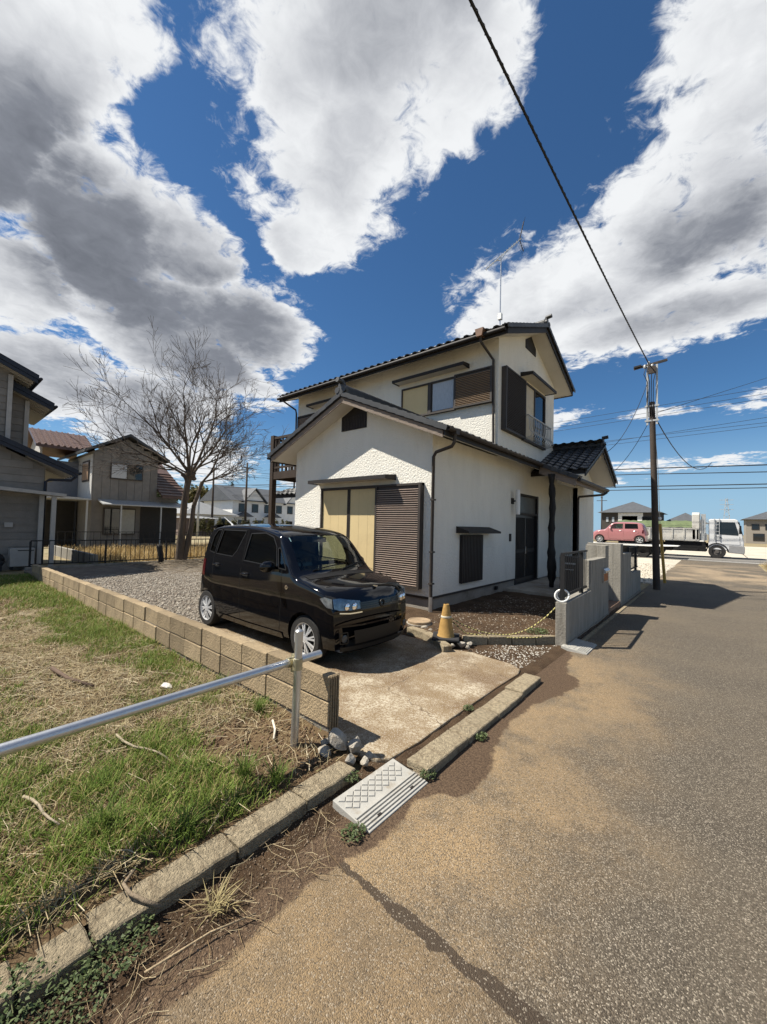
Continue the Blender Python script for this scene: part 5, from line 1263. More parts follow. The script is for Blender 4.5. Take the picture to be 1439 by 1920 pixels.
    m = MB(); m.prism([(Y0,1.16),(Y1,1.16),(Y1,3.02),(Y1-.2,3.16),(Y0+.2,3.16),(Y0,3.02)], 'x', -1.32, -.90); m.build('headboard', Mg, t, bevel=.03)
    m = MB(); m.box(-.86,-.50,Y0+.1,Y1-.1,1.2,1.7); m.box(-.82,-.56,Y0+.2,Y0+.5,1.7,3.05); m.build('hoist_frame', M_zinc, t)
    for x in (-.75,-.10):
        m = MB(); m.box(x-.02,x+.02,Y0-.05,Y0-.01,1.25,2.75); m.box(x+.24,x+.28,Y0-.05,Y0-.01,1.25,2.75)
        for q in range(6): m.box(x,x+.26,Y0-.04,Y0-.02,1.35+q*.24,1.38+q*.24)
        m.build('ladder', M_zinc, t)
    vs = []; nx_, ny_ = 24, 8; m = MB()
    for i in range(nx_+1):
        for j in range(ny_+1):
            x = -5.98+4.66*i/nx_; y = Y0-.03+(Y1-Y0+.06)*j/ny_; e = math.sin(math.pi*j/ny_); vs.append((x,y,2.08+.50*e**.5+.03*math.sin(i*1.9+j)+.02*math.sin(i*.7)))
    m.add(vs, [(i*(ny_+1)+j,(i+1)*(ny_+1)+j,(i+1)*(ny_+1)+j+1,i*(ny_+1)+j+1) for i in range(nx_) for j in range(ny_)]); m.build('tarpaulin', Mt, t, smooth=True)
dump_truck()
# ---- flatbed with the pink car on it
fb = thing('flatbed_trailer', (-4.6,32.2,.012), 'low white flatbed carrier deck carrying the pink car', 'trailer')
m = MB(); m.prism([(-8.2,.76),(-3.2,.76),(-1.85,.82),(-1.85,.85),(-3.2,.86),(-8.2,.86)], 'y', 31.25, 33.15); m.build('deck', mat('white deck',(.66,.66,.64),.5,.08,3), fb)
m = MB(); m.box(-8.1,-2.2,31.6,31.8,.55,.755); m.box(-8.1,-2.2,32.6,32.8,.55,.755); m.prism([(-5.2,.3),(-2.6,.35),(-2.4,.75),(-5.4,.75)], 'y', 31.45, 31.5); m.build('frame', M_under, fb)
for x in (-4.75,-3.75,-7.4):
    for y in (31.55,32.85):
        k = MB(); k.lathe([(.16,-.11),(.35,-.11),(.37,-.07),(.37,.07),(.35,.11),(.16,.11),(.16,-.11)],(x,y,.382),24,'y',False); k.lathe([(.16,-.1),(.1,-.06),(0,-.06)],(x,y,.382),16,'y',False); k.build('wheel', M_tyre, fb, smooth=True, auto=40)
def pink_car():
    car = thing('loaded_car', (-6.90,32.15,.865), 'small pink retro hatchback standing on the flatbed', 'car'); car.rotation_euler = (0,0,math.pi)
    Mp = mat('pink car paint', (.33,.14,.145), .2, .04, 3, spec=.5); Mr = mat('pale pink paint', (.66,.45,.45), .3, .04)
    sh = CarShape(top=[(0,.62),(.03,.70),(.08,.78),(.2,.86),(.45,.92),(.75,.955),(.84,1.0),(1.0,1.16),(1.2,1.36),(1.32,1.43),(1.5,1.47),(1.9,1.50),(2.5,1.49),(2.85,1.46),(3.05,1.40),(3.17,1.28),(3.28,1.0),(3.36,.8),(3.395,.66)],
        wprof=[(.15,.66),(.25,.70),(.40,.725),(.6,.7375),(.8,.73),(.92,.712),(1.0,.69),(1.3,.62),(1.5,.56)], plan=[(0,.90),(.1,.95),(.3,.99),(.5,1),(2.9,1),(3.2,.97),(3.395,.92)], length=3.395, zb=.20, bend_f=.2, bend_r=.16, rr=.10)
    xs = [0,.02,.05,.08,.13,.2,.3,.42,.55,.68,.76,.80,.84,.9,1.0,1.1,1.2,1.28,1.36,1.5,1.7,1.9,2.2,2.5,2.7,2.85,2.97,3.05,3.12,3.18,3.24,3.3,3.35,3.395]
    outer = sh.solid(xs).mesh('o'); inner = sh.solid([1.0,1.1,1.2,1.4,1.8,2.4,2.8,3.0,3.1],.05,.45).mesh('i')
    A = [(1.12,1.0),(1.98,1.01),(1.98,1.37),(1.42,1.36),(1.26,1.26)]; B = [(2.09,1.01),(2.92,1.02),(2.86,1.36),(2.09,1.37)]
    cut = [inner]
    for poly in (A,B):
        k = MB(); k.prism([(-sh.warp(x,.66,z),z) for x,z in poly], 'y', -1.2, 1.2); cut.append(k.mesh('c'))
    k = MB(); k.prism([(-.56,1.03),(.56,1.03),(.47,1.36),(-.47,1.36)], 'x', -1.5, -.7); cut.append(k.mesh('c'))
    for x in (.55,2.95):
        for sg in (-1,1): cut.append(arch_cut(x,.28,.32,sg*.5,sg*1.))
    place('body', bool_cut('body', outer, cut), Mp, car, True, 32)
    for sg in (-1,1):
        f = lambda o: (lambda x,z: sh.side(x,z,o,sg))
        for nm, poly in (('front_window',A),('rear_window',B)):
            cx_ = sum(p[0] for p in poly)/len(poly); cz_ = sum(p[1] for p in poly)/len(poly)
            place(nm, patch([(cx_+(x-cx_)*1.05,cz_+(z-cz_)*1.05) for x,z in poly], f(-.012), 2), M_gside if nm[0]=='f' else M_gpriv, car)
        for pl in ([(2.03,1.40),(2.03,.3)],[(1.02,.98),(.98,.6),(1.05,.3),(2.03,.27)],[(2.03,.27),(2.55,.3),(2.75,.6),(2.98,.75),(2.98,1.0)]):
            den = [(pl[i][0]+(pl[i+1][0]-pl[i][0])*q/6, pl[i][1]+(pl[i+1][1]-pl[i][1])*q/6) for i in range(len(pl)-1) for q in range(6)]; place('panel_gap', strip(den, f(.002), .01), M_seam, car, False)
        for x in (1.85,2.72): k = MB(); k.tube([sh.side(x+.08,.88,.01,sg),sh.side(x,.885,.03,sg),sh.side(x-.08,.88,.01,sg)], .012, 6); place('door_handle', k, M_chrome, car)
        k = MB(); c = sh.side(1.12,1.06,.10,sg); k.lathe([(0,-.05),(.06,-.03),(.075,.01),(.05,.05),(0,.06)],tuple(c),12,'x',False); place('door_mirror', k, Mr, car)
        for x in (.55,2.95): wheel(car,-x,sg*.64,.278,.278,.19,.15,sg,6)
        place('tail_lamp', patch([(3.2,.72),(3.32,.72),(3.3,.95),(3.22,.95)], f(.004), 1), mat('red lens',(.25,.01,.01),.15,.1), car)
    place('windscreen', patch([(-.58,1.02),(.58,1.02),(.48,1.38),(-.48,1.38)], lambda y,z: Vector((-sh.warp(sh.xtop(z,y)+.01,y,z),y,z)), 3), M_gclear, car)
    for x in (1.85,2.55):
        for y in (-.32,.32): k = MB(); k.prism([(-x+.25,.45),(-x+.25,.6),(-x-.2,.58),(-x-.34,1.2),(-x-.44,1.2),(-x-.32,.45)], 'y', y-.22, y+.22); place('seat', k, M_seat, car, False)
pink_car()

# ================================================================ HOUSES AROUND
def siding(parent, x, y0, y1, z0, z1, step, m_, topf=None):
    """horizontal lap boards on a wall facing +x"""
    n = int((z1-z0)/step)
    for i in range(n):
        z = z0+i*step; yb = y1
        if topf:
            while yb > y0 and z+step > topf(yb): yb -= .05
        if yb <= y0+.1: continue
        k = MB(); k.prism([(x,z),(x+.032,z),(x+.012,z+step-.004),(x,z+step-.004)], 'y', y0, yb); k.build('siding_board', m_, parent)
def left_house():
    t = thing('neighbour_house', (-17.5,0,.0), 'grey weatherboard house with navy roof edges beside the grass lot', 'house')
    Ms = mat('grey weatherboard', (.23,.21,.185), .8, .12, 3, .2, 30, rnd=.10); Mn = mat('navy roof metal', (.018,.022,.034), .5, .2, 4); Mwt = mat('grey white timber', (.40,.385,.36), .8, .12, 5)
    k = MB(); k.prism([(-6,-.05),(2.85,-.05),(2.85,3.40),(1.7,3.95),(-6,3.95)], 'x', -22, -17.53); k.build('wall', Ms, t)
    siding(t,-17.53,-6,2.82,.25,3.9,.235,Ms,lambda y: 3.40+.44*(2.85-y))
    k = MB(); k.box(-22,-18.3,-6,2.36,3.5,5.95); k.build('wall', Ms, t); siding(t,-18.3,-6,2.33,3.9,5.95,.235,Ms)
    k = MB(); k.box(-22,-17.66,-6,1.86,3.9,6.6); k.build('wall', Ms, t); siding(t,-17.66,-6,1.80,4.2,6.5,.235,Ms)
    for (ye, ze, x1, x0, ylow) in ((3.66,3.20,-17.0,-22,-2),(2.50,6.22,-17.1,-22,-4),(3.05,5.55,-17.8,-22,-4)):
        f = lambda y: ze+.43*(ye-y)
        k = MB(); k.prism([(ylow,f(ylow)),(ye,f(ye)),(ye,f(ye)+.16),(ylow,f(ylow)+.16)], 'x', x0, x1); k.build('roof', Mn, t)
        k = MB(); k.prism([(ylow,f(ylow)-.12),(ye-.02,f(ye)-.12),(ye-.02,f(ye)-.002),(ylow,f(ylow)-.002)], 'x', x1-.06, x1-.02); k.build('barge_board', Mn, t)
        for i in range(5):
            k = MB(); x = x1-.22-i*.33; k.prism([(ye-1.3,f(ye-1.3)-.09),(ye-.08,f(ye-.08)-.09),(ye-.08,f(ye-.08)-.003),(ye-1.3,f(ye-1.3)-.003)], 'x', x, x+.07); k.build('rafter', Mwt, t)
        k = MB(); k.tube([(x0,ye+.05,ze+.05),(x1,ye+.05,ze+.05)], .05, 8); k.build('gutter', Mn, t, smooth=True)
    for x, y, z0, z1 in ((-17.60,1.88,3.95,6.3),(-18.25,2.40,3.7,5.7)):
        k = MB(); k.box(x-.05,x+.06,y-.07,y+.05,z0,z1); k.build('corner_board', Mwt, t)
    k = MB(); k.tube([(-17.1,3.62,3.14),(-17.2,3.5,3.0),(-17.42,2.95,2.98),(-17.45,2.86,2.9),(-17.45,2.86,.1)], .045, 8); k.build('downpipe', Mn, t, smooth=True)
    # lean-to canopy with posts
    k = MB(); k.prism([(-1.5,2.72),(3.32,2.40),(3.32,2.50),(-1.5,2.84)], 'x', -17.48, -16.8); k.build('canopy', Mwt, t)
    for y, x in ((3.02,-16.95),(2.76,-17.3)):
        k = MB(); k.box(x-.06,x+.06,y-.06,y+.06,-.05,2.42); k.build('canopy_post', Mwt, t)
    k = MB(); k.box(-17.49,-17.44,1.9,2.1,1.35,1.5); k.build('meter_box', Mwt, t)
    ac = thing('utility_box', (-17.1,2.34,.05), 'plain pale grey utility box at the foot of the weatherboard house', 'box')
    k = MB(); k.box(-17.40,-17.05,2.02,2.62,.10,.68); k.build('case', mat('dull grey casing',(.33,.32,.30),.7,.1), ac, bevel=.015); k = MB(); k.box(-17.05,-17.04,2.20,2.60,.60,.625); k.build('lid_gap', M_trim, ac); k = MB(); k.box(-17.36,-17.1,2.06,2.12,.0,.1); k.box(-17.36,-17.1,2.5,2.56,.0,.1); k.build('foot', M_trim, ac)
    bk = thing('garden_hose_reel', (-17.0,1.55,.05), 'dark jumble of a hose reel beside the grey utility box', 'hose reel')
    k = MB(); k.tube([(-17.0+.22*math.cos(t_)*.3,1.62+.24*math.cos(t_),.32+.22*math.sin(t_)) for t_ in [2*math.pi*q/20 for q in range(21)]], .05, 8); k.build('hose', M_trim, bk, smooth=True); k = MB(); k.box(-17.1,-16.9,1.4,1.46,.0,.5); k.box(-17.1,-16.9,1.78,1.84,.0,.5); k.build('stand', M_fence, bk)
left_house()
def grey_house():
    X = -28.0; t = thing('distant_house', (X,8.4,0), 'grey boarded two storey house with brown tiled roof beyond the fence', 'house')
    Mg = mat('grey vertical board', (.19,.175,.155), .85, .12, 3, .15, 20, rnd=.12); Ml = mat('sunlit side grey', (.42,.41,.39), .85, .08, 2); Mr = mat('brown glazed tile', (.10,.058,.044), .35, .3, 3, .6, 14); Mdk = mat('dark opening', (.02,.018,.016), .6, .2)  # Ml puts the sunlight on the sun-facing sides into their colour
    k = MB(); k.prism([(6.7,-.05),(10.2,-.05),(10.2,5.55),(8.42,6.65),(6.7,5.68)], 'x', -34, X); k.build('wall', Mg, t)
    for i in range(8):
        y = 6.72+i*.435; zt_ = 5.6+.55*min((y-6.7),(10.2-y))
        k = MB(); k.box(X,X+.02,y+.01,min(y+.425,10.19),2.75,min(zt_,6.4)); k.build('wall_board', Mg, t)
    k = MB(); k.box(-33.99,X-.03,6.66,6.699,2.8,5.5); k.build('wall', Ml, t); k = MB(); k.box(-33,-31,4.7,6.65,-.05,5.2); k.build('wall', mat('blue grey render',(.17,.18,.20),.85,.1), t)
    for a, b in ((6.15,8.42),(8.42,10.75)):
        z = lambda y: 6.78-.56*abs(y-8.42); k = MB(); k.prism([(a,z(a)),(b,z(b)),(b,z(b)+.16),(a,z(a)+.16)], 'x', -34.3, X+.5); k.build('roof', M_tile, t)
    z3 = lambda x: 7.0-.5*abs(x+32.2)      # brown tiled cross roof: ridge along y
    for a, b in ((-34.6,-32.2),(-32.2,-29.7)):
        k = MB(); k.prism([(a,z3(a)),(b,z3(b)),(b,z3(b)+.16),(a,z3(a)+.16)], 'y', 4.35, 7.2); rf = k.build('roof', Mr, t)
    tm = MB(); tm.tube([(0,0,0),(.30,0,0)], [.075,.065], 6); tme = tm.mesh('roof_tile'); tme.materials.append(Mr)
    for i in range(10):
        for j in range(9):
            x = -29.72-j*.27; piece('roof_tile', tme, t, (x,4.5+i*.29,z3(x)+.17), (0,math.atan(.5)*1.0+math.pi,0))
    k = MB(); k.prism([(-33.7,5.2),(-30.7,5.2),(-30.7,6.2),(-32.2,6.95),(-33.7,6.2)], 'y', 4.7, 4.8); k.build('gable', Ml, t)
    def win(y0,y1,z0,z1,xx=X,col=None):
        k = MB(); k.box(xx+.02,xx+.10,y0,y1,z0,z1); w_ = k.build('window', M_brown, t); n = 2
        for q in range(n): k = MB(); a = y0+.06+(y1-y0-.06)*q/n; k.box(xx+.10,xx+.108,a,a+(y1-y0)/n-.08,z0+.07,z1-.07); k.build('pane', (col or (M_curtain, M_glass_dark))[q], w_)
    win(7.55,9.30,4.12,5.10); win(7.3,9.0,.75,2.35,X,(M_glass_dark,mat('pale curtain',(.34,.33,.29),.5,.1)))
    k = MB(); k.box(-29.9,-28.5,6.60,6.66,3.9,5.15); w_ = k.build('window', M_brown, t); k = MB(); k.box(-29.8,-28.6,6.592,6.60,4.0,5.05); k.build('pane', mat('painted reflection pane',(.30,.20,.13),.3,.3,3), w_)  # the glass reflection is painted into the pane's brown base colour
    k = MB(); k.prism([(X,2.75),(X+1.1,2.50),(X+1.1,2.56),(X,2.85)], 'y', 7.0, 11.8); k.build('veranda_roof', M_zinc, t)
    for y in (7.9,10.1,11.6): k = MB(); k.box(X+.98,X+1.05,y,y+.07,0,2.52); k.build('veranda_post', M_zinc, t)
    k = MB(); k.box(X-.1,X+.03,9.3,11.5,.2,2.5); k.build('shutter', Mdk, t)
    k = MB(); k.box(-34,X-.1,10.21,11.5,-.05,3.2); k.build('wall', Mg, t)
    zl = lambda x: 3.1+.55*(X+.9-x)
    k = MB(); k.prism([(X+.9,3.1),(-32,zl(-32)),(-32,zl(-32)+.14),(X+.9,3.24)], 'y', 10.22, 11.9); k.build('roof', Mr, t)
    for i in range(9): k = MB(); x = X+.85-i*.38; k.box(x-.03,x+.03,10.22,11.9,zl(x)+.14,zl(x)+.19); k.build('tile_course', Mr, t)
    k = MB(); k.prism([(4.2,2.75),(6.6,2.75),(6.6,2.83),(4.2,2.95)], 'x', -31, -27.6); k.build('carport_roof', M_zinc, t)
    for y in (4.3,6.4): k = MB(); k.box(-27.8,-27.7,y,y+.08,0,2.76); k.build('carport_post', M_zinc, t)
    k = MB(); k.box(-30.9,-30.8,4.4,6.5,0,2.7); k.build('shutter', Mdk, t)
grey_house()
def simple_house(name, loc, sx, sy, he, hr, wallm, roofm, label, wins, hip=True, face='x', gables=(), cat='house'):
    """distant house: walls, roof, windows on the face towards the road"""
    t = thing(name, loc, label, cat); x, y, z = loc
    k = MB(); k.box(x-sx,x,y,y+sy,z-.1,z+he) if face=='x' else k.box(x,x+sx,y,y+sy,z-.1,z+he); k.build('wall', wallm, t)
    x0, x1 = (x-sx,x) if face=='x' else (x,x+sx); o = .6
    a = [(x0-o,y-o,z+he),(x1+o,y-o,z+he),(x1+o,y+sy+o,z+he),(x0-o,y+sy+o,z+he)]
    if sy >= (x1-x0): d = (x1-x0)/2+o; rr_ = [((x0+x1)/2,y-o+(d if hip else 0),z+hr),((x0+x1)/2,y+sy+o-(d if hip else 0),z+hr)]; fs = [(0,1,4),(1,2,5,4),(2,3,5),(3,0,4,5),(3,2,1,0)]
    else: d = sy/2+o; rr_ = [(x0-o+(d if hip else 0),y+sy/2,z+hr),(x1+o-(d if hip else 0),y+sy/2,z+hr)]; fs = [(0,1,5,4),(1,2,5),(2,3,4,5),(3,0,4),(3,2,1,0)]
    k = MB(); k.add(a+rr_, fs); k.build('roof', roofm, t)
    for (u0,u1,z0,z1,mm) in wins:
        k = MB(); (k.box(x,x+.06,y+u0,y+u1,z+z0,z+z1) if face=='x' else k.box(x+u0,x+u1,y-.06,y,z+z0,z+z1)); w_ = k.build('window', M_brown, t)
        k = MB(); (k.box(x+.06,x+.07,y+u0+.08,y+u1-.08,z+z0+.08,z+z1-.08) if face=='x' else k.box(x+u0+.08,x+u1-.08,y-.07,y-.06,z+z0+.08,z+z1-.08)); k.build('pane', mm, w_)
    return t
Mwh = mat('white render', (.72,.71,.68), .8, .05, 2); Mrd = mat('grey slate roof', (.075,.08,.088), .6, .2, 2); Mrl = mat('pale metal roof', (.21,.215,.22), .6, .1, 2); Mbr = mat('mauve brown render', (.20,.15,.13), .8, .1)
wh = simple_house('distant_house', (-55,30.5,0), 9, 13, 4.9, 7.4, Mwh, Mrd, 'white two storey house with grey roof and white gables behind the hedge', [(1.0+2.2*i,2.1+2.2*i,3.2,4.5,M_glass_dark) for i in range(5)]+[(1.0+2.9*i,2.2+2.9*i,.7,2.0,M_glass_dark) for i in range(4)], False)
for y in (34.0,41.6):
    k = MB(); k.prism([(y-1.7,4.9),(y+1.7,4.9),(y,6.7)], 'x', -56, -54.7); k.build('gable', Mwh, wh)
    for s in (-1,1): k = MB(); k.prism([(y+s*2.1,4.65),(y,6.85),(y,7.0),(y+s*2.1,4.82)], 'x', -58, -54.3); k.build('gable_roof', Mrd, wh)
for y in (32.0,37.0): k = MB(); k.prism([(y-1.3,2.5),(y+1.3,2.5),(y,3.2)], 'x', -54.8, -53.6); k.build('porch_roof', Mrd, wh)
simple_house('distant_house', (-52,22.5,0), 8, 6.4, 2.6, 4.4, Mwh, Mrl, 'low pale building with a light metal roof behind the bare tree', [(1.2,2.6,1.0,2.1,M_glass_dark),(4.4,5.4,1.0,2.1,M_glass_dark)])
simple_house('distant_shed', (-47,19.8,0), 3, 4.0, 2.0, 2.3, Mbr, Mrl, 'small mauve brown shed below the far trees', [(1.0,2.0,.7,1.5,M_glass_dark)], cat='shed')
Mdw = mat('dark brown cladding', (.06,.052,.045), .8, .1)
fh = simple_house('distant_house', (-15.4,78,0), 8.2, 9, 4.9, 7.0, Mdw, Mrd, 'dark brown and white two storey house behind the pink car', [(3.0,5.4,3.3,4.4,M_curtain),(5.9,7.8,3.2,4.3,M_glass_dark),(.6,1.1,3.2,4.2,M_curtain),(1.5,2.0,3.2,4.2,M_curtain)], True, 'y')
k = MB(); k.box(-12.9,-9.3,77.93,77.99,2.4,4.85); k.build('white_panel', Mwh, fh); k = MB(); k.box(-9.2,-7.4,77.2,78,2.3,3.1); k.build('balcony', Mdw, fh)
simple_house('distant_house', (-6.6,84,0), 5.0, 8, 3.4, 5.2, Mwh, Mrd, 'pale lower house beside the dark brown one', [(.8,2.0,1.6,2.6,M_glass_dark)], True, 'y')
for i,(x,w_,h_,lab) in enumerate(((4.4,9,4.6,'far grey house beyond the truck cab with a dark roof'),(15,8,4.4,'far beige house right of the grey one beyond the gravel lot'),(26,9,4.2,'far brown house at the end of the gravel lot row'))):
    simple_house('distant_house', (x,104,0), w_, 8, h_, h_+2.0, (mat('grey beige render',(.26,.235,.20),.85,.1),mat('beige render',(.36,.32,.26),.85,.1),Mbr)[i], Mrd, lab, [(.8+1.9*q,1.9+1.9*q,2.6,3.7,M_glass_dark) for q in range(4)]+[(1.0+2.6*q,2.6+2.6*q,.5,1.9,M_glass_dark) for q in range(3)], True, 'y')
for i,(x,y,h,lab) in enumerate(((-48.5,24.2,9.0,'tall far pole right of the bare tree'),(-45.3,26.9,9.2,'far pole in front of the white house'),(-44.5,20.6,5.6,'short pale pole beside the mauve shed'),(-17.0,86,8.8,'far pole behind the dark brown house'))):
    t = thing('utility_pole', (x,y,0), lab, 'utility pole', 'far utility poles'); k = MB(); k.tube([(x,y,-.1),(x,y,h)], [.16,.11], 8); k.build('shaft', M_zinc if i == 2 else M_pole, t, smooth=True)
    if i != 2: k = MB(); k.box(x-.05,x+.05,y-.8,y+.8,h-.7,h-.6); (k.box(x-.9,x+.9,y-.05,y+.05,h-1.3,h-1.2) if i == 3 else None); k.build('crossarm', M_pole, t)
for i,(z,s) in enumerate(((8.2,.0),(7.6,.0),(6.6,0))):
    wire([(-48.3+.3*j, 10+j*1.6, z-.35*math.sin(j/14*math.pi)) for j in range(20)], .02, 'far wire strung between the distant poles', 'far wires by the white house')
py = thing('pylon', (2.9,190,0), 'faint lattice pylon on the skyline behind the truck', 'pylon'); k = MB()
for sx in (-1,1):
    for sy in (-1,1): k.bar((2.9+sx*1.4,190+sy*1.4,0),(2.9+sx*.2,190+sy*.2,14.5),.16)
for z in range(1,14,2): w_ = 1.4-1.2*z/14.5; k.bar((2.9-w_,188.6+z*.08,z),(2.9+w_,188.6+z*.08,z+1.6),.12); k.bar((2.9+w_,188.6+z*.08,z),(2.9-w_,188.6+z*.08,z+1.6),.12)
for z in (10.5,12.3,14): k.bar((2.9-1.9,190,z),(2.9+1.9,190,z),.14)
k.build('lattice', M_zinc, py)
# ---- black picket fence along the back of the gravel yard and a second one beyond the field
def picket(y0, y1, x, z0, h, step, label, bend=None):
    t = thing('picket_fence', (x,y0,z0), label, 'fence')
    k = MB(); k.box(x-.02,x+.02,y0,y1,z0+h-.035,z0+h); k.build('top_rail', M_fence, t); k = MB(); k.box(x-.015,x+.015,y0,y1,z0+.06,z0+.095); k.build('bottom_rail', M_fence, t)
    k = MB(); k.box(-.008,.008,-.008,.008,.096,h-.036); me = k.mesh('picket'); me.materials.append(M_fence); k = MB(); k.box(-.025,.025,-.025,.025,-.1,h-.0355); mp = k.mesh('fence_post'); mp.materials.append(M_fence)
    n = int((y1-y0)/step)
    for i in range(n+1):
        o = bpy.data.objects.new('fence_post' if i%13 == 0 else 'picket', mp if i%13 == 0 else me); COL.objects.link(o); o.parent = t; o.location = (0,i*step,0)
picket(2.42,12.8,-16.5,.12,.84,.155,'black steel picket fence behind the bare tree')
picket(3.2,14.0,-25.2,.1,.9,.30,'second dark picket fence in front of the grey boarded house')
k = MB(); k.box(-16.46,-16.34,2.3,12.8,-.05,.13); tag(k.build('low_kerb_wall', M_wallc), 'low concrete footing under the black picket fence', 'wall')
k = MB(); k.box(-24.5,-17.2,4.25,4.4,-.05,.38); tag(k.build('low_garden_wall', M_wallc), 'low concrete wall across the dry grass field behind the fence', 'wall')
# ================================================================ VEGETATION AND LITTER
rng = np.random.default_rng(11)
def veg_mat(name, rough=.75, trans=.25):
    m = bpy.data.materials.new(name); m.use_nodes = True; nt = m.node_tree; b = nt.nodes['Principled BSDF']
    a = nt.nodes.new('ShaderNodeVertexColor'); a.layer_name = 'Col'; nt.links.new(a.outputs[0], b.inputs['Base Color']); b.inputs['Roughness'].default_value = rough; b.inputs['Specular IOR Level'].default_value = .25
    if trans:
        t = nt.nodes.new('ShaderNodeBsdfTranslucent'); nt.links.new(a.outputs[0], t.inputs[0]); mx = nt.nodes.new('ShaderNodeMixShader'); mx.inputs[0].default_value = trans
        nt.links.new(b.outputs[0], mx.inputs[1]); nt.links.new(t.outputs[0], mx.inputs[2]); nt.links.new(mx.outputs[0], nt.nodes['Material Output'].inputs[0])
    return m
M_blade = veg_mat('grass blade'); M_straw = veg_mat('straw', .85, .1); M_leaf = veg_mat('leaf', .6, .2)
def raw_mesh(name, V, F, C, m_, nper=None):
    """V (n,3), F (k,c) faces of equal size, C (n,3) colours per vertex"""
    me = bpy.data.meshes.new(name); n, k, c = len(V), len(F), F.shape[1]
    me.vertices.add(n); me.vertices.foreach_set('co', V.astype(np.float32).ravel()); me.loops.add(k*c); me.loops.foreach_set('vertex_index', F.astype(np.int32).ravel())
    me.polygons.add(k); me.polygons.foreach_set('loop_start', np.arange(0,k*c,c,dtype=np.int32)); me.polygons.foreach_set('loop_total', np.full(k,c,dtype=np.int32)); me.update(calc_edges=True)
    if C is not None:
        at = me.color_attributes.new('Col','FLOAT_COLOR','POINT'); at.data.foreach_set('color', np.concatenate([C, np.ones((n,1))],1).astype(np.float32).ravel())
    me.materials.append(m_); return me
def blades(P, h, w, lean, col, curl=.5):
    """bent three-segment blades at points P (n,3)"""
    n = len(P); az = rng.uniform(0,2*np.pi,n); d = np.stack([np.cos(az),np.sin(az),np.zeros(n)],1); s = np.stack([-np.sin(az),np.cos(az),np.zeros(n)],1)
    V = np.zeros((n,7,3)); up_ = np.array([0,0,1.])
    for k,t in enumerate((0,.38,.72,1.)):
        off = d*(lean*(t**(1+curl)))[:,None]*h[:,None]; z = up_*(h*(t-.28*lean*t*t))[:,None]; ww = (w*(1-.55*t))[:,None] if k < 3 else 0
        c = P+off+z
        if k < 3: V[:,2*k] = c-s*ww/2; V[:,2*k+1] = c+s*ww/2
        else: V[:,6] = c
    base = (np.arange(n)*7)[:,None]
    Q = np.concatenate([base+np.array([[0,1,3]]),base+np.array([[0,3,2]]),base+np.array([[2,3,5]]),base+np.array([[2,5,4]]),base+np.array([[4,5,6]])],0)
    return V.reshape(-1,3), Q, np.repeat(col,7,0)
def vnoise(x, y, s, o): return np.array([mn.noise(Vector((a*s+o,b*s-o,o))) for a,b in zip(x,y)])
def greenness(x, y):
    g = .60*vnoise(x,y,1.3,3.1)+.50*vnoise(x,y,4.2,9.2)+.30*vnoise(x,y,11.,4.4)-.10
    g += np.where(x < -5.5, .42*np.clip((y-1.15)/.5,-1.,1.), 0)
    g += .14+.55*np.exp(-(((x+2.6)/.8)**2+((y-.95)/.50)**2)) + .30*np.exp(-(((x+5.2)/.9)**2+((y-1.85)/.2)**2))
    g -= .95*np.exp(-(((x+2.35)/.45)**2+((y-1.72)/.36)**2)) + .40*np.exp(-(((x+4.6)/1.3)**2+((y-1.05)/.35)**2)) + .35*np.exp(-(((x+3.2)/.5)**2+((y-1.55)/.2)**2))
    return g
def lot_points(n, x0, x1, y0, y1):
    x = rng.uniform(x0,x1,n); y = rng.uniform(y0,y1,n); return x, y
def zlot(x, y): return np.array([lot_z(a,b) for a,b in zip(x,y)])
def make_lot():
    Vg, Fg, Cg, o = [], [], [], 0; Vs, Fs, Cs, o2 = [], [], [], 0
    for (n, x0, x1, y0, y1, sc) in ((52000,-4.2,-2.02,-.1,2.10,1.),(46000,-8.,-4.2,.1,2.10,1.25),(34000,-14.6,-8.,.3,2.10,1.7),(16000,-14.6,-2.02,-3.,.1,1.6)):
        x, y = lot_points(n,x0,x1,y0,y1); g = greenness(x,y); z = zlot(x,y)-.004
        k = g+rng.normal(0,.20,n)+.0 > .13; m_ = k.sum(); P = np.stack([x,y,z],1)
        h = (rng.uniform(.03,.10,m_)*(.75+.6*np.clip(g[k],0,.8)))*(1+.15*(sc-1)); w = rng.uniform(.0035,.0065,m_)*sc; t = rng.uniform(0,1,(m_,1))
        c = np.array([[.085,.145,.022]])*(1-t)+np.array([[.20,.255,.05]])*t; dry = rng.uniform(0,1,m_) < .20; c[dry] = np.array([.34,.27,.12])
        V, F, C = blades(P[k], h, w, rng.uniform(.2,1.1,m_), c); Vg.append(V); Fg.append(F+o); Cg.append(C); o += len(V)
        k2 = (~k)&(rng.uniform(0,1,n) < np.clip(.36+.25*vnoise(x,y,6.,2.2),.05,1)*np.where((x > -3.0)&(y > 1.3),.14,1.)); m2 = k2.sum()
        h = rng.uniform(.03,.10,m2); w = rng.uniform(.0022,.0045,m2)*sc; t = rng.uniform(0,1,(m2,1)); c = np.array([[.17,.12,.06]])*(1-t)+np.array([[.44,.37,.22]])*t
        V, F, C = blades(P[k2], h, w, rng.uniform(.7,1.6,m2), c, .2); Vs.append(V); Fs.append(F+o2); Cs.append(C); o2 += len(V)
    a = link('green_grass', raw_mesh('green_grass', np.concatenate(Vg), np.concatenate(Fg), np.concatenate(Cg), M_blade), None); tag(a, 'short green grass growing in patches over the lot', 'grass', kind='stuff')
    b = link('dry_grass', raw_mesh('dry_grass', np.concatenate(Vs), np.concatenate(Fs), np.concatenate(Cs), M_straw), None); tag(b, 'dry straw coloured grass between the green patches of the lot', 'grass', kind='stuff')
make_lot()
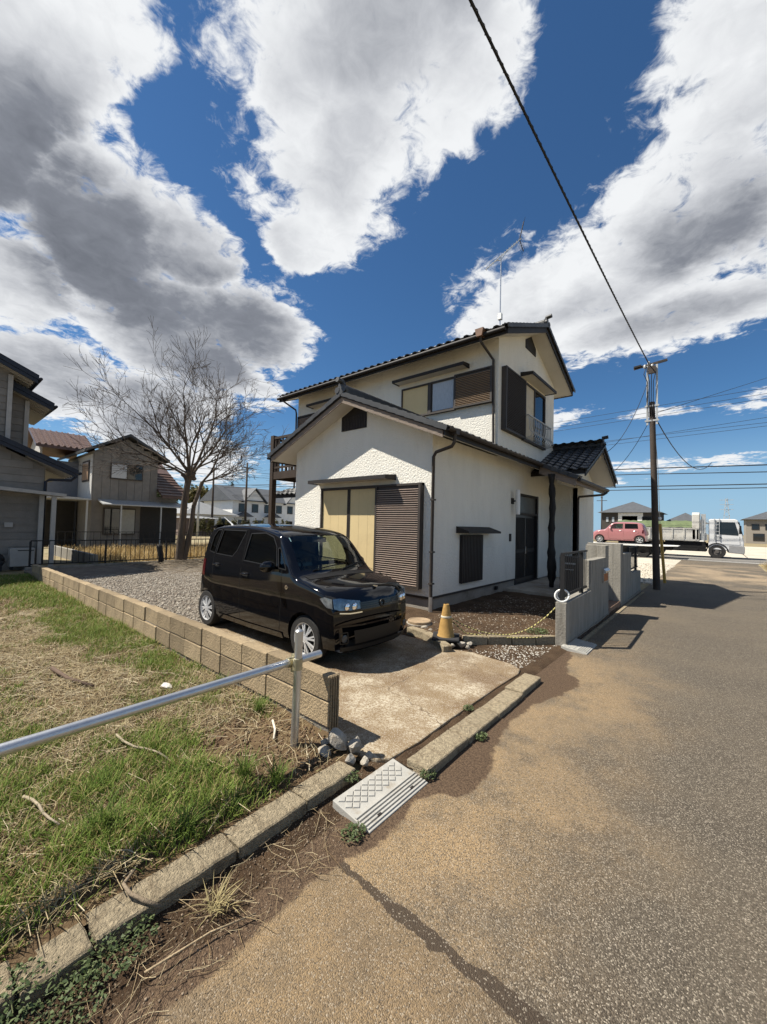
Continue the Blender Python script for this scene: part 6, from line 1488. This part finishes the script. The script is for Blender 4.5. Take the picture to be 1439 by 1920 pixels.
def straws(name, label, n, xr, yr, zf, L0, L1, r, cols, seedz=.01, bias=None):
    """stems lying on the ground: thin three sided rods"""
    x = rng.uniform(*xr,n); y = rng.uniform(*yr,n)
    if bias is not None: k = bias(x,y); x, y = x[k], y[k]; n = len(x)
    z = np.array([zf(a,b) for a,b in zip(x,y)])+rng.uniform(0,seedz,n); az = rng.uniform(0,2*np.pi,n); L_ = rng.uniform(L0,L1,n); el = rng.normal(0,.10,n)
    d = np.stack([np.cos(az)*np.cos(el),np.sin(az)*np.cos(el),np.sin(el)],1); s = np.stack([-np.sin(az),np.cos(az),np.zeros(n)],1); c = np.stack([x,y,z+.004],1); bend = s*(rng.normal(0,.12,n)*L_)[:,None]
    V = np.zeros((n,9,3)); up_ = np.array([0,0,1.]); rr = rng.uniform(.6,1.3,n)*r
    for k,t in enumerate((-.5,0,.5)):
        p = c+d*(L_*t)[:,None]+bend*(1-4*t*t); 
        for j,(a,b) in enumerate(((1,-.5),(-1,-.5),(0,1))): V[:,3*k+j] = p+s*(rr*a)[:,None]+up_*(rr*b)[:,None]
    base = (np.arange(n)*9)[:,None]; F = np.concatenate([base+np.array([[3*k+j,3*k+(j+1)%3,3*k+3+(j+1)%3,3*k+3+j]]) for k in range(2) for j in range(3)],0)
    t = rng.uniform(0,1,(n,1)); C = np.array([cols[0]])*(1-t)+np.array([cols[1]])*t
    o = link(name, raw_mesh(name, V.reshape(-1,3), F, np.repeat(C,9,0), M_straw), None); return tag(o, label, 'straw', kind='stuff')
straws('straw_litter','pale dead stems and straw littering the lot', 6500, (-9.,-2.05), (.1,2.08), lot_z, .06, .30, .0022, ((.30,.22,.11),(.62,.54,.38)), .025, lambda x,y: rng.uniform(0,1,len(x)) < np.clip(.55-greenness(x,y),.12,1)*np.where((x > -2.9)&(y > 1.3),.25,1.))
straws('roadside_straw','thin dry stems along the soil strip beside the road', 200, (-1.88,-1.45), (.2,1.62), lambda x,y: max(.006,strip_z(x,y)), .03, .17, .0011, ((.24,.16,.08),(.55,.45,.28)), .02)
straws('brush_pile','heap of dry twigs and leaves spread around the tree base', 2600, (-16.2,-11.5), (4.6,8.8), lambda x,y: .06+.10*math.exp(-((x+14.2)**2+(y-6.8)**2)/2.2), .10, .55, .005, ((.10,.075,.05),(.34,.28,.20)), .10, lambda x,y: rng.uniform(0,1,len(x)) < np.exp(-((x+14.2)**2/5.+(y-6.8)**2/2.6)))
# a few larger sticks one can point to
def stick(pts, r0, r1, label, col=(.42,.35,.24)):
    k = MB(); n = len(pts); k.tube(pts, [r0+(r1-r0)*i/(n-1) for i in range(n)], 7); o = k.build('dead_branch', mat('bleached wood %d'%int(col[0]*100), col, .85, .25, 9, .5, 60), smooth=True); return tag(o, label, 'branch')
stick([(-2.04,.72,.10),(-1.99,.66,.105),(-1.93,.665,.10),(-1.86,.70,.085),(-1.81,.745,.06)], .007,.009,'bent brownish cane lying across the kerb stone',(.20,.155,.105))
stick([(-2.72,1.92,.12),(-2.60,1.86,.115),(-2.50,1.78,.11)], .010,.008,'short pale lath lying by the rail post',(.55,.50,.40))
stick([(-3.35,1.02,.13),(-3.22,1.03,.125),(-3.1,1.06,.12),(-3.0,1.105,.125),(-2.9,1.14,.125),(-2.8,1.16,.115)], .009,.005,'whitish thin branch lying in the middle of the grass',(.29,.245,.17))
stick([(-5.3,1.0,.13),(-4.9,1.05,.12),(-4.5,1.16,.12)], .020,.014,'dark old stick lying in the dry grass',(.10,.065,.045))
stick([(-3.0,.47,.12),(-2.92,.495,.125),(-2.84,.51,.125),(-2.76,.515,.12),(-2.68,.53,.12),(-2.60,.555,.115)], .009,.005,'pale dead branch at the edge of the grass',(.30,.25,.18))
stick([(-1.62,.62,.03),(-1.58,.85,.03),(-1.52,1.02,.02)], .004,.003,'thin dry twig lying on the soil beside the road',(.34,.26,.16))
rock('white_stone', (-4.02,1.62,.12), (.075,.05,.03), 91, 'pale flat stone lying on bare soil in the lot', None, mat('white stone',(.60,.57,.52),.9,.1,8), 'stone')
rock('small_stone', (-2.22,.98,.10), (.03,.022,.018), 92, 'small tan pebble by the kerb in the grass lot', None, mat('tan stone',(.36,.26,.17),.9,.15,8), 'stone')
# ---- gravel
def pebbles(name, label, n, xr, yr, zf, s0, s1, cols, bias=None, m_=None):
    ico = [(0,0,1),(.894,0,.447),(.276,.851,.447),(-.724,.526,.447),(-.724,-.526,.447),(.276,-.851,.447),(.724,.526,-.447),(-.276,.851,-.447),(-.894,0,-.447),(-.276,-.851,-.447),(.724,-.526,-.447),(0,0,-1)]
    fc = [(0,1,2),(0,2,3),(0,3,4),(0,4,5),(0,5,1),(1,6,2),(2,7,3),(3,8,4),(4,9,5),(5,10,1),(2,6,7),(3,7,8),(4,8,9),(5,9,10),(1,10,6)]
    x = rng.uniform(*xr,n); y = rng.uniform(*yr,n)
    if bias is not None: k = bias(x,y); x, y = x[k], y[k]; n = len(x)
    z = np.array([zf(a,b) for a,b in zip(x,y)]); I = np.array(ico); s = rng.uniform(s0,s1,n)**1.0; V = I[None]*np.stack([s*rng.uniform(.7,1.3,n),s*rng.uniform(.7,1.3,n),s*rng.uniform(.45,.8,n)],1)[:,None]
    V = V*(1+rng.normal(0,.16,(n,12,1))); a = rng.uniform(0,6.28,n); ca, sa = np.cos(a)[:,None], np.sin(a)[:,None]
    V = np.stack([V[...,0]*ca-V[...,1]*sa, V[...,0]*sa+V[...,1]*ca, V[...,2]],-1)+np.stack([x,y,z+s*.25],1)[:,None]
    F = (np.arange(n)*12)[:,None,None]+np.array(fc)[None]; t = rng.uniform(0,1,(n,1)); C = np.array([cols[0]])*(1-t)+np.array([cols[1]])*t
    o = link(name, raw_mesh(name, V.reshape(-1,3), F.reshape(-1,3), np.repeat(C,12,0), M_straw), None); return tag(o, label, 'gravel', kind='stuff')
pebbles('yard_gravel','grey brown gravel covering the yard behind the block wall', 17000, (-13.5,-6.3), (2.27,7.5), lambda x,y: .055+.015*fbm(x,y,3.), .010, .026, ((.18,.15,.12),(.44,.40,.34)))
pebbles('white_gravel','whitish pebbles scattered on the soil in front of the edging', 1500, (-2.7,-1.55), (4.75,6.3), lambda x,y: bed_z(x,y), .004, .013, ((.28,.24,.19),(.56,.53,.47)), lambda x,y: (y < 6.2+(x+1.8)*1.02-.08)&(rng.uniform(0,1,len(x)) < np.clip(1.4-((x+2.0)/.5)**2-((y-5.35)/.6)**2,.06,1)))
pebbles('bed_gravel','small light pebbles strewn over the soil bed', 1700, (-3.9,-1.85), (5.2,9.4), bed_z, .004, .013, ((.16,.12,.085),(.40,.35,.28)), lambda x,y: y > 6.25+(x+1.8)*1.02)
pebbles('soil_crumbs','crumbs of soil and grit along the soil strip by the road', 2200, (-1.88,-1.46), (.0,2.3), lambda x,y: max(.0,strip_z(x,y)), .0015, .0055, ((.07,.045,.028),(.26,.20,.14)))
pebbles('lot_crumbs','soil clods on the bare earth by the rail post', 2200, (-3.4,-2.02), (.9,2.08), lot_z, .004, .014, ((.075,.045,.026),(.17,.11,.065)), lambda x,y: greenness(x,y) < .0)
pebbles('verge_gravel','pale gravel at the edge of the lane by the pole', 2600, (-6.,-1.6), (15.5,26.), lambda x,y: -.01, .012, .035, ((.34,.30,.24),(.58,.53,.44)))
# ---- weeds: rosettes of small leaves
def weed(x, y, z, rad, n, label, ls=.016, col=((.040,.065,.022),(.115,.145,.06)), h=.05, up_=.5):
    a = rng.uniform(0,6.28,n); r = rad*np.sqrt(rng.uniform(0,1,n)); P = np.stack([x+r*np.cos(a), y+r*np.sin(a)*1.3, z+rng.uniform(.004,h,n)*(1-.6*r/rad)],1); s = rng.uniform(.6,1.3,n)*ls
    N_ = np.stack([rng.normal(0,up_,n),rng.normal(0,up_,n),np.ones(n)],1); N_ /= np.linalg.norm(N_,axis=1)[:,None]; T = np.cross(N_, rng.normal(0,1,(n,3))); T /= np.linalg.norm(T,axis=1)[:,None]; B = np.cross(N_,T)
    V = np.stack([P-T*s[:,None], P+B*(s*.55)[:,None]-T*(s*.1)[:,None]+N_*(s*.12)[:,None], P+T*s[:,None]-N_*(s*.2)[:,None], P-B*(s*.55)[:,None]-T*(s*.1)[:,None]+N_*(s*.12)[:,None]],1)
    F = (np.arange(n)*4)[:,None]+np.array([[0,1,2,3]]); t = rng.uniform(0,1,(n,1)); C = np.array([col[0]])*(1-t)+np.array([col[1]])*t
    root = thing('weed_clump', (x,y,z), label, 'weed'); V0 = V.reshape(-1,3)-np.array([x,y,z]); link('foliage', raw_mesh('foliage', V0, F, np.repeat(C,4,0), M_leaf), None, root)
    k = MB()
    for q in range(7): aa = q*.9; k.tube([(x,y,z-.005),(x+rad*.4*math.cos(aa),y+rad*.5*math.sin(aa),z+h*.5),(x+rad*.8*math.cos(aa),y+rad*1.0*math.sin(aa),z+h*.4)], .0016, 4)
    k.build('stem', mat('weed stem',(.09,.10,.04),.8), root)
weed(-1.80,.56,.03,.13,480,'broad creeping weed spilling from the kerb joint onto the road edge',.009)
weed(-1.72,.36,.02,.14,420,'low dark clover mat on the soil beside the kerb',.008)
weed(-1.86,.28,.05,.11,320,'leafy weed growing against the kerb stone foot',.009)
weed(-1.52,1.62,.012,.06,160,'small leafy weed at the lower corner of the plastic ramp',.010)
weed(-1.50,2.32,.02,.05,160,'tiny weed tuft where the kerb meets the plastic ramp',.010)
weed(-1.46,3.02,.01,.05,140,'small weed sprouting from the kerb joint at the road',.010)
weed(-1.74,3.34,.04,.045,120,'fresh weed in the gap between apron and kerb',.010)
weed(-2.15,6.35,.10,.16,260,'ferny green weed growing in the soil bed by the rope',.016)
weed(-1.83,1.92,.04,.05,90,'scrap of weed beside the broken concrete',.010)
def tuft(x, y, z, n, h0, h1, label, lean=(.3,1.0), green=1.):
    P = np.stack([x+rng.normal(0,.022,n), y+rng.normal(0,.022,n), np.full(n,z)],1); t = rng.uniform(0,1,(n,1)); c = (np.array([[.075,.13,.022]])*(1-t)+np.array([[.17,.22,.05]])*t)*green+np.array([[.36,.29,.15]])*(1-green)
    V, F, C = blades(P, rng.uniform(h0,h1,n), rng.uniform(.003,.006,n), rng.uniform(*lean,n), c); root = thing('grass_tuft', (x,y,z), label, 'grass'); link('blades', raw_mesh('blades', V-np.array([x,y,z]), F, C, M_blade), None, root)
tuft(-2.10,1.52,.09,120,.08,.18,'long green grass tuft next to the kerb near the rail post'); tuft(-2.28,1.42,.09,130,.08,.20,'bright grass tuft between the post and the kerb'); tuft(-2.12,.98,.09,90,.06,.16,'grass tuft leaning over the kerb in the lot')
tuft(-2.45,.72,.09,120,.08,.18,'tall green tuft near the bent cane'); tuft(-3.0,1.98,.09,110,.06,.15,'green tuft at the foot of the block wall'); tuft(-3.7,2.0,.09,120,.06,.16,'grass tuft against the lower blocks of the wall'); tuft(-1.66,.92,.02,60,.04,.10,'dry straw tuft growing in the soil strip by the road',(.8,1.6),.12)
# ---- dry field and tall straw behind the fence
def field(name, label, n, xr, yr, h0, h1, w0, w1, c0, c1, z=-.04):
    x = rng.uniform(*xr,n); y = rng.uniform(*yr,n); k = vnoise(x,y,.5,5.) > -.25; x, y = x[k], y[k]; n = len(x); t = rng.uniform(0,1,(n,1))
    V, F, C = blades(np.stack([x,y,np.full(n,z)],1), rng.uniform(h0,h1,n), rng.uniform(w0,w1,n), rng.uniform(.15,.9,n), np.array([c0])*(1-t)+np.array([c1])*t); o = link(name, raw_mesh(name, V, F, C, M_straw), None); tag(o, label, 'grass', kind='stuff')
field('field_grass','tall dry golden grass in the field behind the picket fence', 15000, (-25.,-16.8), (4.4,16.), .15,.55,.010,.025,(.26,.17,.07),(.50,.38,.18))
field('verge_grass','brown dry grass along the right edge of the lane', 5000, (1.80,5.), (10.,30.8), .08,.35,.008,.02,(.24,.17,.08),(.42,.33,.17),-.01)
field('back_grass','green grass at the foot of the picket fence', 6000, (-17.6,-16.4), (3.,12.5), .06,.20,.008,.016,(.07,.10,.025),(.20,.20,.06))
# ---- the bare tree
def bare_tree():
    T0 = Vector((-16.0,6.75,.08)); t = thing('bare_tree', T0, 'large leafless tree with twin stems beside the picket fence', 'tree')
    Mk = mat('grey brown bark', (.10,.075,.055), .9, .3, 7, .8, 40, stretch=(1,1,.25)); Mtw = mat('twig bark', (.085,.067,.054), .85, .2, 5)
    r = random.Random(21); big = MB(); tw = MB()
    def grow(p, d, L_, r0, lev, maxlev):
        n = 5 if lev < 3 else 4; pts = [p.copy()]; rs = [r0]; q = p.copy(); dd = d.copy(); kids = []
        for i in range(n):
            wob = Vector((r.gauss(0,1),r.gauss(0,1),r.gauss(0,1)))*(.07 if lev < 1 else .13); dd = (dd+wob+Vector((0,0,.05 if lev > 0 else .0))).normalized(); q = q+dd*L_/n
            rr = r0*(1-.72*(i+1)/n) if lev else r0*(1-.5*(i+1)/n); pts.append(q.copy()); rs.append(max(rr,.0052)); kids.append((q.copy(),dd.copy(),max(rr,.006)))
        (big if lev <= 1 else tw).tube(pts, rs, (8,7,5,4,3)[min(lev,4)], False)
        if lev >= maxlev: return
        nk = (0,8,7,5,4)[lev] if lev else 0
        for j in range(nk):
            b, bd, br = kids[min(n-1,int((j+.6)/nk*n))] if lev < 3 else kids[r.randrange(1,n)]
            ax = bd.orthogonal().normalized(); ax.rotate(Matrix.Rotation(r.uniform(0,6.28),3,bd)); nd = (bd*math.cos(.62)+ax*math.sin(.62)*r.uniform(.7,1.2)).normalized()
            grow(b, nd, L_*r.uniform(.38,.60), br*r.uniform(.55,.8), lev+1, maxlev)
    # stems
    s1 = [T0, T0+Vector((.05,.02,1.2)), T0+Vector((.0,.10,2.4)), T0+Vector((.08,.22,3.5))]; big.tube(s1, [.175,.135,.12,.12], 10, False)
    s2 = [T0+Vector((.05,.12,.0)), T0+Vector((.1,.35,1.3)), T0+Vector((.1,.42,2.2)), T0+Vector((.05,.75,3.2))]; big.tube(s2, [.125,.095,.08,.075], 9, False)
    hub = s1[-1]
    for (az, el, L_, rr) in ((250,38,4.9,.085),(285,58,5.0,.09),(235,20,4.4,.06),(90,72,5.6,.10),(60,55,5.0,.085),(95,38,4.4,.07),(180,66,5.0,.085),(0,60,4.6,.07),(270,76,5.4,.09),(300,25,3.6,.05)):
        d = Vector((math.cos(R(az))*math.cos(R(el)), math.sin(R(az))*math.cos(R(el)), math.sin(R(el)))); grow(hub+Vector((0,0,r.uniform(-.25,.1))), d, L_*.60, rr*.62, 1, 4)
    for (az, el, L_, rr) in ((80,45,3.8,.06),(110,22,3.4,.05),(60,30,3.2,.045),(95,65,4.2,.06)):
        d = Vector((math.cos(R(az))*math.cos(R(el)), math.sin(R(az))*math.cos(R(el)), math.sin(R(el)))); grow(s2[-1], d, L_*.60, rr*.65, 1, 4)
    bm = bmesh.new(); bmesh.ops.create_icosphere(bm, subdivisions=3, radius=.27)
    for v in bm.verts: v.co = Vector((v.co.x*.7,v.co.y*.75,v.co.z*.8))*(1+.9*mn.noise(v.co*7))+hub+Vector((0,0,-.12))
    me = bpy.data.meshes.new('burl'); 
    for v in bm.verts: v.co -= T0
    bm.to_mesh(me); bm.free(); link('burl', smooth_mesh(me,180), Mk, t)
    big.build('trunk', Mk, t, smooth=True); tw.build('crown', Mtw, t, smooth=True)
bare_tree()
st = MB(); st.tube([(-15.6,5.95,0),(-15.62,5.93,.35),(-15.66,5.88,.72),(-15.68,5.86,.80)], [.11,.09,.10,.06], 9); tag(st.build('tree_stump', M_log, smooth=True), 'short dark stump standing beside the bare tree', 'stump')
# ---- shrubs and far trees made of leaf clumps
def clump_mesh(name, n, rx, ry, rz, ls, c0, c1, seed, cone=0., lumps=9):
    g = np.random.default_rng(seed); cl = g.normal(0,1,(lumps,3)); cl /= np.linalg.norm(cl,axis=1)[:,None]; cl *= g.uniform(.35,.75,(lumps,1)); i = g.integers(0,lumps,n); P = cl[i]+g.normal(0,.22,(n,3))
    P[:,2] = np.clip(P[:,2],-1,1.1); P *= np.array([rx,ry,rz]); P[:,:2] *= (1-cone*np.clip((P[:,2]/rz+1)/2,0,1))[:,None]; s = g.uniform(.6,1.4,n)*ls
    N_ = g.normal(0,1,(n,3)); N_ /= np.linalg.norm(N_,axis=1)[:,None]; T = np.cross(N_,g.normal(0,1,(n,3))); T /= np.linalg.norm(T,axis=1)[:,None]; B = np.cross(N_,T)
    V = np.stack([P-T*s[:,None],P+B*(s*.6)[:,None],P+T*s[:,None],P-B*(s*.6)[:,None]],1); t = np.clip(g.uniform(0,1,(n,1))*.6+.4*g.uniform(0,1,(lumps,1))[i],0,1); C = np.array([c0])*(1-t)+np.array([c1])*t
    return raw_mesh(name, V.reshape(-1,3), (np.arange(n)*4)[:,None]+np.array([[0,1,2,3]]), np.repeat(C,4,0), M_leaf)
HM = [clump_mesh('foliage',620,.62,.62,1.05,.10,(.045,.05,.018),(.13,.115,.045),i,.45) for i in range(3)]
for i in range(14):
    y = 20.4+i*.98; x = -45+.15*math.sin(i*2.3); t = thing('hedge_shrub', (x,y,0), 'clipped dark conical shrub in the row before the white house', 'shrub', 'hedge shrubs before the white house')
    o = link('foliage', HM[i%3], None, t); o.location = (0,0,1.05); o.rotation_euler = (0,0,i*1.3); k = MB(); k.tube([(x,y,-.05),(x,y,.6)], .06, 6); k.build('stem', M_pole, t)
bs = thing('garden_bush', (-13.2,9.0,0), 'leafy green bush at the left corner of the white house', 'bush'); o = link('foliage', clump_mesh('foliage',900,.6,.6,.65,.06,(.05,.075,.03),(.20,.22,.12),31), None, bs); o.location = (0,0,.75); k = MB(); k.tube([(-13.2,9.0,-.05),(-13.2,9.0,.6)], .04, 6); k.build('stem', M_pole, bs)
FM = [clump_mesh('crown',1500,3.0,3.0,2.9,.36,(.03,.042,.018),(.085,.095,.035),40,0,14), clump_mesh('crown',1500,3.2,3.2,2.6,.36,(.07,.065,.025),(.17,.145,.05),41,0,14), clump_mesh('crown',1400,2.0,2.0,4.6,.34,(.018,.030,.014),(.05,.065,.028),42,.65,16)]
ft = [(-104,34,1,6.2),(-100,38.5,0,7.4),(-106,42,1,8.6),(-101,45.5,1,8.2),(-105,49,0,8.4),(-99,52,1,7.4),(-103,56.5,2,8.4),(-107,58,1,6.2),(-101,61,0,6.0),(-98,64.5,1,5.6),(-104,68,0,6.2),(-100,30,0,6.4),(-103,25.5,1,6.4)]
LB = ('dark evergreen','olive brown','tall dark conifer')
for i,(x,y,k_,h) in enumerate(ft):
    t = thing('far_tree', (x,y,0), LB[k_]+' tree in the wood beyond the low pale building', 'tree', 'trees of the far wood'); o = link('crown', FM[k_], None, t); o.location = (0,0,h); o.rotation_euler = (0,0,i*.9); k = MB(); k.tube([(x,y,-.1),(x,y,h)], [.3,.15], 7); k.build('trunk', M_pole, t)
for i,(x,y,k_,h,s) in enumerate(((-20.5,80,0,2.6,.8),(-19.0,76,1,1.8,.6),(12.5,112,0,3.0,.9),(38,110,0,3.5,1.),(-34,96,0,3.5,1.1),(-28,99,1,3.2,1.))):
    t = thing('far_tree', (x,y,0), ('dark tree at the left of the dark brown house','low olive tree before the dark brown house','dark tree between the far grey and beige houses','dark tree behind the far brown house','broad dark tree far behind the white house','olive tree far behind the white house')[i], 'tree'); o = link('crown', FM[k_], None, t); o.location = (0,0,h); o.scale = (s,s,s); k = MB(); k.tube([(x,y,-.1),(x,y,h)], [.2,.1], 7); k.build('trunk', M_pole, t)
